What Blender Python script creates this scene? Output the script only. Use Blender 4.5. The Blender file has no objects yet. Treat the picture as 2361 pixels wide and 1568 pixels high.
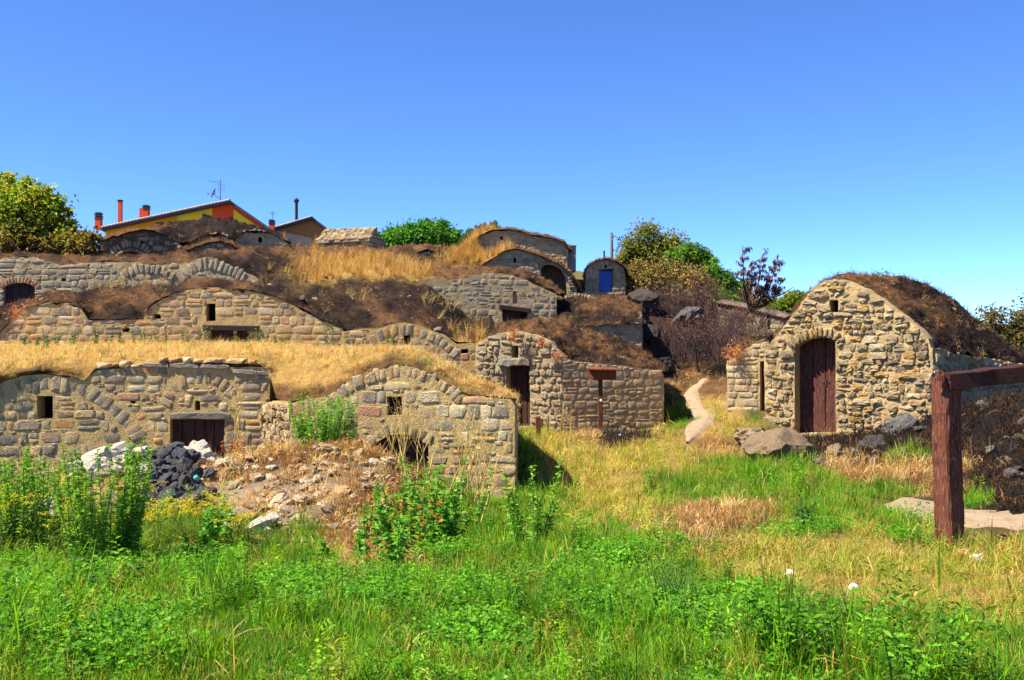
import bpy, bmesh, math, random
import numpy as np
from mathutils import Vector, Matrix, noise
from mathutils.geometry import delaunay_2d_cdt

# ------------------------------------------------------------------ scene, camera, light
scene = bpy.context.scene
rnd = random.Random(7)
nr = np.random.RandomState(11)
COL = scene.collection

F = 2268.0            # focal length in units of a 2361 x 1568 picture
CX, CY = 1180.5, 784.0
CZ = 2.0              # eye height of the camera in world units

cam_d = bpy.data.cameras.new('camera')
cam_d.sensor_width = 36.0
cam_d.lens = 36.0 * F / 2361.0
cam_d.clip_start = 0.05
cam_d.clip_end = 6000.0
cam = bpy.data.objects.new('camera', cam_d)
COL.objects.link(cam)
cam.location = (0, 0, CZ)
cam.rotation_euler = (math.radians(90), 0, 0)
scene.camera = cam

SUN_EL = math.radians(54)
SUN_AZ = math.radians(-110)          # from +Y, clockwise: the sun stands to the left and grazes the fronts
world = bpy.data.worlds.new('World')
scene.world = world
world.use_nodes = True
wn = world.node_tree
wn.nodes.clear()
wo = wn.nodes.new('ShaderNodeOutputWorld')
bg = wn.nodes.new('ShaderNodeBackground')
sky = wn.nodes.new('ShaderNodeTexSky')
sky.sky_type = 'NISHITA'
sky.sun_disc = False
sky.sun_elevation = SUN_EL
sky.sun_rotation = SUN_AZ
sky.altitude = 6000
sky.air_density = 1.0
sky.dust_density = 0.0
sky.ozone_density = 10.0
bg.inputs['Strength'].default_value = 0.125
hsv = wn.nodes.new('ShaderNodeHueSaturation')      # the photograph's colours are strongly saturated
hsv.inputs['Saturation'].default_value = 1.04
hsv.inputs['Hue'].default_value = 0.504
wn.links.new(sky.outputs['Color'], hsv.inputs['Color'])
wn.links.new(hsv.outputs['Color'], bg.inputs['Color'])
wn.links.new(bg.outputs[0], wo.inputs['Surface'])

sun_d = bpy.data.lights.new('sun', 'SUN')
sun_d.energy = 5.0
sun_d.angle = math.radians(0.55)
sun_d.color = (1.0, 0.92, 0.78)
sun = bpy.data.objects.new('sun', sun_d)
COL.objects.link(sun)
sv = Vector((math.sin(SUN_AZ) * math.cos(SUN_EL), math.cos(SUN_AZ) * math.cos(SUN_EL), math.sin(SUN_EL)))
sun.rotation_euler = sv.to_track_quat('Z', 'Y').to_euler()
sun.location = (-20, 10, 40)

scene.cycles.use_adaptive_sampling = True
scene.cycles.adaptive_threshold = 0.025
scene.cycles.max_bounces = 4
scene.cycles.diffuse_bounces = 2
scene.cycles.transmission_bounces = 3
vs = scene.view_settings
scene.display_settings.display_device = 'sRGB'
vs.view_transform = 'Standard'
vs.look = 'None'
vs.exposure = 1.38
vs.gamma = 1.0
vs.use_curve_mapping = False

# ------------------------------------------------------------------ helpers
def P(px, py, d):
    return Vector(((px - CX) / F * d, d, CZ + (CY - py) / F * d))

def tag(o, label=None, cat=None, group=None, kind=None):
    if label: o['label'] = label
    if cat: o['category'] = cat
    if group: o['group'] = group
    if kind: o['kind'] = kind
    return o

def empty(name, loc, label, cat, group=None):
    o = bpy.data.objects.new(name, None)
    o.empty_display_size = 0.2
    o.location = loc
    COL.objects.link(o)
    return tag(o, label, cat, group)

def link(name, me, mat=None, parent=None, loc=None):
    """a mesh in world coordinates becomes an object; under a parent it is kept in place"""
    if mat is not None and not me.materials:
        me.materials.append(mat)
    o = bpy.data.objects.new(name, me)
    COL.objects.link(o)
    if parent is not None:
        o.parent = parent
        off = Vector((0, 0, 0))
        p = parent
        while p is not None:
            off += p.location
            p = p.parent
        o.location = -off
    return o

def np_mesh(name, V, faces=None, quads=None, tris=None, col=None, smooth=True):
    me = bpy.data.meshes.new(name)
    V = np.asarray(V, dtype=np.float32)
    if faces is not None:
        me.from_pydata([tuple(v) for v in V.tolist()], [], faces)
    else:
        fl = []
        n = 0
        me.vertices.add(len(V))
        me.vertices.foreach_set('co', V.ravel())
        idx = []
        starts = []
        tot = []
        if quads is not None and len(quads):
            q = np.asarray(quads, dtype=np.int32)
            idx.append(q.ravel()); starts.append(np.arange(len(q)) * 4); tot.append(np.full(len(q), 4)); n = q.size
        if tris is not None and len(tris):
            t = np.asarray(tris, dtype=np.int32)
            idx.append(t.ravel()); starts.append(n + np.arange(len(t)) * 3); tot.append(np.full(len(t), 3))
        idx = np.concatenate(idx); starts = np.concatenate(starts)
        me.loops.add(len(idx))
        me.loops.foreach_set('vertex_index', idx.astype(np.int32))
        me.polygons.add(len(starts))
        me.polygons.foreach_set('loop_start', starts.astype(np.int32))
    me.update(calc_edges=True)
    if smooth:
        me.polygons.foreach_set('use_smooth', np.ones(len(me.polygons), dtype=bool))
    if col is not None:
        at = me.attributes.new('tint', 'FLOAT_COLOR', 'POINT')
        c = np.ones((len(V), 4), dtype=np.float32)
        c[:, :3] = col
        at.data.foreach_set('color', c.ravel())
    me.validate()
    return me

class MB:
    """collects boxes, tubes and faces in world coordinates"""
    def __init__(s): s.v = []; s.f = []
    def add(s, vs_, fs_):
        b = len(s.v)
        s.v.extend([tuple(v) for v in vs_]); s.f.extend([tuple(i + b for i in f) for f in fs_])
        return s
    def tube(s, pts, rad, n=6, cap=True):
        pts = [Vector(p) for p in pts]
        if not hasattr(rad, '__len__'): rad = [rad] * len(pts)
        V = []; fs = []
        for i, p in enumerate(pts):
            t = (pts[min(i + 1, len(pts) - 1)] - pts[max(i - 1, 0)])
            if t.length < 1e-6: t = Vector((0, 0, 1))
            t.normalize()
            a = t.cross(Vector((0, 0, 1)))
            if a.length < 1e-3: a = t.cross(Vector((1, 0, 0)))
            a.normalize(); b = t.cross(a)
            for k in range(n):
                an = 2 * math.pi * k / n
                V.append(p + (a * math.cos(an) + b * math.sin(an)) * rad[i])
        for i in range(len(pts) - 1):
            for k in range(n):
                fs.append((i * n + k, i * n + (k + 1) % n, (i + 1) * n + (k + 1) % n, (i + 1) * n + k))
        if cap:
            fs.append(tuple(range(n - 1, -1, -1))); fs.append(tuple((len(pts) - 1) * n + k for k in range(n)))
        return s.add(V, fs)
    def box(s, o, x, y, z):
        """o = corner, x, y, z = edge vectors"""
        o, x, y, z = Vector(o), Vector(x), Vector(y), Vector(z)
        V = [o, o + x, o + x + y, o + y, o + z, o + x + z, o + x + y + z, o + y + z]
        return s.add(V, [(0, 3, 2, 1), (4, 5, 6, 7), (0, 1, 5, 4), (1, 2, 6, 5), (2, 3, 7, 6), (3, 0, 4, 7)])
    def mesh(s, name, smooth=False, bevel=0):
        me = bpy.data.meshes.new(name)
        me.from_pydata([tuple(v) for v in s.v], [], s.f)
        bm = bmesh.new(); bm.from_mesh(me)
        bmesh.ops.recalc_face_normals(bm, faces=bm.faces)
        if bevel:
            bmesh.ops.bevel(bm, geom=list(bm.edges), offset=bevel, segments=1, affect='EDGES', profile=0.7)
        bm.to_mesh(me); bm.free()
        if smooth: me.polygons.foreach_set('use_smooth', np.ones(len(me.polygons), dtype=bool))
        me.update()
        return me
    def build(s, name, mat, parent=None, smooth=False, bevel=0):
        return link(name, s.mesh(name, smooth, bevel), mat, parent)

def fbm(x, y, z=0.0, s=1.0, o=3):
    return noise.fractal(Vector((x * s, y * s, z * s)), 1.0, 2.0, o)

# ------------------------------------------------------------------ materials
def mat_new(name):
    m = bpy.data.materials.new(name); m.use_nodes = True
    nt = m.node_tree; nt.nodes.clear()
    out = nt.nodes.new('ShaderNodeOutputMaterial')
    return m, nt, out
def N(nt, t, **kw):
    n = nt.nodes.new(t)
    for k, v in kw.items():
        if k.startswith('i_'): n.inputs[k[2:].replace('_', ' ')].default_value = v
        else: setattr(n, k, v)
    return n
def mixc(nt, fac, a, b, mode='MIX'):
    n = nt.nodes.new('ShaderNodeMix'); n.data_type = 'RGBA'; n.blend_type = mode
    for s_, v in ((n.inputs[0], fac), (n.inputs[6], a), (n.inputs[7], b)):
        if isinstance(v, bpy.types.NodeSocket): nt.links.new(v, s_)
        elif isinstance(v, (int, float)): s_.default_value = v
        else: s_.default_value = (v[0], v[1], v[2], 1)
    return n.outputs[2]
def ramp(nt, sock, pts):
    n = nt.nodes.new('ShaderNodeValToRGB')
    e = n.color_ramp.elements
    while len(e) < len(pts): e.new(0.5)
    for i, (p, c) in enumerate(pts):
        e[i].position = p
        e[i].color = (c, c, c, 1) if isinstance(c, (int, float)) else (c[0], c[1], c[2], 1)
    nt.links.new(sock, n.inputs[0])
    return n.outputs[0]
def noise_n(nt, scale, detail=5, rough=0.6, coord='Object', stretch=None, w=None):
    tc = nt.nodes.new('ShaderNodeTexCoord')
    src = tc.outputs[coord]
    if stretch:
        mp = nt.nodes.new('ShaderNodeMapping'); mp.inputs['Scale'].default_value = stretch
        nt.links.new(src, mp.inputs[0]); src = mp.outputs[0]
    n = nt.nodes.new('ShaderNodeTexNoise')
    n.inputs['Scale'].default_value = scale; n.inputs['Detail'].default_value = detail; n.inputs['Roughness'].default_value = rough
    nt.links.new(src, n.inputs['Vector'])
    return n.outputs['Fac']
def geo_noise(nt, scale, detail=5, rough=0.6, stretch=None):
    g = nt.nodes.new('ShaderNodeNewGeometry')
    src = g.outputs['Position']
    if stretch:
        mp = nt.nodes.new('ShaderNodeMapping'); mp.inputs['Scale'].default_value = stretch
        nt.links.new(src, mp.inputs[0]); src = mp.outputs[0]
    n = nt.nodes.new('ShaderNodeTexNoise')
    n.inputs['Scale'].default_value = scale; n.inputs['Detail'].default_value = detail; n.inputs['Roughness'].default_value = rough
    nt.links.new(src, n.inputs['Vector'])
    return n.outputs['Fac']
def bsdf(nt, out, color, rough=0.9, bump=None, bstr=0.4, bdist=0.02, spec=0.2):
    b = nt.nodes.new('ShaderNodeBsdfPrincipled')
    b.inputs['Roughness'].default_value = rough
    b.inputs['Specular IOR Level'].default_value = spec
    if isinstance(color, bpy.types.NodeSocket): nt.links.new(color, b.inputs['Base Color'])
    else: b.inputs['Base Color'].default_value = (color[0], color[1], color[2], 1)
    if bump is not None:
        bn = nt.nodes.new('ShaderNodeBump'); bn.inputs['Strength'].default_value = bstr; bn.inputs['Distance'].default_value = bdist
        nt.links.new(bump, bn.inputs['Height']); nt.links.new(bn.outputs[0], b.inputs['Normal'])
    nt.links.new(b.outputs[0], out.inputs['Surface'])
    return b

def m_stone(name='stone', bdist=0.03, smear=0.0, lichen=0.6):
    m, nt, out = mat_new(name)
    oi = nt.nodes.new('ShaderNodeObjectInfo')
    n1 = geo_noise(nt, 9, 6, 0.65); n2 = geo_noise(nt, 45, 4, 0.7); n3 = geo_noise(nt, 3.0, 3, 0.5)
    c = mixc(nt, ramp(nt, n1, [(0.3, 0.0), (0.75, 1.0)]), oi.outputs['Color'], mixc(nt, 1.0, oi.outputs['Color'], (1.45, 1.35, 1.12), 'MULTIPLY'))
    c = mixc(nt, ramp(nt, n2, [(0.35, 0.75), (0.6, 0.0)]), c, mixc(nt, 1.0, c, (0.38, 0.38, 0.42), 'MULTIPLY'))
    if lichen: c = mixc(nt, ramp(nt, n3, [(0.56, 0.0), (0.72, lichen)]), c, (0.42, 0.37, 0.27))
    if smear:       # mortar wiped over the rims of the stones
        tc = nt.nodes.new('ShaderNodeTexCoord'); ab = nt.nodes.new('ShaderNodeVectorMath'); ab.operation = 'ABSOLUTE'
        nt.links.new(tc.outputs['Object'], ab.inputs[0]); sx = nt.nodes.new('ShaderNodeSeparateXYZ'); nt.links.new(ab.outputs[0], sx.inputs[0])
        mx = nt.nodes.new('ShaderNodeMath'); mx.operation = 'MAXIMUM'; nt.links.new(sx.outputs[0], mx.inputs[0]); nt.links.new(sx.outputs[1], mx.inputs[1])
        n5 = geo_noise(nt, 13, 4, 0.6); ml = nt.nodes.new('ShaderNodeMath'); ml.operation = 'MULTIPLY_ADD'; ml.inputs[1].default_value = 0.55
        nt.links.new(n5, ml.inputs[0]); nt.links.new(mx.outputs[0], ml.inputs[2])
        mc = mixc(nt, ramp(nt, geo_noise(nt, 1.7, 5, 0.6), [(0.35, 0.0), (0.65, 1.0)]), (0.530, 0.370, 0.148), (0.435, 0.310, 0.148))
        c = mixc(nt, ramp(nt, ml.outputs[0], [(0.60, 0.0), (0.78, smear)]), c, mc)
    ad = nt.nodes.new('ShaderNodeMath'); ad.operation = 'ADD'
    nt.links.new(n1, ad.inputs[0]); nt.links.new(n2, ad.inputs[1])
    bsdf(nt, out, c, 0.93, ad.outputs[0], 0.8, bdist)
    return m
def m_mortar(name, c1, c2, c3):
    m, nt, out = mat_new(name)
    n1 = geo_noise(nt, 1.7, 5, 0.6); n2 = geo_noise(nt, 30, 5, 0.7); n3 = geo_noise(nt, 7, 5, 0.6)
    c = mixc(nt, ramp(nt, n1, [(0.35, 0.0), (0.65, 1.0)]), c1, c2)
    c = mixc(nt, ramp(nt, n3, [(0.5, 0.0), (0.68, 0.8)]), c, c3)
    c = mixc(nt, ramp(nt, n2, [(0.3, 0.6), (0.55, 0.0)]), c, mixc(nt, 1.0, c, (0.5, 0.47, 0.45), 'MULTIPLY'))
    ad = nt.nodes.new('ShaderNodeMath'); ad.operation = 'ADD'
    nt.links.new(n3, ad.inputs[0]); nt.links.new(n2, ad.inputs[1])
    bsdf(nt, out, c, 0.95, ad.outputs[0], 0.9, 0.03)
    return m
def m_wood(name, c1, c2, worn=(0.35, 0.25, 0.18), wornamt=0.0, stretch=(9, 9, 0.6)):
    m, nt, out = mat_new(name)
    oi = nt.nodes.new('ShaderNodeObjectInfo')
    n1 = geo_noise(nt, 3.0, 6, 0.65, stretch); n2 = geo_noise(nt, 14, 4, 0.6, stretch)
    c = mixc(nt, ramp(nt, n1, [(0.3, 0.0), (0.7, 1.0)]), c1, c2)
    c = mixc(nt, ramp(nt, oi.outputs['Random'], [(0.0, 0.0), (1.0, 0.45)]), c, mixc(nt, 1.0, c, (0.5, 0.5, 0.5), 'MULTIPLY'))
    c = mixc(nt, ramp(nt, geo_noise(nt, 7, 3, 0.5, stretch), [(0.36, 0.85), (0.43, 0.0)]), c, mixc(nt, 1.0, c, (0.22, 0.2, 0.2), 'MULTIPLY'))
    if wornamt: c = mixc(nt, ramp(nt, n2, [(0.58, 0.0), (0.7, wornamt)]), c, worn)
    bsdf(nt, out, c, 0.8, n2, 0.6, 0.01)
    return m
def m_plain(name, c, rough=0.8, var=0.25, scale=6, metal=0.0, bstr=0.2):
    m, nt, out = mat_new(name)
    n1 = geo_noise(nt, scale, 5, 0.6)
    cc = mixc(nt, ramp(nt, n1, [(0.3, 0.0), (0.7, 1.0)]), c, tuple(x * (1 - var) for x in c))
    b = bsdf(nt, out, cc, rough, n1, bstr, 0.01)
    b.inputs['Metallic'].default_value = metal
    return m
def m_leaf(name, kind='GEOMETRY', trans=0.45, rough=0.6, gain=(1, 1, 1)):
    m, nt, out = mat_new(name)
    at = nt.nodes.new('ShaderNodeAttribute'); at.attribute_type = kind; at.attribute_name = 'tint'
    c = at.outputs['Color']
    if kind == 'INSTANCER':
        a2 = nt.nodes.new('ShaderNodeAttribute'); a2.attribute_type = 'GEOMETRY'; a2.attribute_name = 'tint'
        c = mixc(nt, 1.0, c, a2.outputs['Color'], 'MULTIPLY')
    d = nt.nodes.new('ShaderNodeBsdfPrincipled'); d.inputs['Roughness'].default_value = rough; d.inputs['Specular IOR Level'].default_value = 0.25
    t = nt.nodes.new('ShaderNodeBsdfTranslucent')
    nt.links.new(c, d.inputs['Base Color'])
    nt.links.new(mixc(nt, 1.0, c, (1.25, 1.15, 0.6), 'MULTIPLY'), t.inputs['Color'])
    mx = nt.nodes.new('ShaderNodeMixShader'); mx.inputs[0].default_value = trans
    nt.links.new(d.outputs[0], mx.inputs[1]); nt.links.new(t.outputs[0], mx.inputs[2])
    nt.links.new(mx.outputs[0], out.inputs['Surface'])
    return m
def m_earth(name):
    m, nt, out = mat_new(name)
    at = nt.nodes.new('ShaderNodeAttribute'); at.attribute_type = 'GEOMETRY'; at.attribute_name = 'tint'
    n1 = geo_noise(nt, 2.5, 6, 0.65); n2 = geo_noise(nt, 22, 6, 0.75)
    c = mixc(nt, ramp(nt, n2, [(0.32, 0.85), (0.62, 0.0)]), at.outputs['Color'], mixc(nt, 1.0, at.outputs['Color'], (0.35, 0.33, 0.32), 'MULTIPLY'))
    c = mixc(nt, ramp(nt, n1, [(0.4, 0.0), (0.7, 0.6)]), c, mixc(nt, 1.0, at.outputs['Color'], (1.5, 1.35, 1.2), 'MULTIPLY'))
    bsdf(nt, out, c, 0.97, n2, 1.0, 0.06, 0.05)
    return m

M = {}
M['stone'] = m_stone('stone', 0.03, 0.75)
M['stone_rough'] = m_stone('stone_rough', 0.10, 0.8)
M['rock'] = m_stone('rock', 0.06, 0.0, 0.0)
M['mortar'] = m_mortar('mortar', (0.551, 0.380, 0.139), (0.466, 0.320, 0.131), (0.339, 0.260, 0.139))
M['mortar_grey'] = m_mortar('mortar_grey', (0.456, 0.330, 0.156), (0.360, 0.280, 0.160), (0.244, 0.200, 0.127))
M['mortar_lit'] = m_mortar('mortar_lit', (0.488, 0.350, 0.156), (0.413, 0.290, 0.135), (0.297, 0.210, 0.107))  # light tan mortar of the rough rubble walls
M['mortar_dark'] = m_mortar('mortar_dark', (0.159, 0.120, 0.070), (0.095, 0.078, 0.056), (0.042, 0.034, 0.026))
M['wood'] = m_wood('door_wood', (0.085, 0.036, 0.026), (0.045, 0.020, 0.016), (0.25, 0.15, 0.09), 0.3)
M['wood_worn'] = m_wood('door_wood_worn', (0.11, 0.034, 0.024), (0.055, 0.018, 0.014), (0.34, 0.21, 0.13), 0.75)
M['lintel_wood'] = m_wood('lintel_wood', (0.06, 0.03, 0.022), (0.025, 0.015, 0.012), stretch=(0.6, 9, 9))
M['fence_wood'] = m_wood('fence_wood', (0.17, 0.048, 0.022), (0.085, 0.026, 0.015), (0.42, 0.32, 0.28), 0.55, (12, 12, 0.7))
M['beam_wood'] = m_wood('beam_wood', (0.075, 0.020, 0.012), (0.035, 0.012, 0.009), (0.3, 0.2, 0.16), 0.2, (0.7, 12, 12))
M['sign_wood'] = m_wood('sign_wood', (0.26, 0.075, 0.022), (0.13, 0.040, 0.014), stretch=(0.8, 10, 10))
M['post_wood'] = m_wood('post_wood', (0.15, 0.05, 0.02), (0.07, 0.026, 0.014))
M['red_door'] = m_plain('red_door_paint', (0.16, 0.012, 0.02), 0.6, 0.4)
M['blue_metal'] = m_plain('blue_metal_paint', (0.05, 0.17, 0.52), 0.5, 0.3, 5)
M['dark'] = m_plain('dark_interior', (0.012, 0.010, 0.010), 1.0)  # near-black colour stands in for the unlit space behind openings
M['earth'] = m_earth('earth')
M['leaf'] = m_leaf('leaf')
M['leaf_dry'] = m_leaf('leaf_dry', trans=0.2, rough=0.8)
M['grass'] = m_leaf('grass_blade', 'INSTANCER', 0.5)
M['bark'] = m_wood('bark', (0.10, 0.075, 0.055), (0.05, 0.04, 0.032))
M['bark_burnt'] = m_wood('bark_burnt', (0.045, 0.028, 0.022), (0.018, 0.013, 0.012))
M['stem'] = m_plain('green_stem', (0.10, 0.20, 0.03), 0.7)
M['stem_dry'] = m_plain('dry_stem', (0.60, 0.42, 0.13), 0.85)
M['iron'] = m_plain('rusty_iron', (0.035, 0.03, 0.03), 0.6, 0.4, 20)
# ------------------------------------------------------------------ what grows where (anchors in the valley, turned into world places)
ANCH = []
def anc(t, *pts):
    for p in pts: ANCH.append((p[0], p[1], 'gsrbd'.index(t)))
for x in range(-300, 2700, 150):
    anc('g', (x, 1600), (x + 60, 1520))
    if x < 1650: anc('g', (x, 1440), (x + 70, 1390))
anc('g', (0, 1320), (150, 1330), (300, 1330), (450, 1320), (600, 1340), (720, 1340), (1000, 1330), (1150, 1320), (1300, 1290), (1450, 1320), (1580, 1360), (1200, 1260), (1400, 1250), (1050, 1250),
    (-200, 1200), (0, 1220), (200, 1230), (400, 1230), (-200, 1100), (100, 1160), (500, 1260), (620, 1290), (350, 1270),
    (1750, 1460), (1950, 1470), (2200, 1500), (2400, 1520), (1700, 1420), (1210, 1120), (1220, 1180), (1250, 1220), (1200, 1050))
anc('s', (1720, 1310), (1850, 1320), (2000, 1310), (2120, 1340), (2280, 1290), (2420, 1290), (2250, 1400), (2050, 1400), (2400, 1430), (1880, 1390), (1800, 1260), (1980, 1265), (2110, 1260),
    (1300, 1090), (1400, 1060), (1360, 1140), (1460, 1130), (1520, 1060), (1290, 1040), (1480, 1030), (1420, 1180), (1560, 1040), (1640, 1010), (1340, 1040), (1700, 960), (1650, 930))
anc('r', (1620, 1198), (1700, 1195), (850, 1290), (800, 1320), (900, 1270), (2080, 1075), (1980, 1090), (2150, 1095), (2230, 1075), (1700, 1040), (1640, 1030), (1560, 900), (1640, 900), (1600, 850), (1350, 1010), (1930, 1070))
anc('g', (1620, 1110), (1760, 1110), (1900, 1120), (2010, 1130), (2070, 1190), (1930, 1200), (1800, 1150), (1680, 1130), (1580, 960), (1560, 945), (2110, 1050), (2240, 1170), (1700, 1090), (1850, 1100), (1540, 1120), (1730, 945), (2100, 1225))
anc('b', (2000, 1030), (1950, 1020), (1900, 1040), (2300, 950), (2320, 1060), (2361, 1150), (2260, 1000), (2400, 1000), (2120, 1010), (2300, 900), (2420, 1120), (2300, 1130), (2270, 1090), (2350, 1080), (2250, 1040), (2150, 1040), (2190, 1020), (2400, 1060), (2060, 1030), (1420, 1015), (1460, 1010),
    (1560, 860), (1500, 850), (1580, 780), (1650, 850), (1550, 720), (1640, 740), (1750, 760), (1500, 700), (1620, 800), (1700, 820))
# rubble bank
anc('d', (520, 1120), (600, 1150), (560, 1060), (680, 1120), (760, 1090), (650, 1190), (740, 1150), (820, 1080), (400, 1120), (330, 1080), (240, 1090))
anc('r', (600, 1070), (700, 1050), (800, 1040), (860, 1060), (620, 1030), (560, 1100), (840, 1150), (760, 1220), (880, 1120), (680, 1060))
anc('g', (560, 1230), (900, 1190), (980, 1160), (1060, 1160), (680, 1240), (1000, 1220))
# straw terrace above the front cellars
for x in range(-300, 1180, 90):
    anc('s', (x, 800), (x, 830), (x, 870))
anc('s', (1000, 850), (1100, 885), (700, 880), (660, 870), (1160, 915))
anc('r', (690, 912), (740, 905), (790, 888), (830, 868), (870, 843), (1010, 868), (1060, 893), (1120, 905), (150, 860), (60, 862), (-20, 875), (640, 905), (250, 846), (960, 838))
anc('b', (710, 905), (850, 858), (900, 838), (100, 856), (1030, 880), (970, 845))
# burnt slope
for x in range(-300, 1180, 110):
    anc('b', (x, 760), (x + 40, 730), (x, 700), (x + 50, 670))
anc('r', (250, 690), (300, 685), (360, 690), (220, 705), (150, 690), (440, 655), (560, 660), (880, 730), (960, 735), (640, 690), (700, 720), (840, 690), (930, 760), (320, 670), (80, 705))
anc('b', (700, 640), (650, 660), (800, 650), (900, 660), (980, 680), (1040, 720), (560, 620), (620, 600), (660, 610), (600, 585), (520, 595))
anc('s', (700, 632), (760, 622), (820, 615), (880, 620), (940, 622), (970, 632), (730, 640), (860, 605), (720, 600), (800, 635))
anc('r', (1000, 630), (1060, 630), (980, 610), (1040, 615), (1120, 620), (700, 585), (760, 585), (560, 575), (850, 580), (520, 580), (920, 590), (640, 575))
for x in range(-300, 450, 80): anc('r', (x, 595)), anc('b', (x + 30, 580))
anc('b', (420, 520), (480, 510), (540, 520), (600, 530), (380, 540), (430, 550), (500, 545), (560, 545))
anc('r', (340, 527), (300, 532), (500, 555), (460, 565), (250, 545))
anc('b', (930, 580), (1000, 585), (960, 600)); anc('r', (970, 570), (900, 575), (1030, 600))
anc('s', (1040, 600), (1070, 575), (1100, 545), (1120, 590), (1140, 585)); anc('r', (1180, 530), (1240, 545), (1200, 572), (1260, 595), (1290, 612), (1290, 560))
anc('r', (1100, 626), (1200, 632), (1250, 650), (1150, 622), (1270, 668)); anc('b', (1160, 628), (1230, 645))
anc('b', (1320, 700), (1400, 720), (1450, 735), (1340, 735), (1300, 720)); anc('r', (1360, 705), (1420, 705), (1460, 715), (1300, 745))
anc('r', (1200, 750), (1280, 770), (1340, 790), (1400, 800), (1460, 825), (1500, 840), (1250, 752), (1160, 755), (1360, 775)); anc('b', (1300, 790), (1350, 810), (1430, 825), (1420, 790), (1500, 850), (1320, 770))
anc('r', (1980, 642), (2060, 680), (2100, 700), (2010, 640), (2150, 700), (2050, 645), (2180, 740), (1880, 670), (1700, 800)); anc('b', (2080, 650), (2150, 665), (2200, 710), (2250, 750), (2120, 740), (2300, 790), (2180, 770), (2340, 815), (2110, 690))
AN = np.array([(a[0], a[1]) for a in ANCH], dtype=float); AT = np.array([a[2] for a in ANCH])
SOIL = np.array([(0.075, 0.085, 0.025), (0.36, 0.235, 0.075), (0.13, 0.07, 0.036), (0.022, 0.017, 0.017), (0.34, 0.26, 0.185)])

def proj(V):
    V = np.asarray(V, dtype=float)
    y = np.maximum(V[:, 1], 0.5)
    return CX + V[:, 0] / y * F, CY - (V[:, 2] - CZ) / y * F
def vnoise(V, s, seed=0.0, o=3):
    return np.array([noise.fractal(Vector((v[0] * s + seed, v[1] * s, v[2] * s)), 1.0, 2.0, o) for v in V])
def zone(V, soft=14.0, jit=26.0):
    V = np.asarray(V, dtype=float)
    px, py = proj(V)
    sc = np.clip(9.0 / np.maximum(V[:, 1], 3.0), 0.4, 1.6)
    px = px + vnoise(V, 1.1, 3.0) * jit * 1.6 * sc; py = py + vnoise(V, 1.3, 9.0) * jit * 0.8 * sc
    W = np.zeros((len(V), 5))
    for s in range(0, len(V), 4000):
        dx = px[s:s + 4000, None] - AN[None, :, 0]; dy = (py[s:s + 4000, None] - AN[None, :, 1]) * 1.8
        w = 1.0 / (dx * dx + dy * dy + soft * soft) ** 2
        for t in range(5): W[s:s + 4000, t] = w[:, AT == t].sum(1)
    return W / W.sum(1, keepdims=True)

# ------------------------------------------------------------------ the ground sheet
GC = []
def gp(px, py, d): p = P(px, py, d); GC.append((p.x, p.y, p.z))
for x in (-500, 0, 500, 1000, 1500, 2000, 2500, 2900): gp(x, 1568, 4.6)
for x in (-600, 0, 600, 1200, 1700, 2200, 2800): gp(x, 1400, 6.1)
for a in [(2190, 1255, 7.7), (2361, 1215, 8.4), (2600, 1215, 8.4), (2090, 1165, 9.6), (2361, 1165, 9.5), (2361, 1080, 11), (2361, 955, 14), (2250, 930, 16), (2600, 960, 13), (1880, 1068, 14), (2000, 1060, 14), (1960, 1018, 17),
          (1890, 1010, 18), (2110, 985, 17), (1780, 1018, 18.2), (1850, 1008, 18.9), (1700, 1200, 9.5), (1500, 1210, 9.5), (1300, 1215, 10.5), (1200, 1190, 12), (1700, 1100, 13.5), (1500, 1035, 17.5), (1400, 1022, 20.5), (1240, 1022, 19.5), (1190, 1150, 14),
          (1090, 1160, 13.7), (1200, 1030, 18), (1215, 985, 22.5), (1290, 1012, 23), (1420, 1003, 23.7), (1530, 992, 24.1), (1600, 1003, 22), (1625, 930, 26), (1600, 885, 30), (1560, 850, 33), (1600, 800, 36), (1650, 770, 37), (1700, 860, 28),
          (1680, 948, 20), (1760, 946, 19.6), (1720, 770, 39), (600, 1350, 7.3), (100, 1350, 7.3), (-400, 1350, 7.3), (300, 1250, 9), (0, 1250, 9), (-400, 1250, 9), (850, 1330, 7.8), (1100, 1290, 8.6), (500, 1215, 10), (300, 1150, 14.6), (-100, 1150, 14.6),
          (-500, 1150, 14.6), (640, 1130, 14.6), (900, 1165, 13.4), (1500, 760, 38), (1440, 690, 42), (1390, 690, 44),
          (120, 1135, 11.6), (230, 1105, 12), (350, 1090, 12), (480, 1066, 12.2), (600, 1050, 12.4), (720, 1034, 12.5), (830, 1036, 12.4), (920, 1068, 12.2), (1000, 1112, 12.2), (400, 1170, 11), (560, 1150, 11), (700, 1140, 11), (820, 1185, 10.4), (650, 1235, 9.7), (850, 1265, 9.2), (960, 1230, 10.2), (1080, 1205, 11)]: gp(*a)
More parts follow.
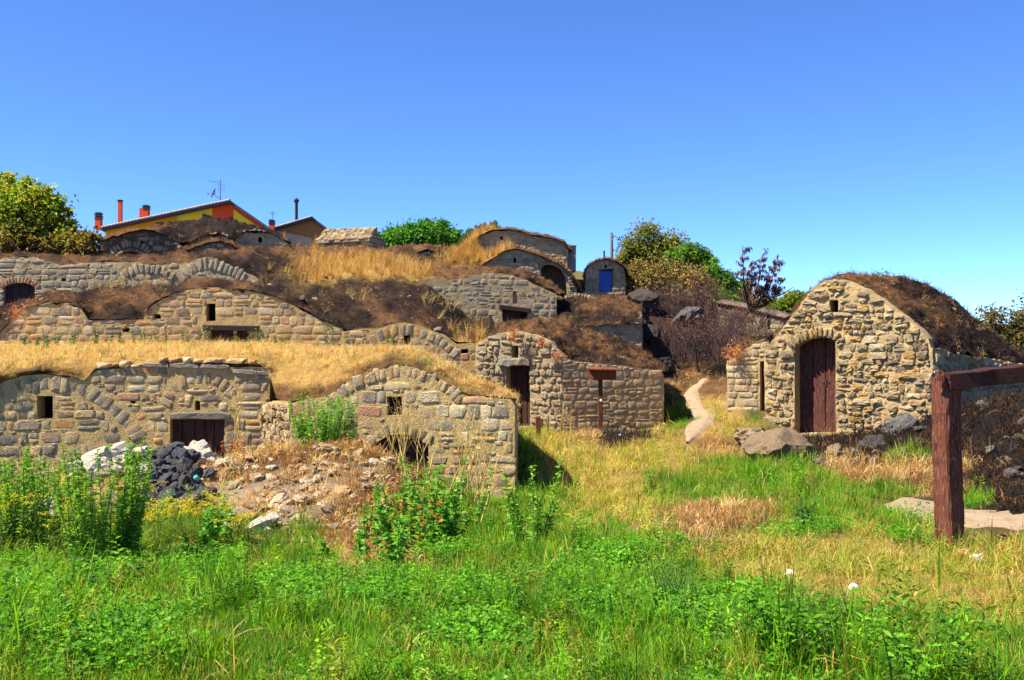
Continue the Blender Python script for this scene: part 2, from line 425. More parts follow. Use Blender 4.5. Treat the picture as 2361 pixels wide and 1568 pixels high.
for w in [(-9, 20, -0.9), (-4, 20, -0.9), (-1, 20, -0.9), (-20, 20, -0.9), (-12, 27, 0.0), (-4, 27, 0.0), (-22, 30, 0.6), (-12, 35, 2.6), (-5, 35, 2.2), (1, 33, 1.4), (-12, 45, 5.2), (-3, 45, 5.2), (3, 42, 4.0), (6, 46, 4.2), (-10, 60, 7.2), (-30, 55, 6.8),
          (-20, 75, 7.2), (0, 65, 7.0), (8, 60, 5.6), (16, 60, 4.4), (4, 31, 0.6), (6, 34, 0.8), (13, 42, 1.2), (20, 38, 0.2), (16, 28, -0.2), (13, 22, 0.4), (24, 24, -0.6), (28, 50, -1), (40, 30, -1.4), (12, 14, 0.9), (-30, 8, 0.2), (30, 8, 0.4), (0, 1.5, 0.35), (-10, 1.5, 0.35), (10, 1.5, 0.35),
          (-40, 30, 1.0), (40, 70, -1), (-50, 70, 6), (0, 95, 6), (50, 95, -1), (-50, 95, 6), (0, -15, 0.3), (25, -15, 0.3), (-25, -15, 0.3)]:
    GC.append(w)
GC = np.array(GC)
def tps_fit(C, reg=0.02):
    n = len(C); d = np.linalg.norm(C[:, None, :2] - C[None, :, :2], axis=2)
    K = np.where(d > 0, d * d * np.log(d + 1e-9), 0) + reg * np.eye(n)
    Pm = np.c_[np.ones(n), C[:, :2]]
    A = np.zeros((n + 3, n + 3)); A[:n, :n] = K; A[:n, n:] = Pm; A[n:, :n] = Pm.T
    return np.linalg.solve(A, np.r_[C[:, 2], 0, 0, 0])
TW = tps_fit(GC)
def ground_raw(X, Y):
    X = np.asarray(X, dtype=float); Y = np.asarray(Y, dtype=float)
    x = np.clip(X, -45, 45); y = np.clip(Y, -15, 95)
    z = TW[-3] + TW[-2] * x + TW[-1] * y
    for (cx, cy, cz), w in zip(GC, TW[:-3]):
        d2 = (x - cx) ** 2 + (y - cy) ** 2
        z = z + w * 0.5 * d2 * np.log(d2 + 1e-12)
    far = np.maximum(np.abs(X) - 45, 0) + np.maximum(Y - 95, 0) + np.maximum(-15 - Y, 0)
    k = np.clip(far / 60.0, 0, 1)
    return np.clip(z, -2.5, 8) * (1 - k) + (-1.5) * k
def ground_z(X, Y):
    z = ground_raw(X, Y)
    b = np.array([noise.fractal(Vector((x * 0.9, y * 0.9, 0)), 1.0, 2.0, 3) * 0.07 + noise.fractal(Vector((x * 3.1, y * 3.1, 5)), 1.0, 2.0, 2) * 0.025 for x, y in zip(np.ravel(X), np.ravel(Y))]).reshape(np.shape(z))
    return z + b
gx = np.r_[-900, -500, -300, -200, -120, np.arange(-80, -22, 4), np.arange(-22, 22, 0.25), np.arange(22, 80, 4), 120, 200, 300, 500, 900]
gy = np.r_[-400, -150, -60, np.arange(-30, 2, 3), np.arange(2, 30, 0.22), np.arange(30, 60, 0.7), np.arange(60, 130, 4), 160, 220, 300, 450, 700, 1100]
GXm, GYm = np.meshgrid(gx, gy)
GZm = ground_z(GXm, GYm)
gV = np.c_[GXm.ravel(), GYm.ravel(), GZm.ravel()]
nx, ny = len(gx), len(gy)
ii, jj = np.meshgrid(np.arange(nx - 1), np.arange(ny - 1)); k0 = (jj * nx + ii).ravel()
gQ = np.c_[k0, k0 + 1, k0 + nx + 1, k0 + nx]
gW = zone(gV)
gcol = gW @ SOIL
beh = (gV[:, 1] < 3) | (gV[:, 1] > 48) | (np.abs(gV[:, 0]) > 22)
gcol[beh] = (0.16, 0.14, 0.06)
tag(link('ground', np_mesh('ground', gV, quads=gQ, col=gcol), M['earth']), 'rising meadow ground in front of and below the stone cellars', None, None, 'structure')

# ------------------------------------------------------------------ lofted earth: terraces and roofs
def row_eval(row, n):
    a = np.array(row, dtype=float)
    t = np.r_[0, np.cumsum(np.hypot(np.diff(a[:, 0]), np.diff(a[:, 1])))]; t /= t[-1]
    u = np.linspace(0, 1, n)
    q = np.c_[np.interp(u, t, a[:, 0]), np.interp(u, t, a[:, 1]), np.interp(u, t, a[:, 2])]
    return np.c_[(q[:, 0] - CX) / F * q[:, 2], q[:, 2], CZ + (CY - q[:, 1]) / F * q[:, 2]]
def loft(rows, n=120, m=8, amp=0.05, ns=1.6, seed=0.0, edge=0.35, bypx=None):
    R = []
    for r in rows:
        if bypx:
            a = np.array(r, dtype=float); u = np.linspace(bypx[0], bypx[1], n)
            q = np.c_[u, np.interp(u, a[:, 0], a[:, 1]), np.interp(u, a[:, 0], a[:, 2])]
            R.append(np.c_[(q[:, 0] - CX) / F * q[:, 2], q[:, 2], CZ + (CY - q[:, 1]) / F * q[:, 2]])
        else: R.append(row_eval(r, n))
    out = []
    for i in range(len(R) - 1):
        p0 = R[max(i - 1, 0)]; p1 = R[i]; p2 = R[i + 1]; p3 = R[min(i + 2, len(R) - 1)]
        for k in range(m):
            t = k / m
            c = 0.5 * ((2 * p1) + (-p0 + p2) * t + (2 * p0 - 5 * p1 + 4 * p2 - p3) * t * t + (-p0 + 3 * p1 - 3 * p2 + p3) * t ** 3)
            out.append(c * 0.6 + (p1 * (1 - t) + p2 * t) * 0.4)
    out.append(R[-1])
    V = np.array(out); nrow = len(out)
    V = V.reshape(-1, 3)
    a = vnoise(V, ns, seed, 4)
    k = np.repeat(np.r_[[edge], np.ones(nrow - 1)], n)
    V[:, 2] += a * amp * k
    V[:, 2] += vnoise(V, ns * 4.2, seed + 40, 3) * amp * 0.4 * k
    V[:, 1] += vnoise(V, ns * 1.7, seed + 20, 2) * amp * 0.6 * k
    i_, j_ = np.meshgrid(np.arange(n - 1), np.arange(nrow - 1)); k0 = (j_ * n + i_).ravel()
    return V, np.c_[k0, k0 + 1, k0 + n + 1, k0 + n]
PATCH = {}
def earth(name, rows, parent=None, label=None, **kw):
    V, Q = loft(rows, **kw)
    me = np_mesh(name, V, quads=Q, col=zone(V) @ SOIL)
    o = link(name, me, M['earth'], parent)
    if parent is None: tag(o, label, None, None, 'structure')
    PATCH.setdefault(name, []).append((V, Q))
    return o

# straw terrace: the earth over the two front cellars, back to the foot of the second tier
TA = [(-300, 960, 16.03), (-80, 905, 16.11), (0, 884, 16.14), (50, 864, 16.16), (100, 859, 16.18), (160, 866, 16.20), (195, 876, 16.22), (221, 850, 16.23), (331, 840, 16.27), (364, 836, 16.28), (595, 838, 16.37), (622, 860, 16.38), (632, 905, 15.90), (650, 926, 15.00), (669, 926, 14.50), (760, 911, 14.25), (786, 894, 14.25), (826, 877, 14.20), (860, 857, 14.15),
      (907, 839, 14.10), (933, 839, 14.10), (960, 847, 14.05), (994, 867, 14.05), (1034, 887, 14.00), (1060, 904, 14.00), (1084, 911, 13.95), (1187, 918, 13.90)]
earth('straw_terrace', [TA,
    [(-300, 900, 16.0), (-80, 876, 16.1), (0, 858, 16.2), (100, 844, 16.3), (221, 836, 16.5), (364, 822, 16.7), (500, 818, 16.8), (595, 820, 17), (630, 834, 16.9), (672, 872, 15.9), (700, 890, 15.3), (770, 880, 14.9), (826, 851, 14.8), (880, 824, 14.7), (920, 812, 14.7), (955, 816, 14.7), (1000, 840, 14.6), (1050, 872, 14.6), (1110, 895, 14.5), (1187, 914, 14.4)],
    [(-300, 850, 17.8), (0, 830, 18), (200, 817, 18), (364, 808, 18), (595, 810, 18.3), (700, 826, 17.3), (800, 822, 16.6), (890, 807, 16.3), (930, 804, 16.3), (980, 816, 16.2), (1050, 854, 16.1), (1110, 884, 16), (1189, 922, 15.8)],
    [(-300, 815, 20.5), (0, 808, 20.6), (300, 799, 20.7), (600, 799, 20.8), (800, 810, 20), (930, 806, 19), (1000, 830, 18.8), (1060, 866, 18.5), (1110, 900, 18.2), (1192, 965, 17.5)],
    [(-300, 802, 24), (0, 797, 24), (300, 791, 24), (600, 793, 24.1), (800, 808, 24.1), (950, 822, 24), (1050, 860, 23.8), (1100, 900, 23.6), (1196, 1000, 22.5)]],
    label='terrace of dry straw grass on top of the front cellars', n=170, m=9, amp=0.05, seed=1.0, bypx=(-300, 1190))

# burnt slope between the second and third tiers
BT = [(-300, 860, 23.58), (-80, 800, 23.72), (0, 767, 23.77), (50, 712, 23.80), (124, 695, 23.85), (187, 711, 23.89), (204, 737, 23.90), (331, 735, 23.98), (336, 712, 23.98), (351, 701, 23.99), (401, 675, 24.03), (448, 664, 24.06), (495, 660, 24.09), (568, 667, 24.13), (635, 684, 24.18), (685, 707, 24.21), (735, 734, 24.24), (789, 757, 24.28), (866, 755, 24.50), (903, 745, 24.60), (936, 742, 24.60), (976, 752, 24.70), (1023, 769, 24.70), (1053, 792, 24.70), (1090, 790, 24.80), (1130, 800, 24.90)]
earth('burnt_slope', [BT,
    [(-300, 830, 24.5), (-80, 770, 24.8), (0, 728, 24.8), (60, 702, 24.8), (130, 687, 24.8), (190, 690, 24.9), (260, 702, 24.9), (331, 700, 25), (400, 668, 25.2), (480, 650, 25.3), (568, 656, 25.3), (640, 672, 25.4), (735, 716, 25.6), (800, 738, 25.8), (870, 735, 25.9), (940, 730, 26), (1023, 752, 26), (1090, 778, 26), (1130, 790, 26)],
    [(-300, 800, 27.3), (0, 720, 27.3), (100, 690, 27.3), (200, 676, 27.3), (300, 666, 27.5), (400, 662, 27.6), (480, 652, 27.8), (568, 656, 28), (640, 664, 28), (735, 688, 28), (830, 700, 28.4), (930, 690, 28.6), (1000, 715, 28.6), (1060, 748, 28.6), (1130, 776, 28)],
    [(-300, 770, 30), (0, 715, 30), (200, 676, 30), (400, 666, 30), (480, 658, 30), (560, 656, 30.2), (620, 655, 30.5), (700, 654, 31), (830, 646, 31.6), (930, 641, 32), (985, 655, 32.2), (1040, 700, 32), (1100, 752, 31.5), (1140, 768, 31)],
    [(-300, 760, 31.5), (0, 718, 31.5), (200, 690, 31.5), (400, 680, 31.5), (500, 668, 31.5), (560, 640, 32.3), (610, 612, 34), (700, 626, 35), (830, 612, 35.5), (930, 617, 35.5), (985, 630, 35.2), (1040, 640, 34.8), (1100, 650, 34.5), (1160, 655, 34.2)],
    [(-300, 720, 34), (0, 690, 34), (400, 640, 36), (500, 600, 37.5), (560, 580, 38), (620, 578, 39), (700, 586, 40), (830, 586, 41), (930, 596, 41), (985, 606, 40), (1040, 616, 39.2), (1100, 622, 38.4), (1160, 630, 37.8)],
    [(-300, 660, 42), (0, 620, 42), (400, 590, 42.5), (500, 572, 43), (560, 569, 43.5), (620, 569, 44), (700, 570, 45), (830, 571, 45.5), (930, 580, 46), (985, 590, 46), (1040, 600, 46), (1100, 606, 46), (1160, 612, 46)],
    [(-300, 640, 52), (0, 600, 52), (400, 575, 52), (560, 575, 52), (700, 578, 54), (830, 580, 54), (985, 592, 54), (1040, 600, 54), (1100, 606, 54), (1160, 612, 54)]],
    label='fire-blackened slope rising between the lower and upper cellars', n=200, m=10, amp=0.2, ns=1.4, seed=4.0, bypx=(-300, 1130))
# ------------------------------------------------------------------ stone walls
def ring_variant(r, angular=False):
    n = 10; V = []
    ex = r.uniform(0.26, 0.5); ang0 = r.uniform(-0.1, 0.1); skew = r.uniform(-0.14, 0.14); tap = r.uniform(-0.14, 0.14)
    base = []
    for k in range(n):
        a = 2 * math.pi * (k + r.uniform(-0.22, 0.22)) / n + ang0
        c, s = math.cos(a), math.sin(a)
        x = 0.5 * math.copysign(abs(c) ** ex, c) * r.uniform(0.82, 1.06); y = 0.5 * math.copysign(abs(s) ** ex, s) * r.uniform(0.8, 1.08)
        base.append((x * (1 + tap * y * 2) + skew * y, y))
    for (x, y) in base: V.append((x * 0.98, y * 0.98, -0.5))
    for (x, y) in base: V.append((x, y, r.uniform(0.05, 0.2)))
    sx, sy = r.uniform(-0.06, 0.06), r.uniform(-0.06, 0.06)
    for (x, y) in base:
        q = r.uniform(0.72, 0.92) if angular else r.uniform(0.66, 0.84); V.append((x * q + sx, y * q + sy, r.uniform(0.22, 0.5) if angular else r.uniform(0.34, 0.5)))
    V.append((sx, sy, r.uniform(0.4, 0.56)))
    fs = []
    for L in (0, 1):
        for k in range(n): fs.append((L * n + k, L * n + (k + 1) % n, (L + 1) * n + (k + 1) % n, (L + 1) * n + k))
    for k in range(n): fs.append((2 * n + k, 2 * n + (k + 1) % n, 3 * n))
    return V, fs
STONES = {}
def stone_set(mat):
    if mat not in STONES:
        STONES[mat] = []
        for i in range(26):
            V, fs = ring_variant(random.Random(100 + i), mat == 'stone_rough')
            me = np_mesh('stone', V, faces=fs, smooth=(mat != 'stone_rough' and i % 3 != 0))
            me.materials.append(M[mat]); STONES[mat].append(me)
    return STONES[mat]
PAL = {
    'tan': [(0.475, 0.344, 0.172), (0.410, 0.293, 0.155), (0.314, 0.247, 0.163), (0.249, 0.212, 0.159), (0.517, 0.384, 0.214), (0.325, 0.212, 0.125), (0.517, 0.293, 0.112), (0.582, 0.475, 0.307), (0.453, 0.252, 0.138), (0.271, 0.202, 0.142), (0.367, 0.283, 0.172)],
    'slate': [(0.238, 0.202, 0.150), (0.281, 0.233, 0.163), (0.325, 0.257, 0.168), (0.206, 0.172, 0.129), (0.388, 0.303, 0.180), (0.291, 0.243, 0.176), (0.357, 0.252, 0.138), (0.432, 0.334, 0.197)],
    'blue': [(0.303, 0.257, 0.189), (0.357, 0.299, 0.205), (0.249, 0.212, 0.159), (0.421, 0.334, 0.214), (0.325, 0.247, 0.163), (0.388, 0.313, 0.205)],
    'lit': [(0.441, 0.324, 0.172), (0.345, 0.273, 0.168), (0.496, 0.384, 0.222), (0.464, 0.283, 0.104), (0.281, 0.222, 0.150), (0.388, 0.293, 0.172), (0.539, 0.435, 0.274), (0.260, 0.197, 0.125)],  # mixed ochre, grey and pale stone tones
    'brown': [(0.421, 0.293, 0.155), (0.345, 0.252, 0.150), (0.475, 0.334, 0.180), (0.303, 0.227, 0.146), (0.399, 0.257, 0.146), (0.291, 0.243, 0.176)],
    'dark': [(0.206, 0.166, 0.112), (0.260, 0.207, 0.133), (0.164, 0.131, 0.091), (0.303, 0.247, 0.163), (0.227, 0.192, 0.142)],
    'brick': [(0.367, 0.156, 0.087), (0.303, 0.142, 0.083), (0.410, 0.202, 0.112), (0.325, 0.212, 0.129)],
}
def inpoly(p, poly):
    x, y = p; c = False; j = len(poly) - 1
    for i in range(len(poly)):
        xi, yi = poly[i]; xj, yj = poly[j]
        if (yi > y) != (yj > y) and x < (xj - xi) * (y - yi) / (yj - yi + 1e-12) + xi: c = not c
        j = i
    return c
def resample(poly, step):
    out = []
    n = len(poly)
    for i in range(n):
        a = Vector(poly[i]); b = Vector(poly[(i + 1) % n]); L = (b - a).length; k = max(1, int(L / step))
        for q in range(k): out.append(tuple(a.lerp(b, q / k)))
    return out
def arch(l, r, spring, crown, bottom, n=9):
    """opening: flat sides and a segmental head, in picture units"""
    pts = [(l, bottom)]
    for i in range(n):
        t = -1 + 2 * i / (n - 1)
        pts.append(((l + r) / 2 + t * (r - l) / 2, spring - (spring - crown) * (1 - abs(t) ** 2.2)))
    pts.append((r, bottom))
    return pts
def rect(l, t, r, b): return [(l, b), (l, t), (r, t), (r, b)]

class Wall:
    def __init__(s, parent, a, b):
        s.parent = parent
        pa = P(a[0], CY, a[1]); pb = P(b[0], CY, b[1])
        s.A = Vector((pa.x, pa.y)); T = Vector((pb.x, pb.y)) - s.A; s.L = T.length; s.T = T.normalized()
        s.T3 = Vector((s.T.x, s.T.y, 0)); s.Nn = Vector((s.T.y, -s.T.x, 0))     # outward, toward the viewer
        s.off = Vector((0, 0, 0)); p = parent
        while p is not None: s.off += p.location; p = p.parent
        q = s.T3.cross(Vector((0, 0, 1)))
        s.rot = Matrix((s.T3, Vector((0, 0, 1)), s.Nn)).transposed()
    def uz(s, p):
        rx = (p[0] - CX) / F; rz = (CY - p[1]) / F
        det = rx * (-s.T.y) + s.T.x
        t = (s.A.x * (-s.T.y) + s.T.x * s.A.y) / det
        u = (rx * s.A.y - s.A.x) / det
        # t*(rx,1) = A + u*T
        return (u, CZ + rz * t)
    def w(s, u, z, n=0.0): return Vector((s.A.x + s.T.x * u, s.A.y + s.T.y * u, z)) + s.Nn * n
    def poly(s, pts): return [s.uz(p) for p in pts]
    def core(s, outline, holes=(), mat='mortar', thick=0.35, grid=0.09, amp=0.012, name='wall', seed=0.0, rag=0.0):
        o = resample(outline, 0.12)
        if rag:
            zmin = min(p[1] for p in o)
            o = [(u, z + (rnd.uniform(-rag, rag) if z > zmin + 0.3 else 0)) for u, z in o]
        hs = [resample(h, 0.12) for h in holes]
        pts = list(o); edges = [(i, (i + 1) % len(o)) for i in range(len(o))]
        for h in hs:
            b = len(pts); pts += h; edges += [(b + i, b + (i + 1) % len(h)) for i in range(len(h))]
        us = [p[0] for p in o]; zs = [p[1] for p in o]
        u = min(us)
        while u < max(us):
            z = min(zs)
            while z < max(zs):
                q = (u + rnd.uniform(-0.03, 0.03), z + rnd.uniform(-0.03, 0.03))
                if inpoly(q, o) and not any(inpoly(q, h) for h in hs): pts.append(q)
                z += grid
            u += grid
        v, e, f, *_ = delaunay_2d_cdt([Vector(p) for p in pts], edges, [], 0, 1e-4)
        keep = []
        for t in f:
            c = (sum(v[i].x for i in t) / 3, sum(v[i].y for i in t) / 3)
            if inpoly(c, o) and not any(inpoly(c, h) for h in hs): keep.append(tuple(t))
        V = []
        for q in v:
            k = noise.fractal(Vector((q.x * 3.3 + seed, q.y * 3.3, seed)), 1.0, 2.0, 3) * amp
            V.append(s.w(q.x, q.y, k))
        nb = len(V)
        V += [s.w(q.x, q.y, -thick) for q in v]
        cnt = {}
        for t in keep:
            for i in range(3):
                a, b = t[i], t[(i + 1) % 3]; cnt[(a, b)] = 1
        fs = list(keep) + [(t[2] + nb, t[1] + nb, t[0] + nb) for t in keep]
        for (a, b) in cnt:
            if (b, a) not in cnt: fs.append((b, a, a + nb, b + nb))
        me = np_mesh(name, [tuple(p) for p in V], faces=fs, smooth=False)
        return link(name, me, M[mat], s.parent)
    def put(s, u, z, w, h, depth, proud, pal, mat='stone', roll=0.0, name='stone', r=None):
        r = r or rnd
        me = r.choice(stone_set(mat))
        o = bpy.data.objects.new(name, me); COL.objects.link(o)
        o.parent = s.parent
        o.location = s.w(u, z, proud - depth * 0.40) - s.off
        R = s.rot @ Matrix.Rotation(roll, 3, 'Z')
        if r.random() < 0.5: R = R @ Matrix.Rotation(math.pi, 3, 'Z')
        o.rotation_euler = R.to_euler(); o.scale = (w, h, depth)
        c = r.choice(PAL[pal]); k = r.uniform(0.8, 1.2)
        o.color = (c[0] * k, c[1] * k, c[2] * k, 1)
        return o
    def voussoirs(s, pts, length, step, pal, proud=0.02, mat='stone', name='stone', jit=0.1, gap=0.88):
        """pts: intrados in (u, z), stones stand outward on its left-hand normal"""
        a = [Vector(p) for p in pts]; L = [0]
        for i in range(len(a) - 1): L.append(L[-1] + (a[i + 1] - a[i]).length)
        n = max(2, int(round(L[-1] / step))); zone_ = []
        for k in range(n):
            d = (k + 0.5) * L[-1] / n + rnd.uniform(-jit, jit) * step
            i = 0
            while i < len(L) - 2 and L[i + 1] < d: i += 1
            t = (d - L[i]) / max(1e-6, L[i + 1] - L[i]); p = a[i].lerp(a[i + 1], t)
            # smooth normal: use wider difference
            q0 = a[max(0, i - 1)]; q1 = a[min(len(a) - 1, i + 2)]
            tn = (q1 - q0).normalized(); nn = Vector((-tn.y, tn.x))
            ln = length * rnd.uniform(0.82, 1.12)
            c = p + nn * ln * 0.5
            s.put(c.x, c.y, L[-1] / n * gap * rnd.uniform(0.9, 1.08), ln, 0.036 if mat == 'stone' else 0.12, proud + rnd.uniform(-0.006, 0.012), pal, mat, math.atan2(tn.y, tn.x) + rnd.uniform(-0.06, 0.06), name)
        nrm = []
        for i in range(len(a)):
            tn = (a[min(i + 1, len(a) - 1)] - a[max(0, i - 1)]).normalized(); nrm.append(Vector((-tn.y, tn.x)))
        return [tuple(p - q * 0.03) for p, q in zip(a, nrm)] + [tuple(p + q * length * 1.06) for p, q in reversed(list(zip(a, nrm)))]
    def stones(s, outline, holes=(), h=(0.12, 0.2), w=(0.16, 0.42), proud=0.02, pal='tan', mat='stone', skip=0.04, zmin=None, gap=0.025, rough=0.005, limit=280, roll=0.05):
        us = [p[0] for p in outline]; zs = [p[1] for p in outline]
        z = (min(zs) if zmin is None else max(zmin, min(zs))) + 0.01; cand = []
        def ok(u0, z0, ww, hh):
            for fx, fy in ((-.36, -.36), (.36, -.36), (-.34, .30), (.34, .30), (0, 0), (-.4, 0), (.4, 0), (0, .36), (0, -.4)):
                q = (u0 + fx * ww, z0 + fy * hh)
                if not inpoly(q, outline): return False
                for hl in holes:
                    if inpoly(q, hl): return False
            return True
        while z < max(zs):
            rh = rnd.uniform(*h); u = min(us) + rnd.uniform(-0.1, 0)
            while u < max(us):
                ww = rnd.uniform(*w) if rnd.random() > 0.25 else rnd.uniform(w[0] * 0.7, w[0] * 1.2)
                dz = noise.noise(Vector((u * 0.7, z * 0.9, 3.0))) * 0.06
                done = False
                for k in (1.0, 0.65, 0.42):
                    w2 = ww * k
                    for hk in (1.0, 0.6):
                        if w2 > 0.06 and ok(u + w2 / 2, z + rh * hk / 2 + dz, w2, rh * hk):
                            if rnd.random() > skip:
                                if hk == 1.0 and rh > 0.15 and rnd.random() < 0.18:
                                    cand.append((u + w2 / 2, z + rh * .25 + dz, w2 - gap, rh * .5 - gap)); cand.append((u + w2 / 2, z + rh * .75 + dz, w2 - gap, rh * .5 - gap))
                                else: cand.append((u + w2 / 2, z + rh * hk / 2 + dz, w2 - gap, rh * hk - gap))
                            u += w2; done = True; break
                    if done: break
                if not done: u += 0.05
            z += rh
        cand = [c for c in cand if -140 < (lambda q: CX + q.x / q.y * F)(s.w(c[0], c[1])) < 2400]
        if len(cand) > limit: cand = sorted(cand, key=lambda c: -c[2] * c[3])[:limit]
        if mat == 'stone' and len(cand) > 60:       # small chinking stones in the gaps
            tries = 0; fill = []
            while tries < 900 and len(fill) < min(70, 290 - len(cand)):
                tries += 1; c = rnd.choice(cand); a_, b_ = rnd.uniform(0.05, 0.12), rnd.uniform(0.035, 0.06)
                u1 = c[0] + rnd.uniform(-0.6, 0.6) * c[2]; z1 = c[1] + rnd.choice((-1, 1)) * (c[3] * 0.5 + b_ * 0.5)
                if ok(u1, z1, a_, b_) and not any(abs(u1 - k_[0]) < (k_[2] + a_) * 0.46 and abs(z1 - k_[1]) < (k_[3] + b_) * 0.44 for k_ in cand + fill): fill.append((u1, z1, a_, b_))
            cand = cand + fill
        for (u, zz, ww, hh) in cand:
            fl = mat == 'stone'
            s.put(u, zz, ww * (1.08 if fl else 1.0), max(0.04, hh * rnd.uniform(0.92, 1.12) * (1.05 if fl else 1.0)), 0.036 if fl else 0.14, proud + rnd.uniform(-rough, rough), pal, mat, rnd.uniform(-roll, roll))
        return len(cand)
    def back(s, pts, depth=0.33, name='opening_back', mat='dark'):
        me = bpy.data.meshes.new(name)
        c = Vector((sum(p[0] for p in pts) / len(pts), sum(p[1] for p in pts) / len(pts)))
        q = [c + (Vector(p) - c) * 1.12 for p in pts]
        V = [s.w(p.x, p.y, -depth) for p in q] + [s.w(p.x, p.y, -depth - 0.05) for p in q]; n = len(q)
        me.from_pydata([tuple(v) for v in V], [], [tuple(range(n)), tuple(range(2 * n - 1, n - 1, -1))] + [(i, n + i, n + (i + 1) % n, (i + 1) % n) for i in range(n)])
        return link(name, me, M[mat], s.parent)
    def door(s, pts, n=4, recess=0.2, mat='wood', label=None, knob=False):
        """pts: opening polygon (u, z): a door panel with its planks"""
        us = [p[0] for p in pts]; l, r = min(us), max(us); zb = min(p[1] for p in pts)
        top = sorted([p for p in pts if p[1] > zb + 0.05])
        def zt(u): return float(np.interp(u, [p[0] for p in top], [p[1] for p in top])) + 0.02
        mb = MB()
        V = [s.w(u, z, -recess - 0.045) for u, z in pts]; k = len(pts)
        mb.add(V + [s.w(u, z, -recess - 0.075) for u, z in pts], [tuple(range(k)), tuple(range(2 * k - 1, k - 1, -1))] + [(i, k + i, k + (i + 1) % k, (i + 1) % k) for i in range(k)])
        d = mb.build('door', M[mat], s.parent)
        if label: d['label'] = label
        e = np.cumsum([0] + [rnd.uniform(0.8, 1.2) for _ in range(n)]); e = l + (r - l) * e / e[-1]
        for i in range(n):
            a, b = e[i] + 0.008, e[i + 1] - 0.008; ff = -recess + rnd.uniform(-0.008, 0.008)
            m = (a + b) / 2
            cs = [(a, zb), (b, zb), (b, zt(b)), (m, zt(m)), (a, zt(a))]
            V = [s.w(u, z, ff) for u, z in cs] + [s.w(u, z, -recess - 0.04) for u, z in cs]
            MB().add(V, [(0, 1, 2, 3, 4), (9, 8, 7, 6, 5)] + [(j, 5 + j, 5 + (j + 1) % 5, (j + 1) % 5) for j in range(5)]).build('plank', M[mat], d, bevel=0.005)
        if n >= 3:
            zl = zb + (zt((l + r) / 2) - zb) * 0.52; ul = e[-2] - 0.05
            MB().box(s.w(ul, zl, -recess + 0.004), s.T3 * 0.14, -s.Nn * -0.012, Vector((0, 0, 0.03))).box(s.w(ul + 0.05, zl - 0.05, -recess + 0.006), s.T3 * 0.03, s.Nn * 0.02, Vector((0, 0, 0.13))).build('latch', M['iron'], d)
        return d
    def bar(s, p0, p1, h, front=0.06, depth=0.3, mat='lintel_wood', name='lintel', rough=0.0, seg=6):
        """a beam or long stone from p0 to p1 (u, z of its lower edge)"""
        V = []; fs = []
        for i in range(seg + 1):
            t = i / seg; u = p0[0] + (p1[0] - p0[0]) * t; z = p0[1] + (p1[1] - p0[1]) * t
            e = 1.0 if 0 < i < seg else (0.8 if rough else 1.0)
            j = lambda: rnd.uniform(-rough, rough)
            V += [s.w(u, z + j(), front * e + j()), s.w(u, z + h * e + j(), front * e + j()), s.w(u, z + h * e + j(), -depth), s.w(u, z, -depth)]
        for i in range(seg):
            for k in range(4): fs.append((i * 4 + k, i * 4 + (k + 1) % 4, i * 4 + 4 + (k + 1) % 4, i * 4 + 4 + k))
        fs += [(3, 2, 1, 0), tuple(seg * 4 + k for k in range(4))]
        o = MB().add(V, fs).build(name, M[mat], s.parent, bevel=0.012)
        return o
# ------------------------------------------------------------------ cellar A: long front cellar on the left
def grate(wall, pts, parent, n=7):
    us = [p[0] for p in pts]; zs = [p[1] for p in pts]; mb = MB()
    for i in range(n):
        u = min(us) + (max(us) - min(us)) * (i + 0.5) / n
        mb.tube([wall.w(u, min(zs), -0.12), wall.w(u, max(zs), -0.12)], 0.004, 4)
    for i in range(n + 1):
        z = min(zs) + (max(zs) - min(zs)) * (i + 0.5) / (n + 1)
        mb.tube([wall.w(min(us), z, -0.125), wall.w(max(us), z, -0.125)], 0.004, 4)
    return mb.build('window_grate', M['iron'], parent)
M['coping'] = m_mortar('coping_stone', (0.32, 0.27, 0.19), (0.24, 0.20, 0.15), (0.13, 0.12, 0.11))
M['granite'] = m_mortar('granite_lintel', (0.24, 0.20, 0.14), (0.19, 0.17, 0.135), (0.11, 0.105, 0.10))

A = empty('stone_cellar', P(310, 1130, 16), 'low front cellar at left with two vaults, slab coping and plank door behind the rubble', 'cellar', 'stone wine cellars on the hillside')
wa = Wall(A, (-300, 16.05), (622, 16.4))
o = wa.poly([(-300, 1160), (-300, 965), (-80, 908), (0, 886), (13, 877), (50, 867), (100, 862), (160, 869), (195, 876), (221, 853), (300, 848), (331, 843), (620, 847), (624, 865), (620, 950), (621, 1160)])
h1 = wa.poly(rect(85, 913, 122, 966)); h2 = wa.poly(rect(449.5, 924, 461.5, 946)); h3 = wa.poly(rect(392, 966, 518, 1120)); h4 = wa.poly(arch(147, 268, 1085, 1054, 1150)); h5 = wa.poly([(296, 920), (317, 920), (310, 932), (301, 929)])
wa.core(o, [h1, h2, h3, h4, h5], 'mortar', seed=1.0, amp=0.006, rag=0.012)
z1 = wa.voussoirs(wa.poly([(-120, 1000), (-70, 950), (0, 922), (50, 908), (100, 903), (150, 907), (200, 920), (240, 945), (280, 985), (315, 1035), (335, 1080)]), 0.26, 0.14, 'slate', 0.004, jit=0.2, gap=1.06)
z2 = wa.voussoirs(wa.poly([(147, 1086)] + arch(147, 268, 1085, 1054, 1150)[1:-1] + [(268, 1086)]), 0.25, 0.125, 'slate', 0.006, gap=0.94)
z3 = wa.voussoirs(wa.poly([(395, 944), (405, 915), (425, 893), (455, 884), (490, 888), (515, 905), (530, 935)]), 0.24, 0.12, 'tan', 0.006, gap=0.94)
zl = wa.poly(rect(388, 946, 535, 970))
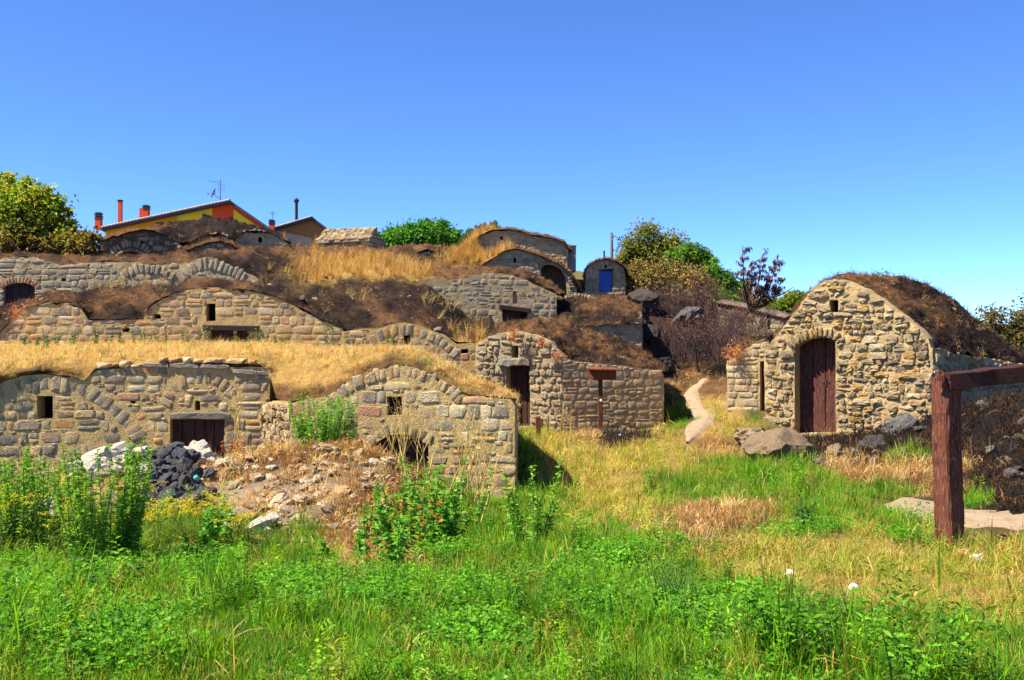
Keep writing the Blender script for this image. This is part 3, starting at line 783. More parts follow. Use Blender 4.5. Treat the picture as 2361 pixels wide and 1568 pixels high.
wa.stones(o, [h1, h2, h3, h4, h5, z1, z2, z3, zl], (0.12, 0.22), (0.16, 0.44), 0.007, 'tan', skip=0.02, gap=0.02, zmin=wa.uz((300, 1130))[1])
wa.bar(wa.uz((391, 967)), wa.uz((532, 967)), 0.115, 0.035, 0.3, 'granite', 'lintel', 0.008)
for a_, b_ in ((331, 390), (392, 459), (461, 530), (537, 625)):
    t0 = 846 + (a_ - 331) * 0.025 + (9 if a_ > 530 else 0); t1 = 846 + (b_ - 331) * 0.025 + (14 if a_ > 530 else 0)
    wa.bar(wa.uz((a_, t0)), wa.uz((b_, t1)), 0.075, 0.04, 0.32, 'coping', 'coping_slab', 0.008)
for (x0, x1, y, hh, pl) in ((364, 384, 838, 0.1, 'brick'), (386, 418, 838, 0.11, 'tan'), (420, 442, 839, 0.12, 'lit'), (443, 467, 839, 0.09, 'lit'), (469, 518, 839, 0.1, 'brick'), (524, 566, 840, 0.1, 'tan'), (568, 595, 842, 0.09, 'brick'), (221, 252, 852, 0.12, 'lit'), (258, 272, 846, 0.07, 'brick'), (275, 297, 850, 0.13, 'lit'), (300, 326, 850, 0.07, 'lit')):
    q = wa.uz(((x0 + x1) / 2, y)); wa.put(q[0], q[1] + hh / 2, (x1 - x0) / F * 16.2, hh, 0.2, 0.03, pl, name='coping_stone')
wa.door(h3, 5, 0.14); wa.door(h4, 5, 0.16)
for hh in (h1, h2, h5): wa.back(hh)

# ------------------------------------------------------------------ cellar C: arched front cellar in the centre
C = empty('stone_cellar', P(930, 1150, 14), 'arched front cellar with barred square window and low door behind dry stalks', 'cellar', 'stone wine cellars on the hillside')
wc = Wall(C, (669, 14.2), (1187, 13.85))
o = wc.poly([(669, 1170), (669, 929), (760, 915), (786, 898), (826, 881), (860, 861), (907, 843), (933, 843), (960, 851), (994, 871), (1034, 891), (1060, 908), (1084, 915), (1177, 919), (1187, 935), (1187, 1170)])
h1 = wc.poly(rect(892, 914, 927, 958)); h2 = wc.poly(arch(857, 988, 1030, 1001, 1130))
wc.core(o, [h1, h2], 'mortar', seed=2.0, amp=0.006, rag=0.012)
z1 = wc.voussoirs(wc.poly([(768, 944), (785, 925), (815, 902), (850, 886), (890, 875), (925, 872), (960, 877), (1000, 893), (1030, 912), (1055, 935)]), 0.18, 0.085, 'brown', 0.004, jit=0.25, gap=1.08)
z2 = wc.voussoirs(wc.poly([(857, 1031)] + arch(857, 988, 1030, 1001, 1130)[1:-1] + [(988, 1031)]), 0.17, 0.12, 'slate', 0.008)
wc.stones(o, [h1, h2, z1, z2], (0.13, 0.22), (0.18, 0.46), 0.007, 'tan', skip=0.02, gap=0.02, zmin=wc.uz((900, 1160))[1])
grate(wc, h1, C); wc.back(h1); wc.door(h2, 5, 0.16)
ws = Wall(C, (606, 15.7), (669, 14.2))
o = ws.poly([(606, 1150), (606, 936), (625, 928), (669, 928), (669, 1150)])
ws.core(o, [], 'mortar_lit', amp=0.06, grid=0.06, seed=5.0, rag=0.03)
ws.stones(o, [], (0.09, 0.16), (0.10, 0.26), 0.05, 'lit', 'stone_rough', rough=0.03, gap=0.01, roll=0.2)
wr = Wall(C, (1187, 14.0), (1193, 17.8))
zt0 = wc.uz((1187, 922))[1]
o = [(0, zt0 - 2.2), (0, zt0), (2.0, zt0 - 0.25), (4.0, zt0 - 0.75), (4.05, zt0 - 2.2)]
wr.core(o, [], 'mortar_grey', seed=6.0); wr.stones(o, [], (0.17, 0.26), (0.28, 0.5), 0.012, 'brown', zmin=zt0 - 1.6, limit=70)

# ------------------------------------------------------------------ cellar B: long second tier, three humps
B = empty('stone_cellar', P(520, 800, 24), 'long second tier cellar above the straw terrace with timber lintel over sunken door', 'cellar', 'stone wine cellars on the hillside')
wb = Wall(B, (-300, 23.6), (790, 24.3))
o = wb.poly([(-300, 840), (-300, 862), (-80, 803), (0, 769), (50, 713), (90, 703), (124, 697), (160, 702), (187, 713), (204, 739), (331, 737), (336, 714), (351, 703), (401, 677), (448, 666), (495, 662), (568, 669), (635, 686), (685, 709), (735, 736), (790, 759), (790, 845)][::1])
o = [p for p in o if True]
o = wb.poly([(-80, 850), (-80, 803), (0, 769), (50, 713), (90, 703), (124, 697), (160, 702), (187, 713), (204, 739), (331, 737), (336, 714), (351, 703), (401, 677), (448, 666), (495, 662), (568, 669), (635, 686), (685, 709), (735, 736), (790, 759), (790, 850)])
h1 = wb.poly(rect(475.5, 700, 497, 740)); h2 = wb.poly(rect(484, 762, 576, 830)); h3 = wb.poly(rect(354, 724, 371, 735)); h4 = wb.poly(rect(282, 757, 302, 766)); h5 = wb.poly(rect(768, 792, 784, 804))
wb.core(o, [h1, h2, h3, h4, h5], 'mortar', seed=3.0, amp=0.006, rag=0.015)
wb.stones(o, [h1, h2, h3, h4, h5, wb.poly(rect(464, 745, 600, 765))], (0.14, 0.23), (0.18, 0.5), 0.007, 'tan', skip=0.02, gap=0.022)
wb.bar(wb.uz((468, 762)), wb.uz((597, 764)), 0.135, 0.05, 0.3)
wb.door(h2, 4, 0.16)
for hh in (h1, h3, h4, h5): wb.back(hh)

B2 = empty('stone_cellar', P(950, 850, 24.5), 'low arched wall with slit window between the straw terrace and the signposted cellar', 'cellar', 'stone wine cellars on the hillside')
w2 = Wall(B2, (790, 24.3), (1112, 24.6))
o = w2.poly([(790, 900), (790, 763), (830, 758), (866, 757), (903, 747), (936, 744), (976, 754), (1023, 771), (1053, 794), (1090, 791), (1112, 797), (1112, 960), (1000, 960)])
h1 = w2.poly(rect(931, 773, 946, 806)); h2 = w2.poly(rect(1063, 805, 1080, 815))
w2.core(o, [h1, h2], 'mortar', seed=4.0, amp=0.006, rag=0.015)
z1 = w2.voussoirs(w2.poly([(862, 800), (880, 785), (905, 776), (936, 772), (970, 780), (1000, 792), (1025, 808), (1045, 828)]), 0.27, 0.17, 'tan', 0.008, gap=0.96)
w2.stones(o, [h1, h2, z1], (0.13, 0.22), (0.18, 0.42), 0.007, 'tan', skip=0.03, gap=0.02)
w2.back(h1); w2.back(h2)

# ------------------------------------------------------------------ cellar D: signposted cellar in the middle
D = empty('stone_cellar', P(1290, 1010, 23.5), 'middle cellar with tall dark door, rough stone lintel and signpost in front', 'cellar', 'stone wine cellars on the hillside')
wd = Wall(D, (1096, 24.35), (1296, 23.5))
o = wd.poly([(1096, 1050), (1096, 797), (1117, 781), (1150, 767), (1190, 764), (1233, 771), (1267, 787), (1290, 814), (1296, 822), (1296, 1050)])
h1 = wd.poly(rect(1179, 797, 1195, 825)); h2 = wd.poly(rect(1166, 844, 1222, 985))
wd.core(o, [h1, h2], 'mortar_grey', seed=7.0, amp=0.02, rag=0.015, thick=0.4)
wd.stones(o, [h1, h2, wd.poly(rect(1148, 822, 1226, 846))], (0.13, 0.2), (0.15, 0.34), 0.034, 'blue', 'stone_rough', skip=0.03, rough=0.014, gap=0.015)
wd.bar(wd.uz((1150, 845)), wd.uz((1224, 843)), 0.17, 0.13, 0.3, 'granite', 'lintel', 0.022, 8)
wd.door(h2, 4, 0.3); wd.back(h1, 0.38)
w3 = Wall(D, (1296, 23.5), (1531, 24.1))
o = w3.poly([(1296, 1050), (1296, 823), (1340, 835), (1390, 839), (1450, 846), (1524, 855), (1531, 866), (1531, 1030)])
w3.core(o, [], 'mortar_grey', seed=8.0, amp=0.008, rag=0.012, thick=0.4)
w3.stones(o, [], (0.15, 0.22), (0.18, 0.40), 0.010, 'brown', skip=0.02, gap=0.022, limit=170)
earth('earth_roof', [
    [(1096, 801, 24.5), (1150, 768, 24.3), (1190, 766, 24.15), (1233, 773, 23.95), (1267, 789, 23.8), (1290, 815, 23.7), (1304, 828, 23.75), (1390, 840, 24.0), (1450, 847, 24.15), (1528, 858, 24.35)],
    [(1100, 785, 25.2), (1150, 754, 25), (1195, 747, 24.8), (1240, 750, 24.7), (1290, 775, 24.6), (1320, 795, 24.6), (1350, 808, 24.7), (1410, 822, 24.8), (1460, 834, 24.9), (1530, 851, 25.0)],
    [(1104, 780, 26.4), (1150, 752, 26.3), (1200, 744, 26.2), (1250, 746, 26), (1300, 756, 26), (1350, 775, 26), (1400, 792, 26.1), (1440, 806, 26.2), (1490, 830, 26.3), (1532, 852, 26.4)],
    [(1108, 785, 28.5), (1150, 760, 28.5), (1200, 748, 28.5), (1250, 748, 28.5), (1310, 754, 28.5), (1370, 768, 28.5), (1420, 782, 28.5), (1460, 798, 28.5), (1500, 824, 28.5), (1532, 850, 28.6)],
    [(1108, 820, 31), (1200, 800, 31), (1310, 800, 31), (1420, 815, 31), (1532, 870, 30.5)]], parent=D, n=130, m=10, amp=0.15, ns=2.2, seed=8.0)

# ------------------------------------------------------------------ cellar E: the big sunlit cellar on the right
E = empty('stone_cellar', P(1950, 990, 18), 'large right-hand cellar with sunlit rubble front and weathered arched plank door', 'cellar', 'stone wine cellars on the hillside')
we = Wall(E, (1762, 19.25), (2150, 17.55))
o = we.poly([(1766, 1030), (1763, 900), (1761, 806), (1789, 776), (1819, 736), (1856, 689), (1873, 666), (1903, 644), (1943, 643), (1983, 659), (2040, 696), (2087, 733), (2123, 763), (2140, 783), (2150, 812), (2153, 1030)])
dr = [(1832, 1000), (1832, 800), (1845, 790), (1862, 783), (1880, 779), (1900, 778), (1915, 780), (1927, 786), (1927, 1000)]
h1 = we.poly(rect(1912, 692, 1933, 720)); h2 = we.poly(dr)
we.core(o, [h1, h2], 'mortar_lit', seed=9.0, amp=0.035, grid=0.07, thick=0.45, rag=0.02)
z1 = we.voussoirs(we.poly([(1826, 806)] + dr[1:-1] + [(1930, 806)]), 0.19, 0.085, 'lit', 0.045, 'stone_rough')
we.stones(o, [h1, h2, z1], (0.085, 0.165), (0.10, 0.34), 0.026, 'lit', 'stone_rough', skip=0.03, gap=0.0, rough=0.026, limit=290, roll=0.14)
we.door(h2, 3, 0.34, 'wood_worn'); we.back(h1, 0.42)
we2 = Wall(E, (2150, 17.55), (2480, 22.9))
o = we2.poly([(2150, 1010), (2150, 800), (2215, 815), (2280, 826), (2340, 836), (2470, 856), (2480, 985)])
we2.core(o, [], 'mortar_lit', seed=10.0, amp=0.03, thick=0.4, rag=0.02)
we2.stones(o, [], (0.15, 0.24), (0.18, 0.46), 0.045, 'lit', 'stone_rough', skip=0.04, limit=90, zmin=we2.uz((2250, 905))[1])
earth('earth_roof', [
    [(x, y + 5, we.A.y + we.uz((x, y))[0] * we.T.y + 0.22) for x, y in ((1763, 803), (1789, 773), (1819, 733), (1856, 686), (1873, 663), (1903, 641), (1943, 640), (1983, 656), (2040, 693), (2087, 730), (2123, 760), (2140, 780), (2152, 803))],
    [(1800, 790, 20.5), (1850, 700, 20.2), (1890, 655, 20), (1960, 637, 19.6), (2020, 643, 19.4), (2080, 675, 19.2), (2130, 715, 18.8), (2180, 765, 18.5), (2212, 800, 18.35), (2218, 815, 18.3)],
    [(1850, 790, 22), (1940, 655, 21.3), (2000, 638, 20.9), (2040, 638, 20.7), (2090, 645, 20.5), (2140, 667, 20.3), (2200, 718, 20.1), (2240, 765, 19.9), (2272, 810, 19.7), (2282, 826, 19.6)],
    [(1930, 790, 23.5), (2050, 680, 22.6), (2100, 655, 22.2), (2140, 662, 22), (2200, 697, 21.7), (2250, 741, 21.4), (2300, 785, 21.1), (2330, 815, 20.8), (2342, 836, 20.7)],
    [(2050, 820, 25), (2150, 735, 24), (2200, 722, 23.4), (2250, 752, 22.8), (2300, 785, 22.5), (2345, 812, 22.2), (2380, 830, 22), (2400, 845, 21.8)],
    [(2200, 850, 26), (2280, 835, 25), (2330, 835, 24.5), (2370, 840, 24), (2420, 848, 23.5), (2450, 853, 23.2), (2470, 858, 23)]], parent=E, n=130, m=10, amp=0.12, ns=2.6, seed=12.0)

An = empty('stone_annex', P(1720, 945, 20), 'low stone annex with narrow door left of the big sunlit cellar', 'annex')
wn_ = Wall(An, (1676, 20.0), (1772, 19.6))
o = wn_.poly([(1678, 970), (1676, 831), (1700, 815), (1726, 799), (1764, 781), (1772, 781), (1772, 970)])
h1 = wn_.poly(rect(1752, 833, 1770, 950))
wn_.core(o, [h1], 'mortar_grey', seed=13.0, rag=0.012)
wn_.stones(o, [h1], (0.12, 0.18), (0.15, 0.32), 0.022, 'slate', skip=0.06)
wn_.door(h1, 1, 0.15)
earth('earth_roof', [[(1676, 829, 19.97), (1700, 813, 19.9), (1726, 797, 19.8), (1774, 777, 19.55)], [(1682, 820, 20.6), (1705, 806, 20.6), (1730, 790, 20.5), (1780, 772, 20.4)], [(1690, 830, 22.5), (1710, 815, 22.5), (1740, 805, 22.5), (1800, 800, 22)], [(1690, 900, 24.5), (1710, 890, 24.5), (1740, 890, 24.5), (1800, 890, 24)]], parent=An, n=30, m=6, amp=0.05, seed=14.0)
wn2 = Wall(An, (1690, 24.3), (1676, 20.0)); zt0 = wn_.uz((1676, 833))[1]
o = [(0, zt0 - 1.3), (0, zt0 - 0.1), (wn2.L, zt0), (wn2.L, zt0 - 1.3)]
wn2.core(o, [], 'mortar_grey', seed=14.0); wn2.stones(o, [], (0.16, 0.24), (0.24, 0.45), 0.014, 'lit', skip=0.06, limit=60)

# ------------------------------------------------------------------ cellar F: middle tier
Fc = empty('stone_cellar', P(1180, 755, 32), 'middle tier cellar with dark square stones, slanting timber lintel and blocked niche', 'cellar', 'stone wine cellars on the hillside')
wf = Wall(Fc, (940, 31.8), (1283, 32.3))
o = wf.poly([(950, 800), (958, 648), (1000, 645), (1056, 644), (1090, 636), (1117, 630), (1157, 630), (1190, 637), (1220, 649), (1250, 664), (1283, 677), (1283, 800)])
h1 = wf.poly(rect(1158, 714, 1217, 770)); h2 = wf.poly(rect(1182, 672, 1193, 700))
wf.core(o, [h1, h2], 'mortar_grey', seed=15.0, amp=0.006, rag=0.015)
wf.stones(o, [h1, h2, wf.poly(rect(1148, 700, 1226, 724))], (0.17, 0.27), (0.22, 0.52), 0.006, 'slate', skip=0.10, gap=0.05)
wf.bar(wf.uz((1151, 713)), wf.uz((1223, 722)), 0.15, 0.06, 0.3)
wf.door(wf.poly(rect(1158, 714, 1204, 768)), 3, 0.25); wf.back(h2, 0.12, 'blocked_niche', 'mortar_grey')
earth('earth_roof', [
    [(x, y, wf.A.y + wf.uz((x, y))[0] * wf.T.y + 0.12) for x, y in ((950, 648), (1000, 645), (1056, 644), (1117, 630), (1157, 630), (1190, 637), (1220, 649), (1250, 664), (1286, 678))],
    [(955, 640, 33.2), (1000, 632, 33.2), (1056, 632, 33), (1117, 622, 32.8), (1160, 620, 32.7), (1200, 625, 32.6), (1235, 640, 32.5), (1262, 655, 32.4), (1292, 676, 32.3)],
    [(960, 628, 36), (1000, 624, 36), (1056, 622, 36), (1117, 618, 36), (1160, 618, 36), (1200, 622, 36), (1240, 634, 35.5), (1270, 650, 35), (1300, 676, 34.5)],
    [(960, 650, 38.5), (1056, 650, 38.5), (1160, 650, 38.5), (1240, 660, 38), (1300, 690, 37.5)]], parent=Fc, n=80, m=7, amp=0.09, ns=1.8, seed=16.0)

# ------------------------------------------------------------------ cellar G: low wall with burnt roof
G = empty('stone_cellar', P(1400, 810, 31), 'low walled cellar with burnt roof and drainpipe behind the signposted cellar', 'cellar', 'stone wine cellars on the hillside')
wg = Wall(G, (1270, 31.2), (1480, 31.2))
o = wg.poly([(1270, 860), (1270, 752), (1330, 750), (1478, 748), (1480, 860)])
wg.core(o, [], 'mortar_grey', seed=17.0, rag=0.012)
wg.stones(o, [], (0.12, 0.18), (0.2, 0.45), 0.012, 'brown', skip=0.06)
MB().tube([P(1481, 692, 31.05), P(1481, 800, 31.05)], 0.025, 6).build('drainpipe', M['iron'], G)
earth('earth_roof', [
    [(1262, 756, 31.05), (1330, 750, 31.05), (1400, 749, 31.05), (1482, 747, 31.05)],
    [(1264, 735, 31.8), (1330, 732, 31.8), (1400, 735, 31.8), (1484, 735, 31.8)],
    [(1266, 708, 34.5), (1330, 699, 34.5), (1400, 702, 34.5), (1440, 706, 34.5), (1478, 714, 34.3)],
    [(1266, 695, 38), (1330, 690, 38), (1400, 696, 38), (1440, 700, 38), (1478, 712, 37.5)],
    [(1260, 690, 44), (1330, 678, 44), (1400, 682, 44), (1440, 690, 43), (1500, 720, 42)]], parent=G, n=90, m=9, amp=0.2, ns=1.6, seed=18.0)
wg2 = Wall(G, (1480, 31.2), (1477, 37)); zt0 = wg.uz((1480, 748))[1]
o = [(0, zt0 - 1.5), (0, zt0), (3.4, zt0 + 0.62), (5.8, zt0 + 0.4), (5.8, zt0 - 1.5)]
wg2.core(o, [], 'mortar_dark', seed=19.0); wg2.stones(o, [], (0.18, 0.28), (0.3, 0.5), 0.015, 'dark', limit=60)

# ------------------------------------------------------------------ third tier, left
T3 = empty('stone_cellar', P(300, 690, 30), 'long grey upper cellar wall at left with brick-arched plank door', 'cellar', 'stone wine cellars on the hillside')
wt = Wall(T3, (-250, 29.8), (600, 30.6))
o = wt.poly([(-250, 800), (-250, 610), (-60, 605), (0, 599), (17, 592), (77, 594), (110, 604), (134, 611), (234, 605), (291, 604), (368, 611), (434, 605), (455, 597), (481, 591), (515, 604), (551, 621), (585, 637), (600, 650), (600, 740)])
dr = arch(8, 81, 663, 652, 760)
h1 = wt.poly(dr); h2 = wt.poly(rect(141, 641, 152, 649)); h3 = wt.poly(arch(458, 491, 656, 648, 664, 7))
wt.core(o, [h1, h2, h3], 'mortar_grey', seed=20.0, rag=0.02, amp=0.02)
z1 = wt.voussoirs(wt.poly([(5, 668)] + dr[1:-1] + [(84, 668)]), 0.2, 0.09, 'brick', 0.012)
z2 = wt.voussoirs(wt.poly([(425, 650), (440, 634), (460, 624), (481, 622), (505, 626), (530, 636), (560, 652)]), 0.36, 0.14, 'blue', 0.02)
z3 = wt.voussoirs(wt.poly([(285, 650), (300, 636), (325, 630), (350, 630), (375, 636), (395, 650)]), 0.3, 0.15, 'blue', 0.03)
wt.stones(o, [h1, h2, h3, z1, z2, z3], (0.15, 0.25), (0.2, 0.5), 0.012, 'blue', skip=0.03, gap=0.02, limit=230)
wt.door(h1, 4, 0.15); wt.back(h2); wt.back(h3)
earth('earth_roof', [
    [(-250, 610, 29.92), (-60, 605, 30.07), (0, 598, 30.12), (17, 591, 30.17), (77, 593, 30.17), (134, 610, 30.27), (234, 604, 30.37), (291, 603, 30.42), (368, 610, 30.47), (434, 604, 30.57), (455, 596, 30.57), (481, 590, 30.62), (515, 603, 30.67), (551, 620, 30.67), (600, 649, 30.77)],
    [(-250, 602, 30.6), (0, 590, 30.7), (77, 586, 30.7), (134, 597, 30.8), (234, 596, 31), (368, 598, 31), (434, 593, 31), (481, 582, 31.2), (515, 590, 31.3), (560, 605, 31.4), (612, 640, 31.5)],
    [(-250, 600, 34), (0, 590, 34), (134, 592, 34), (234, 594, 34), (368, 592, 34.5), (434, 586, 35), (481, 580, 35), (530, 582, 35), (580, 592, 35), (625, 615, 34.5)],
    [(-250, 605, 41), (0, 600, 41), (234, 598, 41), (368, 592, 41), (434, 586, 41), (481, 580, 41), (530, 576, 41), (580, 574, 41), (640, 590, 40)]], parent=T3, n=130, m=8, amp=0.16, ns=1.5, seed=21.0)

# ------------------------------------------------------------------ fourth tier: hump under the painted house
T4 = empty('stone_cellar', P(330, 598, 40), 'upper cellar with a dark red arched door below the painted house', 'cellar', 'stone wine cellars on the hillside')
w4 = Wall(T4, (232, 40), (430, 40.3))
o = w4.poly([(232, 615), (232, 557), (262, 546), (294, 537), (330, 531), (355, 534), (377, 542), (400, 555), (425, 572), (430, 615)])
dr = arch(271, 332, 593, 580, 610)
h1 = w4.poly(dr); h2 = w4.poly(rect(322, 553, 330, 561))
w4.core(o, [h1, h2], 'mortar_dark', seed=22.0, amp=0.03, rag=0.02)
z1 = w4.voussoirs(w4.poly([(267, 598)] + dr[1:-1] + [(336, 598)]), 0.13, 0.11, 'brown', 0.02)
z2 = w4.voussoirs(w4.poly([(262, 590), (272, 579), (285, 572), (302, 569), (318, 572), (330, 579), (340, 590)]), 0.3, 0.14, 'blue', 0.01)
w4.stones(o, [h1, h2, z1, z2], (0.14, 0.22), (0.18, 0.45), 0.012, 'dark', skip=0.25)
w4.door(h1, 4, 0.15, 'red_door', 'dark red painted arched door'); w4.back(h2)
for (a_, b_, pts, vz, hole, seed) in (
    ((415, 41.2), (530, 41.4), [(415, 600), (425, 564), (450, 548), (480, 540), (507, 538), (522, 545), (535, 560), (535, 600)], [(440, 566), (460, 556), (485, 551), (507, 550), (525, 558)], None, 23.0),
    ((543, 42.0), (666, 42.3), [(538, 585), (543, 545), (562, 533), (590, 529), (626, 539), (649, 551), (666, 562), (666, 590)], [(548, 566), (556, 552), (570, 545), (590, 541), (612, 545)], rect(595, 547, 604, 559), 24.0),
    ((350, 37.6), (548, 37.8), [(350, 625), (390, 588), (436, 577), (480, 560), (507, 556), (530, 562), (548, 576), (548, 630)], None, None, 25.0)):
    wk = Wall(T4, a_, b_); o = wk.poly(pts); hs = [wk.poly(hole)] if hole else []
    wk.core(o, hs, 'mortar_dark' if seed != 24.0 else 'mortar_grey', seed=seed, amp=0.03, rag=0.02)
    zz = [wk.voussoirs(wk.poly(vz), 0.28, 0.16, 'blue', 0.02)] if vz else []
    wk.stones(o, hs + zz, (0.13, 0.2), (0.16, 0.5), 0.016, 'dark' if seed != 24.0 else 'blue', skip=0.08)
    if hole: wk.back(hs[0])
earth('earth_roof', [
    [(226, 558, 39.9), (262, 544, 39.9), (294, 535, 39.9), (330, 529, 39.9), (355, 531, 40), (380, 541, 40.1), (412, 560, 40.3), (440, 556, 40.9), (470, 542, 41.1), (507, 536, 41.2), (530, 545, 41.4), (545, 545, 41.8), (562, 531, 41.9), (590, 527, 42), (626, 537, 42.1), (649, 549, 42.2), (668, 561, 42.2)],
    [(228, 553, 40.8), (262, 540, 41), (294, 534, 41), (330, 529, 41), (360, 528, 41), (400, 532, 41.2), (440, 532, 41.6), (480, 526, 42), (520, 522, 42.2), (560, 522, 42.5), (600, 524, 42.8), (640, 538, 43), (670, 560, 43)],
    [(236, 552, 43.5), (294, 534, 43.8), (340, 529, 44), (380, 523, 44), (430, 514, 44), (471, 508, 44), (495, 507, 44), (543, 516, 44), (590, 528, 44), (626, 539, 44), (668, 560, 44)],
    [(236, 560, 47.5), (340, 540, 48), (430, 520, 48), (495, 515, 48), (590, 530, 48), (668, 570, 48)],
    [(236, 600, 52), (340, 600, 52), (495, 600, 52), (668, 610, 52)]], parent=T4, n=130, m=9, amp=0.22, ns=1.3, seed=26.0)
earth('earth_roof', [
    [(345, 612, 37.4), (390, 587, 37.5), (436, 575, 37.5), (480, 558, 37.6), (507, 554, 37.6), (530, 560, 37.6), (552, 576, 37.7)],
    [(350, 606, 38.4), (395, 582, 38.4), (440, 568, 38.4), (480, 556, 38.4), (507, 553, 38.4), (532, 558, 38.4), (558, 574, 38.4)],
    [(360, 606, 41.6), (400, 590, 41.6), (440, 576, 41.6), (480, 566, 41.6), (507, 562, 41.6), (540, 566, 41.6), (570, 578, 41.6)]], parent=T4, n=50, m=6, amp=0.08, seed=27.0)

# ------------------------------------------------------------------ stone hut with stone-slab roof
Hs = empty('stone_hut', P(810, 575, 46), 'small gabled stone hut with sunlit slab roof beside the brown house', 'hut')
wh = Wall(Hs, (729, 46.2), (852, 45.0))
o = wh.poly([(731, 590), (731, 557), (740, 551), (800, 549), (848, 549), (852, 590)])
wh.core(o, [], 'mortar_dark', seed=28.0, rag=0.02); wh.stones(o, [], (0.16, 0.24), (0.22, 0.5), 0.02, 'dark')
wh2 = Wall(Hs, (852, 45.0), (890, 46.6))
o = wh2.poly([(852, 590), (849, 551), (858, 535), (866, 527), (876, 541), (888, 562), (890, 590)])
wh2.core(o, [], 'mortar_dark', seed=29.0, rag=0.02); wh2.stones(o, [], (0.16, 0.26), (0.2, 0.45), 0.02, 'blue')
RS = [P(729, 556, 46.1), P(852, 550, 44.85), P(866, 527, 45.75), P(752, 530, 47.2), P(892, 566, 46.8), P(780, 560, 48.4)]
MB().add([RS[0], RS[1], RS[2], RS[3]] + [v - Vector((0, 0, 0.1)) for v in (RS[0], RS[1], RS[2], RS[3])] + [RS[4], RS[5], RS[4] - Vector((0, 0, 0.1)), RS[5] - Vector((0, 0, 0.1))],
         [(0, 1, 2, 3), (7, 6, 5, 4), (0, 4, 5, 1), (0, 3, 7, 4), (1, 5, 6, 2), (2, 8, 9, 3), (6, 7, 11, 10), (2, 6, 10, 8), (8, 10, 11, 9), (3, 9, 11, 7)]).build('roof', M['coping'], Hs)
for i in range(5):
    for j in range(9):
        u = (j + rnd.uniform(0.2, 0.8)) / 9; v = (i + 0.5) / 5
        p = RS[0].lerp(RS[1], u).lerp(RS[3].lerp(RS[2], u), v)
        n_ = (RS[1] - RS[0]).cross(RS[3] - RS[0]).normalized()
        ob = bpy.data.objects.new('roof_slab', rnd.choice(stone_set('stone_rough'))); COL.objects.link(ob); ob.parent = Hs
        ob.location = p + n_ * 0.02 - Hs.location; ob.rotation_euler = n_.to_track_quat('Z', 'Y').to_euler(); ob.scale = (rnd.uniform(0.25, 0.42), rnd.uniform(0.2, 0.34), 0.14)
        c = rnd.choice(PAL['lit']); ob.color = (c[0] * 0.8, c[1] * 0.8, c[2] * 0.85, 1)

# ------------------------------------------------------------------ burnt mound with a little arch
Mo = empty('stone_cellar', P(980, 605, 46), 'small dark vault arch half buried in a burnt mound before the green tree', 'cellar', 'stone wine cellars on the hillside')
wm = Wall(Mo, (955, 45.6), (1016, 45.6))
dr = arch(969, 1001, 597, 587, 604, 7)
o = wm.poly([(952, 615), (955, 592), (968, 582), (985, 578), (1003, 583), (1016, 594), (1018, 615)]); h1 = wm.poly(dr)
wm.core(o, [h1], 'mortar_dark', seed=30.0, rag=0.02)
zz = wm.voussoirs(wm.poly([(967, 600)] + dr[1:-1] + [(1003, 600)]), 0.17, 0.12, 'lit', 0.03)
wm.stones(o, [h1, zz], (0.12, 0.18), (0.18, 0.4), 0.02, 'dark'); wm.back(h1)
earth('earth_roof', [
    [(880, 600, 46), (920, 595, 45.7), (950, 590, 45.5), (968, 580, 45.5), (985, 576, 45.5), (1003, 581, 45.5), (1020, 594, 45.6), (1045, 606, 46)],
    [(885, 585, 47.5), (920, 578, 47), (950, 573, 47), (985, 571, 47), (1010, 575, 47), (1035, 587, 47), (1056, 604, 47)],
    [(888, 576, 50), (920, 570, 50), (950, 567, 50), (985, 566, 50), (1010, 570, 50), (1035, 578, 50), (1060, 592, 50)],
    [(888, 600, 56), (950, 600, 56), (1010, 600, 56), (1060, 610, 56)]], parent=Mo, n=70, m=8, amp=0.18, ns=1.6, seed=31.0)

# ------------------------------------------------------------------ the two ruined vaults on the crest
Ru = empty('stone_ruin', P(1190, 630, 43), 'big ruined stone vault on the crest with tiny window and grass-covered back', 'ruin')
wu = Wall(Ru, (1075, 43), (1311, 43))
o = wu.poly([(1062, 640), (1080, 576), (1092, 556), (1110, 544), (1133, 534), (1173, 531), (1198, 535), (1223, 543), (1274, 551), (1300, 561), (1311, 577), (1307, 600), (1309, 640)])
h1 = wu.poly(rect(1152, 545, 1159, 553))
wu.core(o, [h1], 'mortar_grey', seed=32.0, amp=0.04, rag=0.03)
zz = wu.voussoirs(wu.poly([(1140, 583), (1155, 573), (1175, 568), (1195, 571), (1210, 579)]), 0.26, 0.14, 'blue', 0.02)
wu.stones(o, [h1, zz], (0.12, 0.2), (0.18, 0.42), 0.02, 'brown', skip=0.08, limit=180); wu.back(h1)
earth('earth_roof', [
    [(1016, 615, 42.8), (1045, 596, 42.8), (1080, 573, 42.8), (1092, 553, 42.8), (1110, 541, 42.8), (1133, 531, 42.8), (1173, 528, 42.8), (1198, 532, 42.8), (1223, 540, 42.8), (1274, 548, 42.8), (1300, 558, 42.8), (1314, 576, 42.8)],
    [(1020, 610, 43.6), (1050, 590, 43.8), (1082, 565, 44), (1100, 545, 44), (1133, 529, 44), (1173, 526, 44), (1200, 530, 44), (1230, 538, 44), (1274, 546, 44), (1300, 556, 44), (1318, 578, 44)],
    [(1026, 615, 48), (1060, 590, 48), (1090, 560, 48), (1133, 540, 48), (1173, 536, 48), (1230, 545, 48), (1290, 560, 48), (1318, 590, 48)]], parent=Ru, n=70, m=6, amp=0.09, seed=33.0)
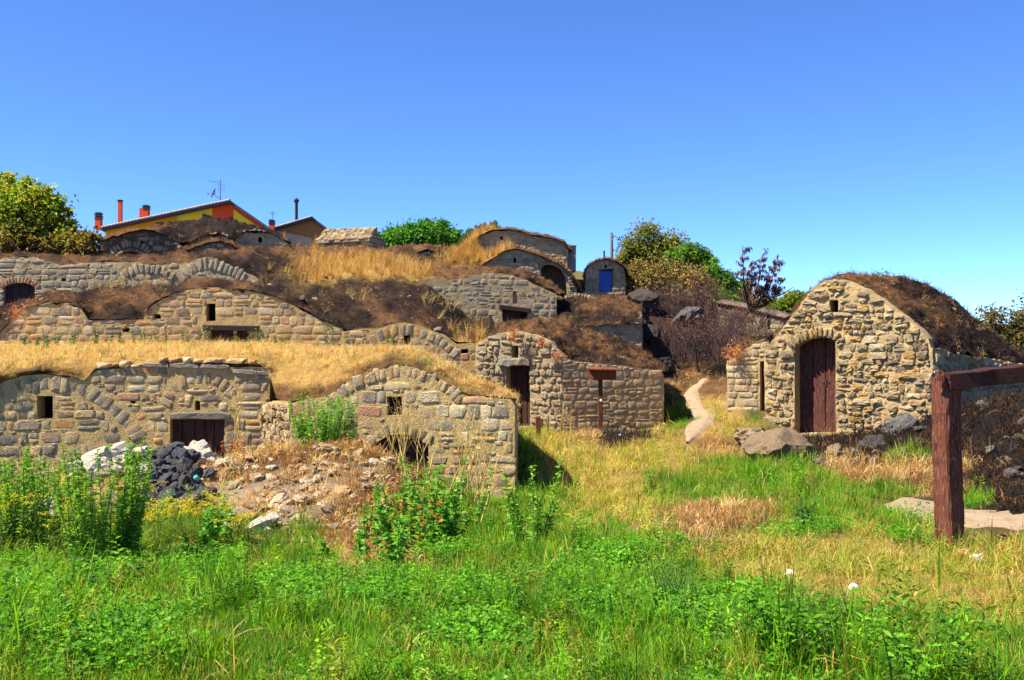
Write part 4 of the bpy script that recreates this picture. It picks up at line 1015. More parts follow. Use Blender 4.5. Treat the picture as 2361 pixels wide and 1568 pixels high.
earth('earth_roof', [
    [(1000, 628, 40.5), (1030, 622, 40.6), (1062, 618, 41), (1090, 612, 41.4), (1120, 606, 41.6)],
    [(1008, 618, 41.8), (1035, 605, 42), (1066, 590, 42.2), (1085, 580, 42.4), (1096, 570, 42.6)],
    [(1016, 616, 42.9), (1045, 597, 42.9), (1080, 574, 42.9), (1092, 556, 42.9), (1110, 545, 42.9)]], parent=Ru, n=30, m=6, amp=0.06, seed=34.0)
bx = P(1305, 625, 44.5); bt = P(1328, 566, 44.5)
M['plaster_grey'] = m_plain('grey_plaster', (0.33, 0.30, 0.26), 0.95, 0.35, 2.0)
MB().box(bx, Vector((bt.x - bx.x, 0, 0)), Vector((0, 1.2, 0)), Vector((0, 0, bt.z - bx.z))).box(P(1304, 567, 44.4), Vector((0.5, 0, 0)), Vector((0, 1.4, 0)), Vector((0, 0, 0.05))).build('plastered_pier', M['plaster_grey'], Ru)

Rf = empty('stone_ruin', P(1230, 660, 39), 'smaller broken vault of pale stones with open dark cave below the crest ruin', 'ruin')
wv = Wall(Rf, (1115, 39), (1318, 39))
dr = [(1250, 680), (1247, 618), (1256, 610), (1275, 610), (1293, 620), (1304, 640), (1308, 680)]
o = wv.poly([(1114, 690), (1116, 612), (1137, 597), (1160, 581), (1190, 574), (1215, 580), (1240, 590), (1284, 607), (1310, 630), (1330, 667), (1330, 690)])
h1 = wv.poly(dr); h2 = wv.poly(rect(1184, 590, 1190, 606))
wv.core(o, [h1, h2], 'mortar_grey', seed=35.0, amp=0.03, rag=0.03)
zz = wv.voussoirs(wv.poly([(1240, 622), (1250, 608), (1270, 606), (1294, 617), (1308, 640), (1312, 668)]), 0.22, 0.13, 'dark', 0.08, 'stone_rough')
wv.stones(o, [h1, h2, zz], (0.12, 0.19), (0.18, 0.46), 0.035, 'blue', skip=0.02, gap=0.02)
wv.back(h1, 0.8, 'cave_back', 'mortar_dark'); wv.back(h2)
earth('earth_roof', [
    [(1100, 618, 38.8), (1135, 596, 38.8), (1160, 579, 38.8), (1190, 572, 38.8), (1215, 578, 38.8), (1240, 588, 38.8), (1284, 605, 38.8), (1312, 628, 38.8), (1334, 668, 38.8)],
    [(1108, 610, 39.8), (1140, 590, 39.8), (1165, 576, 39.8), (1190, 571, 39.8), (1220, 576, 39.8), (1250, 588, 39.8), (1290, 604, 39.8), (1318, 628, 39.8), (1338, 668, 39.8)],
    [(1114, 616, 42.9), (1145, 600, 42.9), (1190, 588, 42.9), (1250, 600, 42.9), (1318, 640, 42.9), (1338, 675, 42.9)]], parent=Rf, n=60, m=6, amp=0.1, seed=36.0)

# ------------------------------------------------------------------ blue-door hut
Bh = empty('stone_hut', P(1396, 672, 45), 'small round-topped stone hut with a blue corrugated metal door', 'hut')
wq = Wall(Bh, (1350, 45), (1443, 45.3))
o = wq.poly([(1349, 690), (1350, 626), (1358, 612), (1377, 601), (1400, 598), (1424, 606), (1438, 617), (1442, 630), (1443, 690)])
h1 = wq.poly(rect(1381, 623, 1413, 674)); h2 = wq.poly(rect(1394, 611, 1400, 618))
wq.core(o, [h1, h2], 'mortar_grey', seed=37.0, rag=0.02, thick=0.4)
zz = wq.voussoirs(wq.poly([(1362, 634), (1370, 622), (1384, 614), (1400, 611), (1416, 616), (1428, 628)]), 0.24, 0.2, 'blue', 0.02)
wq.stones(o, [h1, h2, zz], (0.14, 0.22), (0.18, 0.42), 0.02, 'blue', skip=0.1); wq.back(h2)
mb = MB(); l, r_, zb, zt = h1[0][0], h1[2][0], h1[0][1], h1[1][1]; n_ = 24; V = []; fs = []
for i in range(n_ + 1):
    z = zb + (zt - zb) * i / n_; dd = -0.12 + 0.022 * math.sin(i * math.pi / 1.5)
    V += [wq.w(l, z, dd), wq.w(r_, z, dd), wq.w(r_, z, dd - 0.05), wq.w(l, z, dd - 0.05)]
for i in range(n_):
    for k in range(4): fs.append((i * 4 + k, i * 4 + (k + 1) % 4, i * 4 + 4 + (k + 1) % 4, i * 4 + 4 + k))
mb.add(V, fs).build('door', M['blue_metal'], Bh)['label'] = 'blue corrugated metal door'
wq.bar((l - 0.06, zt), (r_ + 0.06, zt), 0.07, 0.02, 0.3)
MB().tube([P(1393, 600, 46), P(1393, 578, 46)], 0.045, 6).build('vent_pipe', M['iron'], Bh)
earth('earth_roof', [
    [(1346, 640, 44.9), (1350, 624, 44.9), (1358, 610, 44.9), (1377, 599, 44.9), (1400, 596, 44.95), (1424, 604, 45), (1440, 615, 45.1), (1446, 640, 45.2)],
    [(1346, 640, 46.2), (1352, 622, 46.2), (1362, 609, 46.2), (1380, 600, 46.2), (1402, 597, 46.2), (1424, 604, 46.2), (1442, 618, 46.2), (1446, 640, 46.2)],
    [(1350, 650, 49), (1362, 630, 49), (1400, 612, 49), (1446, 650, 49)]], parent=Bh, n=40, m=6, amp=0.06, seed=38.0)

# arch fragment half buried in front of the hut
Fr = empty('arch_fragment', P(1340, 690, 38.5), 'flat row of voussoirs half buried left of the blue-door hut', 'arch')
wz = Wall(Fr, (1292, 38.4), (1375, 38.4)); o = wz.poly([(1290, 700), (1296, 682), (1315, 675), (1345, 676), (1372, 686), (1376, 700)])
wz.core(o, [], 'mortar_dark', seed=39.0); wz.voussoirs(wz.poly([(1296, 695), (1310, 688), (1330, 685), (1352, 688), (1372, 697)]), 0.16, 0.12, 'blue', 0.03)

# ------------------------------------------------------------------ far wall with tiled top
Hw = empty('boundary_wall', P(1730, 765, 40), 'weathered tile-topped wall behind the burnt tree', 'wall')
wy = Wall(Hw, (1655, 41), (1818, 38.6))
o = wy.poly([(1655, 790), (1655, 700), (1700, 705), (1760, 720), (1815, 735), (1818, 800)])
h1 = wy.poly(rect(1770, 738, 1776, 760))
wy.core(o, [h1], 'mortar_dark', seed=40.0); wy.stones(o, [h1], (0.15, 0.22), (0.2, 0.5), 0.012, 'dark', skip=0.3); wy.back(h1)
M['tile'] = m_plain('clay_tile', (0.26, 0.18, 0.13), 0.9, 0.45, 3)
for i in range(26):
    t = (i + 0.5) / 26; a = wy.uz((1655 + t * 160, 700 + 35 * t ** 1.3))
    MB().tube([wy.w(a[0], a[1] + 0.02, 0.12), wy.w(a[0], a[1] + 0.14, -0.42)], [0.07, 0.06], 6).build('tile', M['tile'], Hw, True)
# ------------------------------------------------------------------ houses behind the crest
M['orange_wall'] = m_plain('orange_wall_paint', (0.85, 0.36, 0.016), 0.85, 0.08, 1.0, bstr=0.05)
M['yellow_wall'] = m_plain('yellow_wall_paint', (0.90, 0.64, 0.04), 0.85, 0.08, 1.0, bstr=0.05)
M['red_wall'] = m_plain('red_wall_paint', (0.85, 0.085, 0.022), 0.85, 0.08, 1.0, bstr=0.05)
M['fascia'] = m_plain('roof_fascia', (0.06, 0.06, 0.09), 0.7, 0.2)
M['brown_wall'] = m_plain('brown_wall_paint', (0.45, 0.18, 0.055), 0.9, 0.12, 1.0, bstr=0.05)
M['pink_wall'] = m_plain('pink_plaster', (0.58, 0.40, 0.28), 0.9, 0.1, 1.0, bstr=0.05)
M['beige_wall'] = m_plain('beige_plaster', (0.42, 0.32, 0.20), 0.9, 0.2, 1.0, bstr=0.05)
M['chimney_red'] = m_plain('chimney_red_paint', (0.62, 0.07, 0.025), 0.85, 0.15, 3)
M['chimney_dark'] = m_plain('chimney_cap', (0.05, 0.035, 0.04), 0.8, 0.3, 6)
M['metal_grey'] = m_plain('grey_metal', (0.20, 0.20, 0.23), 0.5, 0.2, 5)
M['glass_dark'] = m_plain('window_shade', (0.06, 0.055, 0.05), 0.3, 0.2, 2)

def slab(pts, vec, name, mat, parent):
    n = len(pts); v = Vector(vec)
    return MB().add([Vector(p) for p in pts] + [Vector(p) + v for p in pts], [tuple(range(n)), tuple(range(2 * n - 1, n - 1, -1))] + [(i, n + i, n + (i + 1) % n, (i + 1) % n) for i in range(n)]).build(name, mat, parent)
def gable_roof(parent, L, A_, R_, d, deep, over, thick, mat_top, ntile, lean=-0.22):
    """two slopes from eave L over apex A_ to eave R_ (picture units), running back from depth d"""
    l, a, r = P(L[0], L[1], d - over), P(A_[0], A_[1], d - over), P(R_[0], R_[1], d - over)
    back = Vector(((deep + over) * lean, deep + over, 0)); dn = Vector((0, 0, -thick))
    rf = MB().add([l, a, a + back, l + back, l + dn, a + dn, a + back + dn, l + back + dn], [(0, 1, 2, 3), (7, 6, 5, 4), (0, 4, 5, 1), (1, 5, 6, 2), (2, 6, 7, 3), (3, 7, 4, 0)]).add(
        [a, r, r + back, a + back, a + dn, r + dn, r + back + dn, a + back + dn], [(0, 1, 2, 3), (7, 6, 5, 4), (0, 4, 5, 1), (1, 5, 6, 2), (2, 6, 7, 3), (3, 7, 4, 0)]).build('roof', M['fascia'], parent)
    for (p, q) in ((l, a), (a, r)):
        n_ = ntile if p is l else 0
        for i in range(n_):
            c0 = p.lerp(q, i / n_) + Vector((0, -0.04, 0.03)); c1 = p.lerp(q, (i + 1.15) / n_) + Vector((0, -0.04, 0.05))
            MB().tube([c0, c1], [0.075, 0.06], 6).build('tile', mat_top, rf, True)
        up = (q - p).normalized()
        k = 14 if p is l else 0
        for i in range(k):      # tile courses lying on the slope
            c0 = p.lerp(q, (i + 0.2) / k) + Vector((0, 0.1, 0.03))
            MB().tube([c0, c0 + back * 0.98], 0.07, 5).build('tile', mat_top, rf, True)
    return rf
H1 = empty('painted_house', P(450, 575, 62), 'gabled house with orange, yellow and red wall panels behind the burnt hump', 'house')
wH = Wall(H1, (240, 62), (700, 62))
def hp(pts, name, mat, th=0.3, dd=0.0):
    return slab([wH.w(*wH.uz(p), dd) for p in pts], Vector((0, th, 0)), name, M[mat], H1)
def roofy(px): return 527.5 - (px - 237) * (527.5 - 466) / (531 - 237) if px < 531 else 466 + (px - 531) * (549 - 466) / (656 - 531)
hp([(243, 600), (243, roofy(243) + 3), (409, roofy(409) + 3), (409, 600)], 'wall_panel', 'orange_wall')['label'] = 'orange wall panel'
hp([(409.2, 600), (409.2, roofy(409) + 3), (489, roofy(489) + 3), (489, 600)], 'wall_panel', 'yellow_wall')['label'] = 'yellow wall panel'
hp([(489.2, 600), (489.2, roofy(489) + 3), (531, 469), (660, roofy(660) + 3), (660, 600)], 'wall_panel', 'red_wall')['label'] = 'red wall panel under the gable'
hp([(539, 600), (539, 483), (600, 526), (640, 556), (640, 600)], 'wall_panel', 'yellow_wall', 0.03, 0.035)['label'] = 'yellow triangular panel'
hp([(467, 520), (467, 492.5), (488, 498), (488, 520)], 'window', 'glass_dark', 0.04, 0.045)
hp([(528, 520), (528, 501), (538, 502), (538, 520)], 'window', 'glass_dark', 0.04, 0.045)
hp([(360, 530), (360, 514), (378, 512), (378, 530)], 'window', 'glass_dark', 0.04, 0.045)
M['tile_light'] = m_plain('sunlit_roof_tile', (0.45, 0.33, 0.28), 0.9, 0.4, 3)  # paler tile colour than the plain clay tile
gable_roof(H1, (234, 525.5), (531, 462), (690, 572), 62, 11, 0.5, 0.17, M['tile_light'], 40)
MB().tube([P(389, 511, 61.8), P(411, 518, 61.2)], 0.05, 6).build('bracket', M['fascia'], H1)
def chimney(px0, px1, top, bot, d, capy, parent, side=None):
    a, b = P(px0, bot, d), P(px1, top, d); w = b.x - a.x
    ch = MB().box(a, Vector((w, 0, 0)), Vector((0, w * 1.1, 0)), Vector((0, 0, P(0, capy, d).z - a.z))).build('chimney', M['chimney_red'], parent)
    zc = P(0, capy, d).z; n = 3; hh = (b.z - zc) / n
    for i in range(n):
        MB().box(Vector((a.x - 0.03, a.y - 0.03, zc + hh * i)), Vector((w + 0.06, 0, 0)), Vector((0, w * 1.1 + 0.06, 0)), Vector((0, 0, hh * 0.62))).box(
            Vector((a.x + 0.04, a.y + 0.04, zc + hh * (i + 0.6))), Vector((w - 0.08, 0, 0)), Vector((0, w * 1.1 - 0.08, 0)), Vector((0, 0, hh * 0.42))).build('cap_ring', M['chimney_dark'], ch)
    return ch
chimney(218.5, 231, 489, 530, 64, 504, H1)['label'] = 'short red chimney with dark cap'
c2 = chimney(271.5, 279.5, 460, 516, 63, 463.5, H1); c2['label'] = 'tall thin red chimney'
MB().tube([P(282, 517, 63), P(282, 475, 63)], 0.03, 5).build('pipe', M['metal_grey'], c2)
chimney(329, 341, 472, 507, 63, 482, H1)['label'] = 'wide red chimney with louvred cap'
MB().box(P(321, 510, 63.4), Vector((0.25, 0, 0)), Vector((0, 0.3, 0)), Vector((0, 0, 0.85))).build('chimney', M['chimney_red'], H1)
# antenna mast with dish
an = empty('antenna_mast', P(508, 466, 62.5), 'thin antenna mast with satellite dish on the painted house roof', 'antenna')
MB().tube([P(508, 468, 62.5), P(508, 414, 62.5)], 0.03, 6).build('mast', M['metal_grey'], an)
mb = MB().tube([P(482, 416.5, 62.5), P(508, 421, 62.5)], 0.014, 5)
for i in range(6):
    c = P(483 + i * 4, 416.8 + i * 0.7, 62.5); mb.tube([c - Vector((0, 0.25, 0)), c + Vector((0, 0.25, 0))], 0.008, 4)
mb.build('boom_aerial', M['metal_grey'], an)
mb = MB()
for yy in (426, 436):
    mb.tube([P(503, yy, 62.5), P(517, yy, 62.5)], 0.012, 4)
    for xx in (503.5, 512, 517): mb.tube([P(xx, yy - 5, 62.5), P(xx, yy + 4, 62.5)], 0.012, 4)
mb.build('panel_aerial', M['metal_grey'], an)
dc = P(494.5, 446, 62.2); ax = Vector((-0.8, -0.45, 0.35)).normalized(); e1 = ax.cross(Vector((0, 0, 1))).normalized(); e2 = ax.cross(e1)
V = [dc]; fs = []; n_ = 18
for k in range(3):
    for i in range(n_):
        t = 2 * math.pi * i / n_; rr = 0.34 * (k + 1) / 3
        V.append(dc + (e1 * math.cos(t) + e2 * math.sin(t)) * rr + ax * 0.09 * ((k + 1) / 3) ** 2)
for i in range(n_):
    fs.append((0, 1 + i, 1 + (i + 1) % n_))
    for k in range(2): fs.append((1 + k * n_ + i, 1 + (k + 1) * n_ + i, 1 + (k + 1) * n_ + (i + 1) % n_, 1 + k * n_ + (i + 1) % n_))
MB().add(V, fs).build('dish', M['chimney_dark'], an, True)
MB().tube([P(508, 454, 62.5), P(499, 454.5, 62.4), dc], 0.02, 5).tube([dc, P(479, 446, 62.2)], 0.014, 5).box(P(477.5, 448, 62.2), (0.09, 0, 0), (0, 0.09, 0), (0, 0, 0.09)).build('dish_arm', M['metal_grey'], an)

H2 = empty('brown_house', P(700, 575, 70), 'small brown gabled house with pink lower wall behind the stone hut', 'house')
wH = Wall(H2, (620, 70), (780, 70))
slab([wH.w(*wH.uz(p)) for p in [(634, 600), (634, 529), (720, 505), (757, 533), (757, 600)]], (0, 0.3, 0), 'wall', M['brown_wall'], H2)
slab([wH.w(*wH.uz(p), 0.05) for p in [(630, 600), (640, 532), (718, 549), (718, 600)]], (0, 0.04, 0), 'wall_panel', M['pink_wall'], H2)
gable_roof(H2, (630, 526.5), (720, 500), (764, 533), 70, 9, 0.45, 0.16, M['tile_light'], 20)
chimney(620, 631, 506, 545, 68, 516, H2)
MB().tube([P(683.5, 512, 70.5), P(683.5, 466, 70.5)], 0.11, 8).build('flue_pipe', M['chimney_dark'], H2)
MB().tube([P(683.5, 467, 70.5), P(683.5, 464, 70.5), P(683.5, 460, 70.5), P(683.5, 456, 70.5)], [0.12, 0.2, 0.17, 0.02], 10).build('flue_cowl', M['chimney_dark'], H2, True)
a2 = empty('television_aerial', P(628, 508, 68.3), 'small comb-like aerial above the short chimney of the brown house', 'antenna')
MB().tube([P(628, 512, 68.3), P(628, 487, 68.3)], 0.025, 5).build('mast', M['metal_grey'], a2)
mb = MB().tube([P(612, 503, 68.3), P(628, 506, 68.3)], 0.012, 4)
for i in range(5): mb.tube([P(624 + i * 2.2, 487 + (i % 2) * 3, 68.3), P(624 + i * 2.2, 496, 68.3)], 0.012, 4)
mb.tube([P(623, 491, 68.3), P(635, 489, 68.3)], 0.012, 4).build('boom_aerial', M['metal_grey'], a2)

H3 = empty('beige_house', P(1510, 610, 66), 'plain beige house half hidden behind trees near the utility pole', 'house')
wH = Wall(H3, (1425, 66), (1592, 66))
slab([wH.w(*wH.uz(p)) for p in [(1428, 640), (1428, 595), (1526, 547), (1580, 568), (1580, 640)]], (0, 0.3, 0), 'wall', M['beige_wall'], H3)
gable_roof(H3, (1420, 597), (1527, 543), (1590, 569), 66, 9, 0.5, 0.18, M['tile'], 22, 0.3)
MB().tube([P(1562, 560, 66.5), P(1562, 546, 66.5)], 0.13, 8).build('chimney', M['chimney_dark'], H3)
slab([wH.w(*wH.uz(p), 0.03) for p in [(1462, 612), (1462, 600), (1472, 600), (1472, 612)]], (0, 0.05, 0), 'window', M['glass_dark'], H3)

up = empty('utility_pole', P(1410, 600, 50), 'thin utility pole with a slack cable beside the blue-door hut', 'pole')
MB().tube([P(1410, 640, 50), P(1410, 538, 50)], [0.10, 0.075], 8).build('pole', M['metal_grey'], up)
pts = [P(1410 + 60 * t, 539.5 + 26 * t + 6 * math.sin(math.pi * t), 50 + 16 * t) for t in np.linspace(0, 1, 10)]
MB().tube(pts, 0.022, 4).build('cable', M['chimney_dark'], up)
MB().tube([P(1410, 540, 50), P(1413.5, 544, 49.9), P(1415, 550, 49.9), P(1412, 553, 49.9), P(1410, 551, 49.95)], 0.02, 4).build('cable_loop', M['metal_grey'], up)
MB().tube([P(1410, 538.5, 50), P(1410, 535.5, 50)], 0.05, 6).build('insulator', M['metal_grey'], up)

# ------------------------------------------------------------------ path
PATH_R = [(2620, 1238, 8.1), (2361, 1205, 8.55), (2240, 1190, 8.85), (2140, 1172, 9.3), (2085, 1155, 9.9)]
PATH_L = [(1585, 1032, 17.9), (1612, 1014, 19.5), (1640, 1000, 21), (1660, 985, 22.4), (1640, 962, 24.0), (1605, 935, 25.6), (1590, 915, 27), (1618, 900, 28.6), (1630, 888, 30)]
PATHPTS = []
def path(pts, width, lab):
    q = np.array([tuple(P(*p)) for p in pts]); t = np.linspace(0, 1, 46); s_ = np.linspace(0, 1, len(q))
    c = np.c_[np.interp(t, s_, q[:, 0]), np.interp(t, s_, q[:, 1])]
    for _ in range(3): c[1:-1] = (c[:-2] + 2 * c[1:-1] + c[2:]) / 4
    PATHPTS.append((c, width))
    tn = np.gradient(c, axis=0); tn /= np.linalg.norm(tn, axis=1)[:, None]; nn = np.c_[-tn[:, 1], tn[:, 0]]
    V = []; k = 9
    for i in range(len(c)):
        wv = width * (1 + 0.35 * noise.noise(Vector((i * 0.35, width, 2)))) * min(1.0, 0.15 + 0.16 * min(i, len(c) - 1 - i))
        for j in range(k):
            u = (j / (k - 1) - 0.5) * wv; xy = c[i] + nn[i] * u
            V.append((xy[0], xy[1], 0))
    V = np.array(V); V[:, 2] = ground_z(V[:, 0], V[:, 1]) + 0.045 - 0.05 * np.abs(np.tile(np.linspace(-1, 1, k), len(c))) ** 3
    i_, j_ = np.meshgrid(np.arange(k - 1), np.arange(len(c) - 1)); k0 = (j_ * k + i_).ravel()
    tag(link('path', np_mesh('path', V, quads=np.c_[k0, k0 + 1, k0 + k + 1, k0 + k]), M['path']), lab, None, None, 'structure')
M['path'] = m_mortar('path_dirt', (0.37, 0.27, 0.17), (0.31, 0.22, 0.14), (0.24, 0.17, 0.10))
path(PATH_R, 0.78, 'pale dirt path passing behind the fence post')
path(PATH_L, 0.46, 'pale dirt path climbing between the two stone cellars')

# ------------------------------------------------------------------ fence
fe = empty('wooden_fence', P(2192, 1255, 7.7), 'heavy red-brown fence post with one rail running out to the right', 'fence')
def rough_beam(p0, p1, w, h, name, mat, parent, seg=14, up=(0, 0, 1), j=0.006, yaw=0.0):
    p0, p1 = Vector(p0), Vector(p1); t = (p1 - p0).normalized(); a = t.cross(Vector(up)).normalized(); b = a.cross(t)
    if yaw:
        R = Matrix.Rotation(yaw, 3, t); a = R @ a; b = R @ b
    V = []; fs = []
    for i in range(seg + 1):
        c = p0.lerp(p1, i / seg) + a * 0.010 * noise.noise(Vector((i * 0.4, w, 1))) + b * 0.010 * noise.noise(Vector((i * 0.4, h, 7)))
        ch = 0.18
        for (x, y) in ((-1, -1 + ch), (-1, 1 - ch), (-1 + ch, 1), (1 - ch, 1), (1, 1 - ch), (1, -1 + ch), (1 - ch, -1), (-1 + ch, -1)):
            V.append(c + a * (x * w / 2 + rnd.uniform(-j, j)) + b * (y * h / 2 + rnd.uniform(-j, j)))
    for i in range(seg):
        for k in range(8): fs.append((i * 8 + k, i * 8 + (k + 1) % 8, i * 8 + 8 + (k + 1) % 8, i * 8 + 8 + k))
    fs += [tuple(range(7, -1, -1)), tuple(seg * 8 + k for k in range(8))]
    return MB().add(V, fs).build(name, mat, parent)
rough_beam(P(2191, 1300, 7.72), P(2180, 870, 7.72), 0.165, 0.165, 'post', M['fence_wood'], fe, 16, (0, 1, 0), yaw=0.42)
rough_beam(P(2169, 890, 7.62), P(2166, 855, 7.62), 0.045, 0.05, 'peg', M['fence_wood'], fe, 3, (0, 1, 0))
rough_beam(P(2178, 880, 7.66), P(2700, 822, 8.3), 0.12, 0.135, 'rail', M['beam_wood'], fe, 16)
rough_beam(P(2690, 1270, 8.42), P(2686, 812, 8.42), 0.165, 0.165, 'post', M['fence_wood'], fe, 16, (0, 1, 0), yaw=0.3)
MB().tube([P(2190, 882, 7.58), P(2190, 882, 7.54)], [0.012, 0.012], 6).build('bolt', M['iron'], fe)

# ------------------------------------------------------------------ signpost and stub
sg = empty('signpost', P(1384, 1020, 21), 'wooden signpost with small roofed board before the middle cellar', 'signpost')
rough_beam(P(1384.5, 1040, 21), P(1384.5, 874, 21), 0.09, 0.09, 'post', M['post_wood'], sg, 8, (0, 1, 0), 0.002)
rough_beam(P(1356.5, 863.5, 20.9), P(1420.5, 865, 20.75), 0.05, 0.21, 'board', M['sign_wood'], sg, 6, (0, 0, 1), 0.0015)
for (x0, x1) in ((1354.5, 1388), (1388.6, 1422.5)):
    slab([P(x0, 852 + (x0 - 1354) * 0.02, 20.7), P(x1, 852.6 + (x1 - 1354) * 0.02, 20.6), P(x1, 848.6 + (x1 - 1354) * 0.02, 20.95), P(x0, 848 + (x0 - 1354) * 0.02, 21.05)], (0, 0, 0.025), 'cap_board', M['sign_wood'], sg)
M['white_plastic'] = m_plain('white_plastic', (0.75, 0.75, 0.75), 0.5, 0.1)
MB().tube([P(1385.5, 923, 20.94), P(1385.5, 923, 20.93)], [0.028, 0.024], 12).build('disc', M['white_plastic'], sg)
st = empty('wooden_stub', P(1242, 1022, 19.6), 'short dark wooden stub standing beside the corner of the arched front cellar', 'post')
rough_beam(P(1242, 1050, 19.6), P(1241, 962, 19.6), 0.105, 0.105, 'post', M['post_wood'], st, 6, (0, 1, 0), 0.004)
MB().tube([P(1249, 966, 19.5), P(1251, 980, 19.5), P(1250, 990, 19.5)], [0.02, 0.014, 0.006], 5).build('splinter', M['post_wood'], st)

# ------------------------------------------------------------------ rocks
def rock_mesh(seed, n=2, amp=0.35, flat=0.0):
    bm = bmesh.new(); bmesh.ops.create_icosphere(bm, subdivisions=n, radius=0.5)
    r = random.Random(seed); cuts = [(Vector((r.gauss(0, 1), r.gauss(0, 1), r.gauss(0, 1))).normalized(), r.uniform(0.28, 0.42)) for _ in range(7)]
    for v in bm.verts:
        d = v.co.normalized()
        v.co *= 1 + amp * noise.fractal(d * 1.6 + Vector((seed, 0, 0)), 0.8, 2.0, 5)
        for (c, o_) in cuts:
            e = v.co.dot(c) - o_
            if e > 0: v.co -= c * e * 0.85
    me = bpy.data.meshes.new('rock'); bm.to_mesh(me); bm.free()
    me.polygons.foreach_set('use_smooth', np.zeros(len(me.polygons), dtype=bool))
    me.materials.append(M['rock']); return me
ROCKS = [rock_mesh(i + 3.7, 3, 0.5) for i in range(10)]
M['boulder'] = m_mortar('boulder_stone', (0.27, 0.20, 0.12), (0.18, 0.135, 0.09), (0.09, 0.07, 0.055))
BIG = [rock_mesh(i + 31.3, 4, 0.3) for i in range(4)]
for i_, me in enumerate(BIG):
    for v in me.vertices:
        q = v.co * 3.0 + Vector((i_ * 9.0, 0, 0)); v.co *= 1 + 0.16 * noise.fractal(q, 0.8, 2.1, 5) - 0.10 * abs(noise.noise(q * 0.9))
def rock(px, py, d, sx, sy, sz, col, label, group=None, big=None, name='rock', rot=None, cat='rock'):
    o = bpy.data.objects.new(name, BIG[big] if big is not None else rnd.choice(ROCKS)); COL.objects.link(o)
    o.location = P(px, py, d); o.scale = (sx, sy, sz)
    o.rotation_euler = rot or (rnd.uniform(-0.4, 0.4), rnd.uniform(-0.4, 0.4), rnd.uniform(0, 6.28))
    k = rnd.uniform(0.85, 1.15); o.color = (col[0] * k, col[1] * k, col[2] * k, 1)
    return tag(o, label, cat, group)
GREYB = (0.25, 0.18, 0.10)
rock(1808, 1040, 15.0, 1.25, 0.9, 0.85, (0.23, 0.165, 0.10), 'large grey boulder below the weathered arched door', None, 0, 'boulder', (0, 0.1, 0.2), 'boulder')
rock(1742, 1010, 16.2, 0.8, 0.6, 0.45, (0.27, 0.20, 0.125), 'flat pale boulder beside the dirt path, left of the largest boulder', None, 1, 'boulder', (0, 0, 0.6), 'boulder')
rock(2076, 990, 15.6, 0.75, 0.5, 0.5, (0.17, 0.16, 0.155), 'blue-grey rock slab embedded in the burnt bank', None, 2, 'boulder', (0.3, 0, 0.3), 'boulder')
rock(1935, 1042, 14.6, 0.34, 0.3, 0.22, (0.24, 0.17, 0.11), 'small brown boulder in burnt soil right of the largest boulder', None, 3, 'boulder', None, 'boulder')
rock(2010, 1030, 14.9, 0.5, 0.4, 0.36, (0.06, 0.05, 0.045), 'sooty dark boulder in the burnt bank', None, 1, 'boulder', None, 'boulder')
rock(1492, 690, 40, 1.5, 1.4, 1.1, (0.055, 0.045, 0.04), 'dark burnt outcrop right of the blue-door hut', None, 0, 'boulder', (0, 0, 1.0), 'boulder')
rock(1580, 735, 38.5, 1.5, 1.2, 0.8, (0.09, 0.08, 0.08), 'grey outcrop inside the burnt shrubs', None, 2, 'boulder', None, 'boulder')
rock(1505, 770, 33, 0.8, 0.7, 0.9, (0.035, 0.03, 0.03), 'black rock beside the low walled cellar', None, 3, 'boulder', None, 'boulder')
rock(1540, 840, 28.5, 0.55, 0.5, 0.6, (0.03, 0.026, 0.026), 'sooty rock at the right end of the middle cellar roof', None, 1, 'boulder', None, 'boulder')
rock(1600, 722, 38, 0.8, 0.8, 0.55, (0.12, 0.11, 0.11), 'small grey outcrop above the burnt shrubs', None, 3, 'boulder', None, 'boulder')
# pale concrete lumps and black asphalt lumps of the rubble heap
WL = 'pale concrete lump in the rubble heap'; BL = 'black asphalt lump in the rubble heap'
for (px, py, d, s_) in [(232, 1062, 12.1, .42), (200, 1082, 12, .34), (262, 1058, 12.3, .4), (285, 1075, 12.1, .26), (225, 1095, 11.8, .36), (255, 1090, 11.9, .3), (180, 1100, 11.8, .3), (460, 1045, 12.4, .3), (440, 1050, 12.5, .26), (475, 1060, 12.3, .22), (300, 1060, 12.4, .3), (320, 1090, 11.8, .26), (110, 1190, 10.3, .34), (90, 1210, 10.2, .26), (330, 1056, 12.4, .26), (430, 1135, 11.4, .2), (100, 1165, 10.4, .2)]:
    s_ *= 1.1
    rock(px, py - 4, d, s_ * rnd.uniform(.9, 1.3), s_, s_ * rnd.uniform(.7, .95), (0.52, 0.46, 0.38), WL, 'pale lumps in the rubble heap')
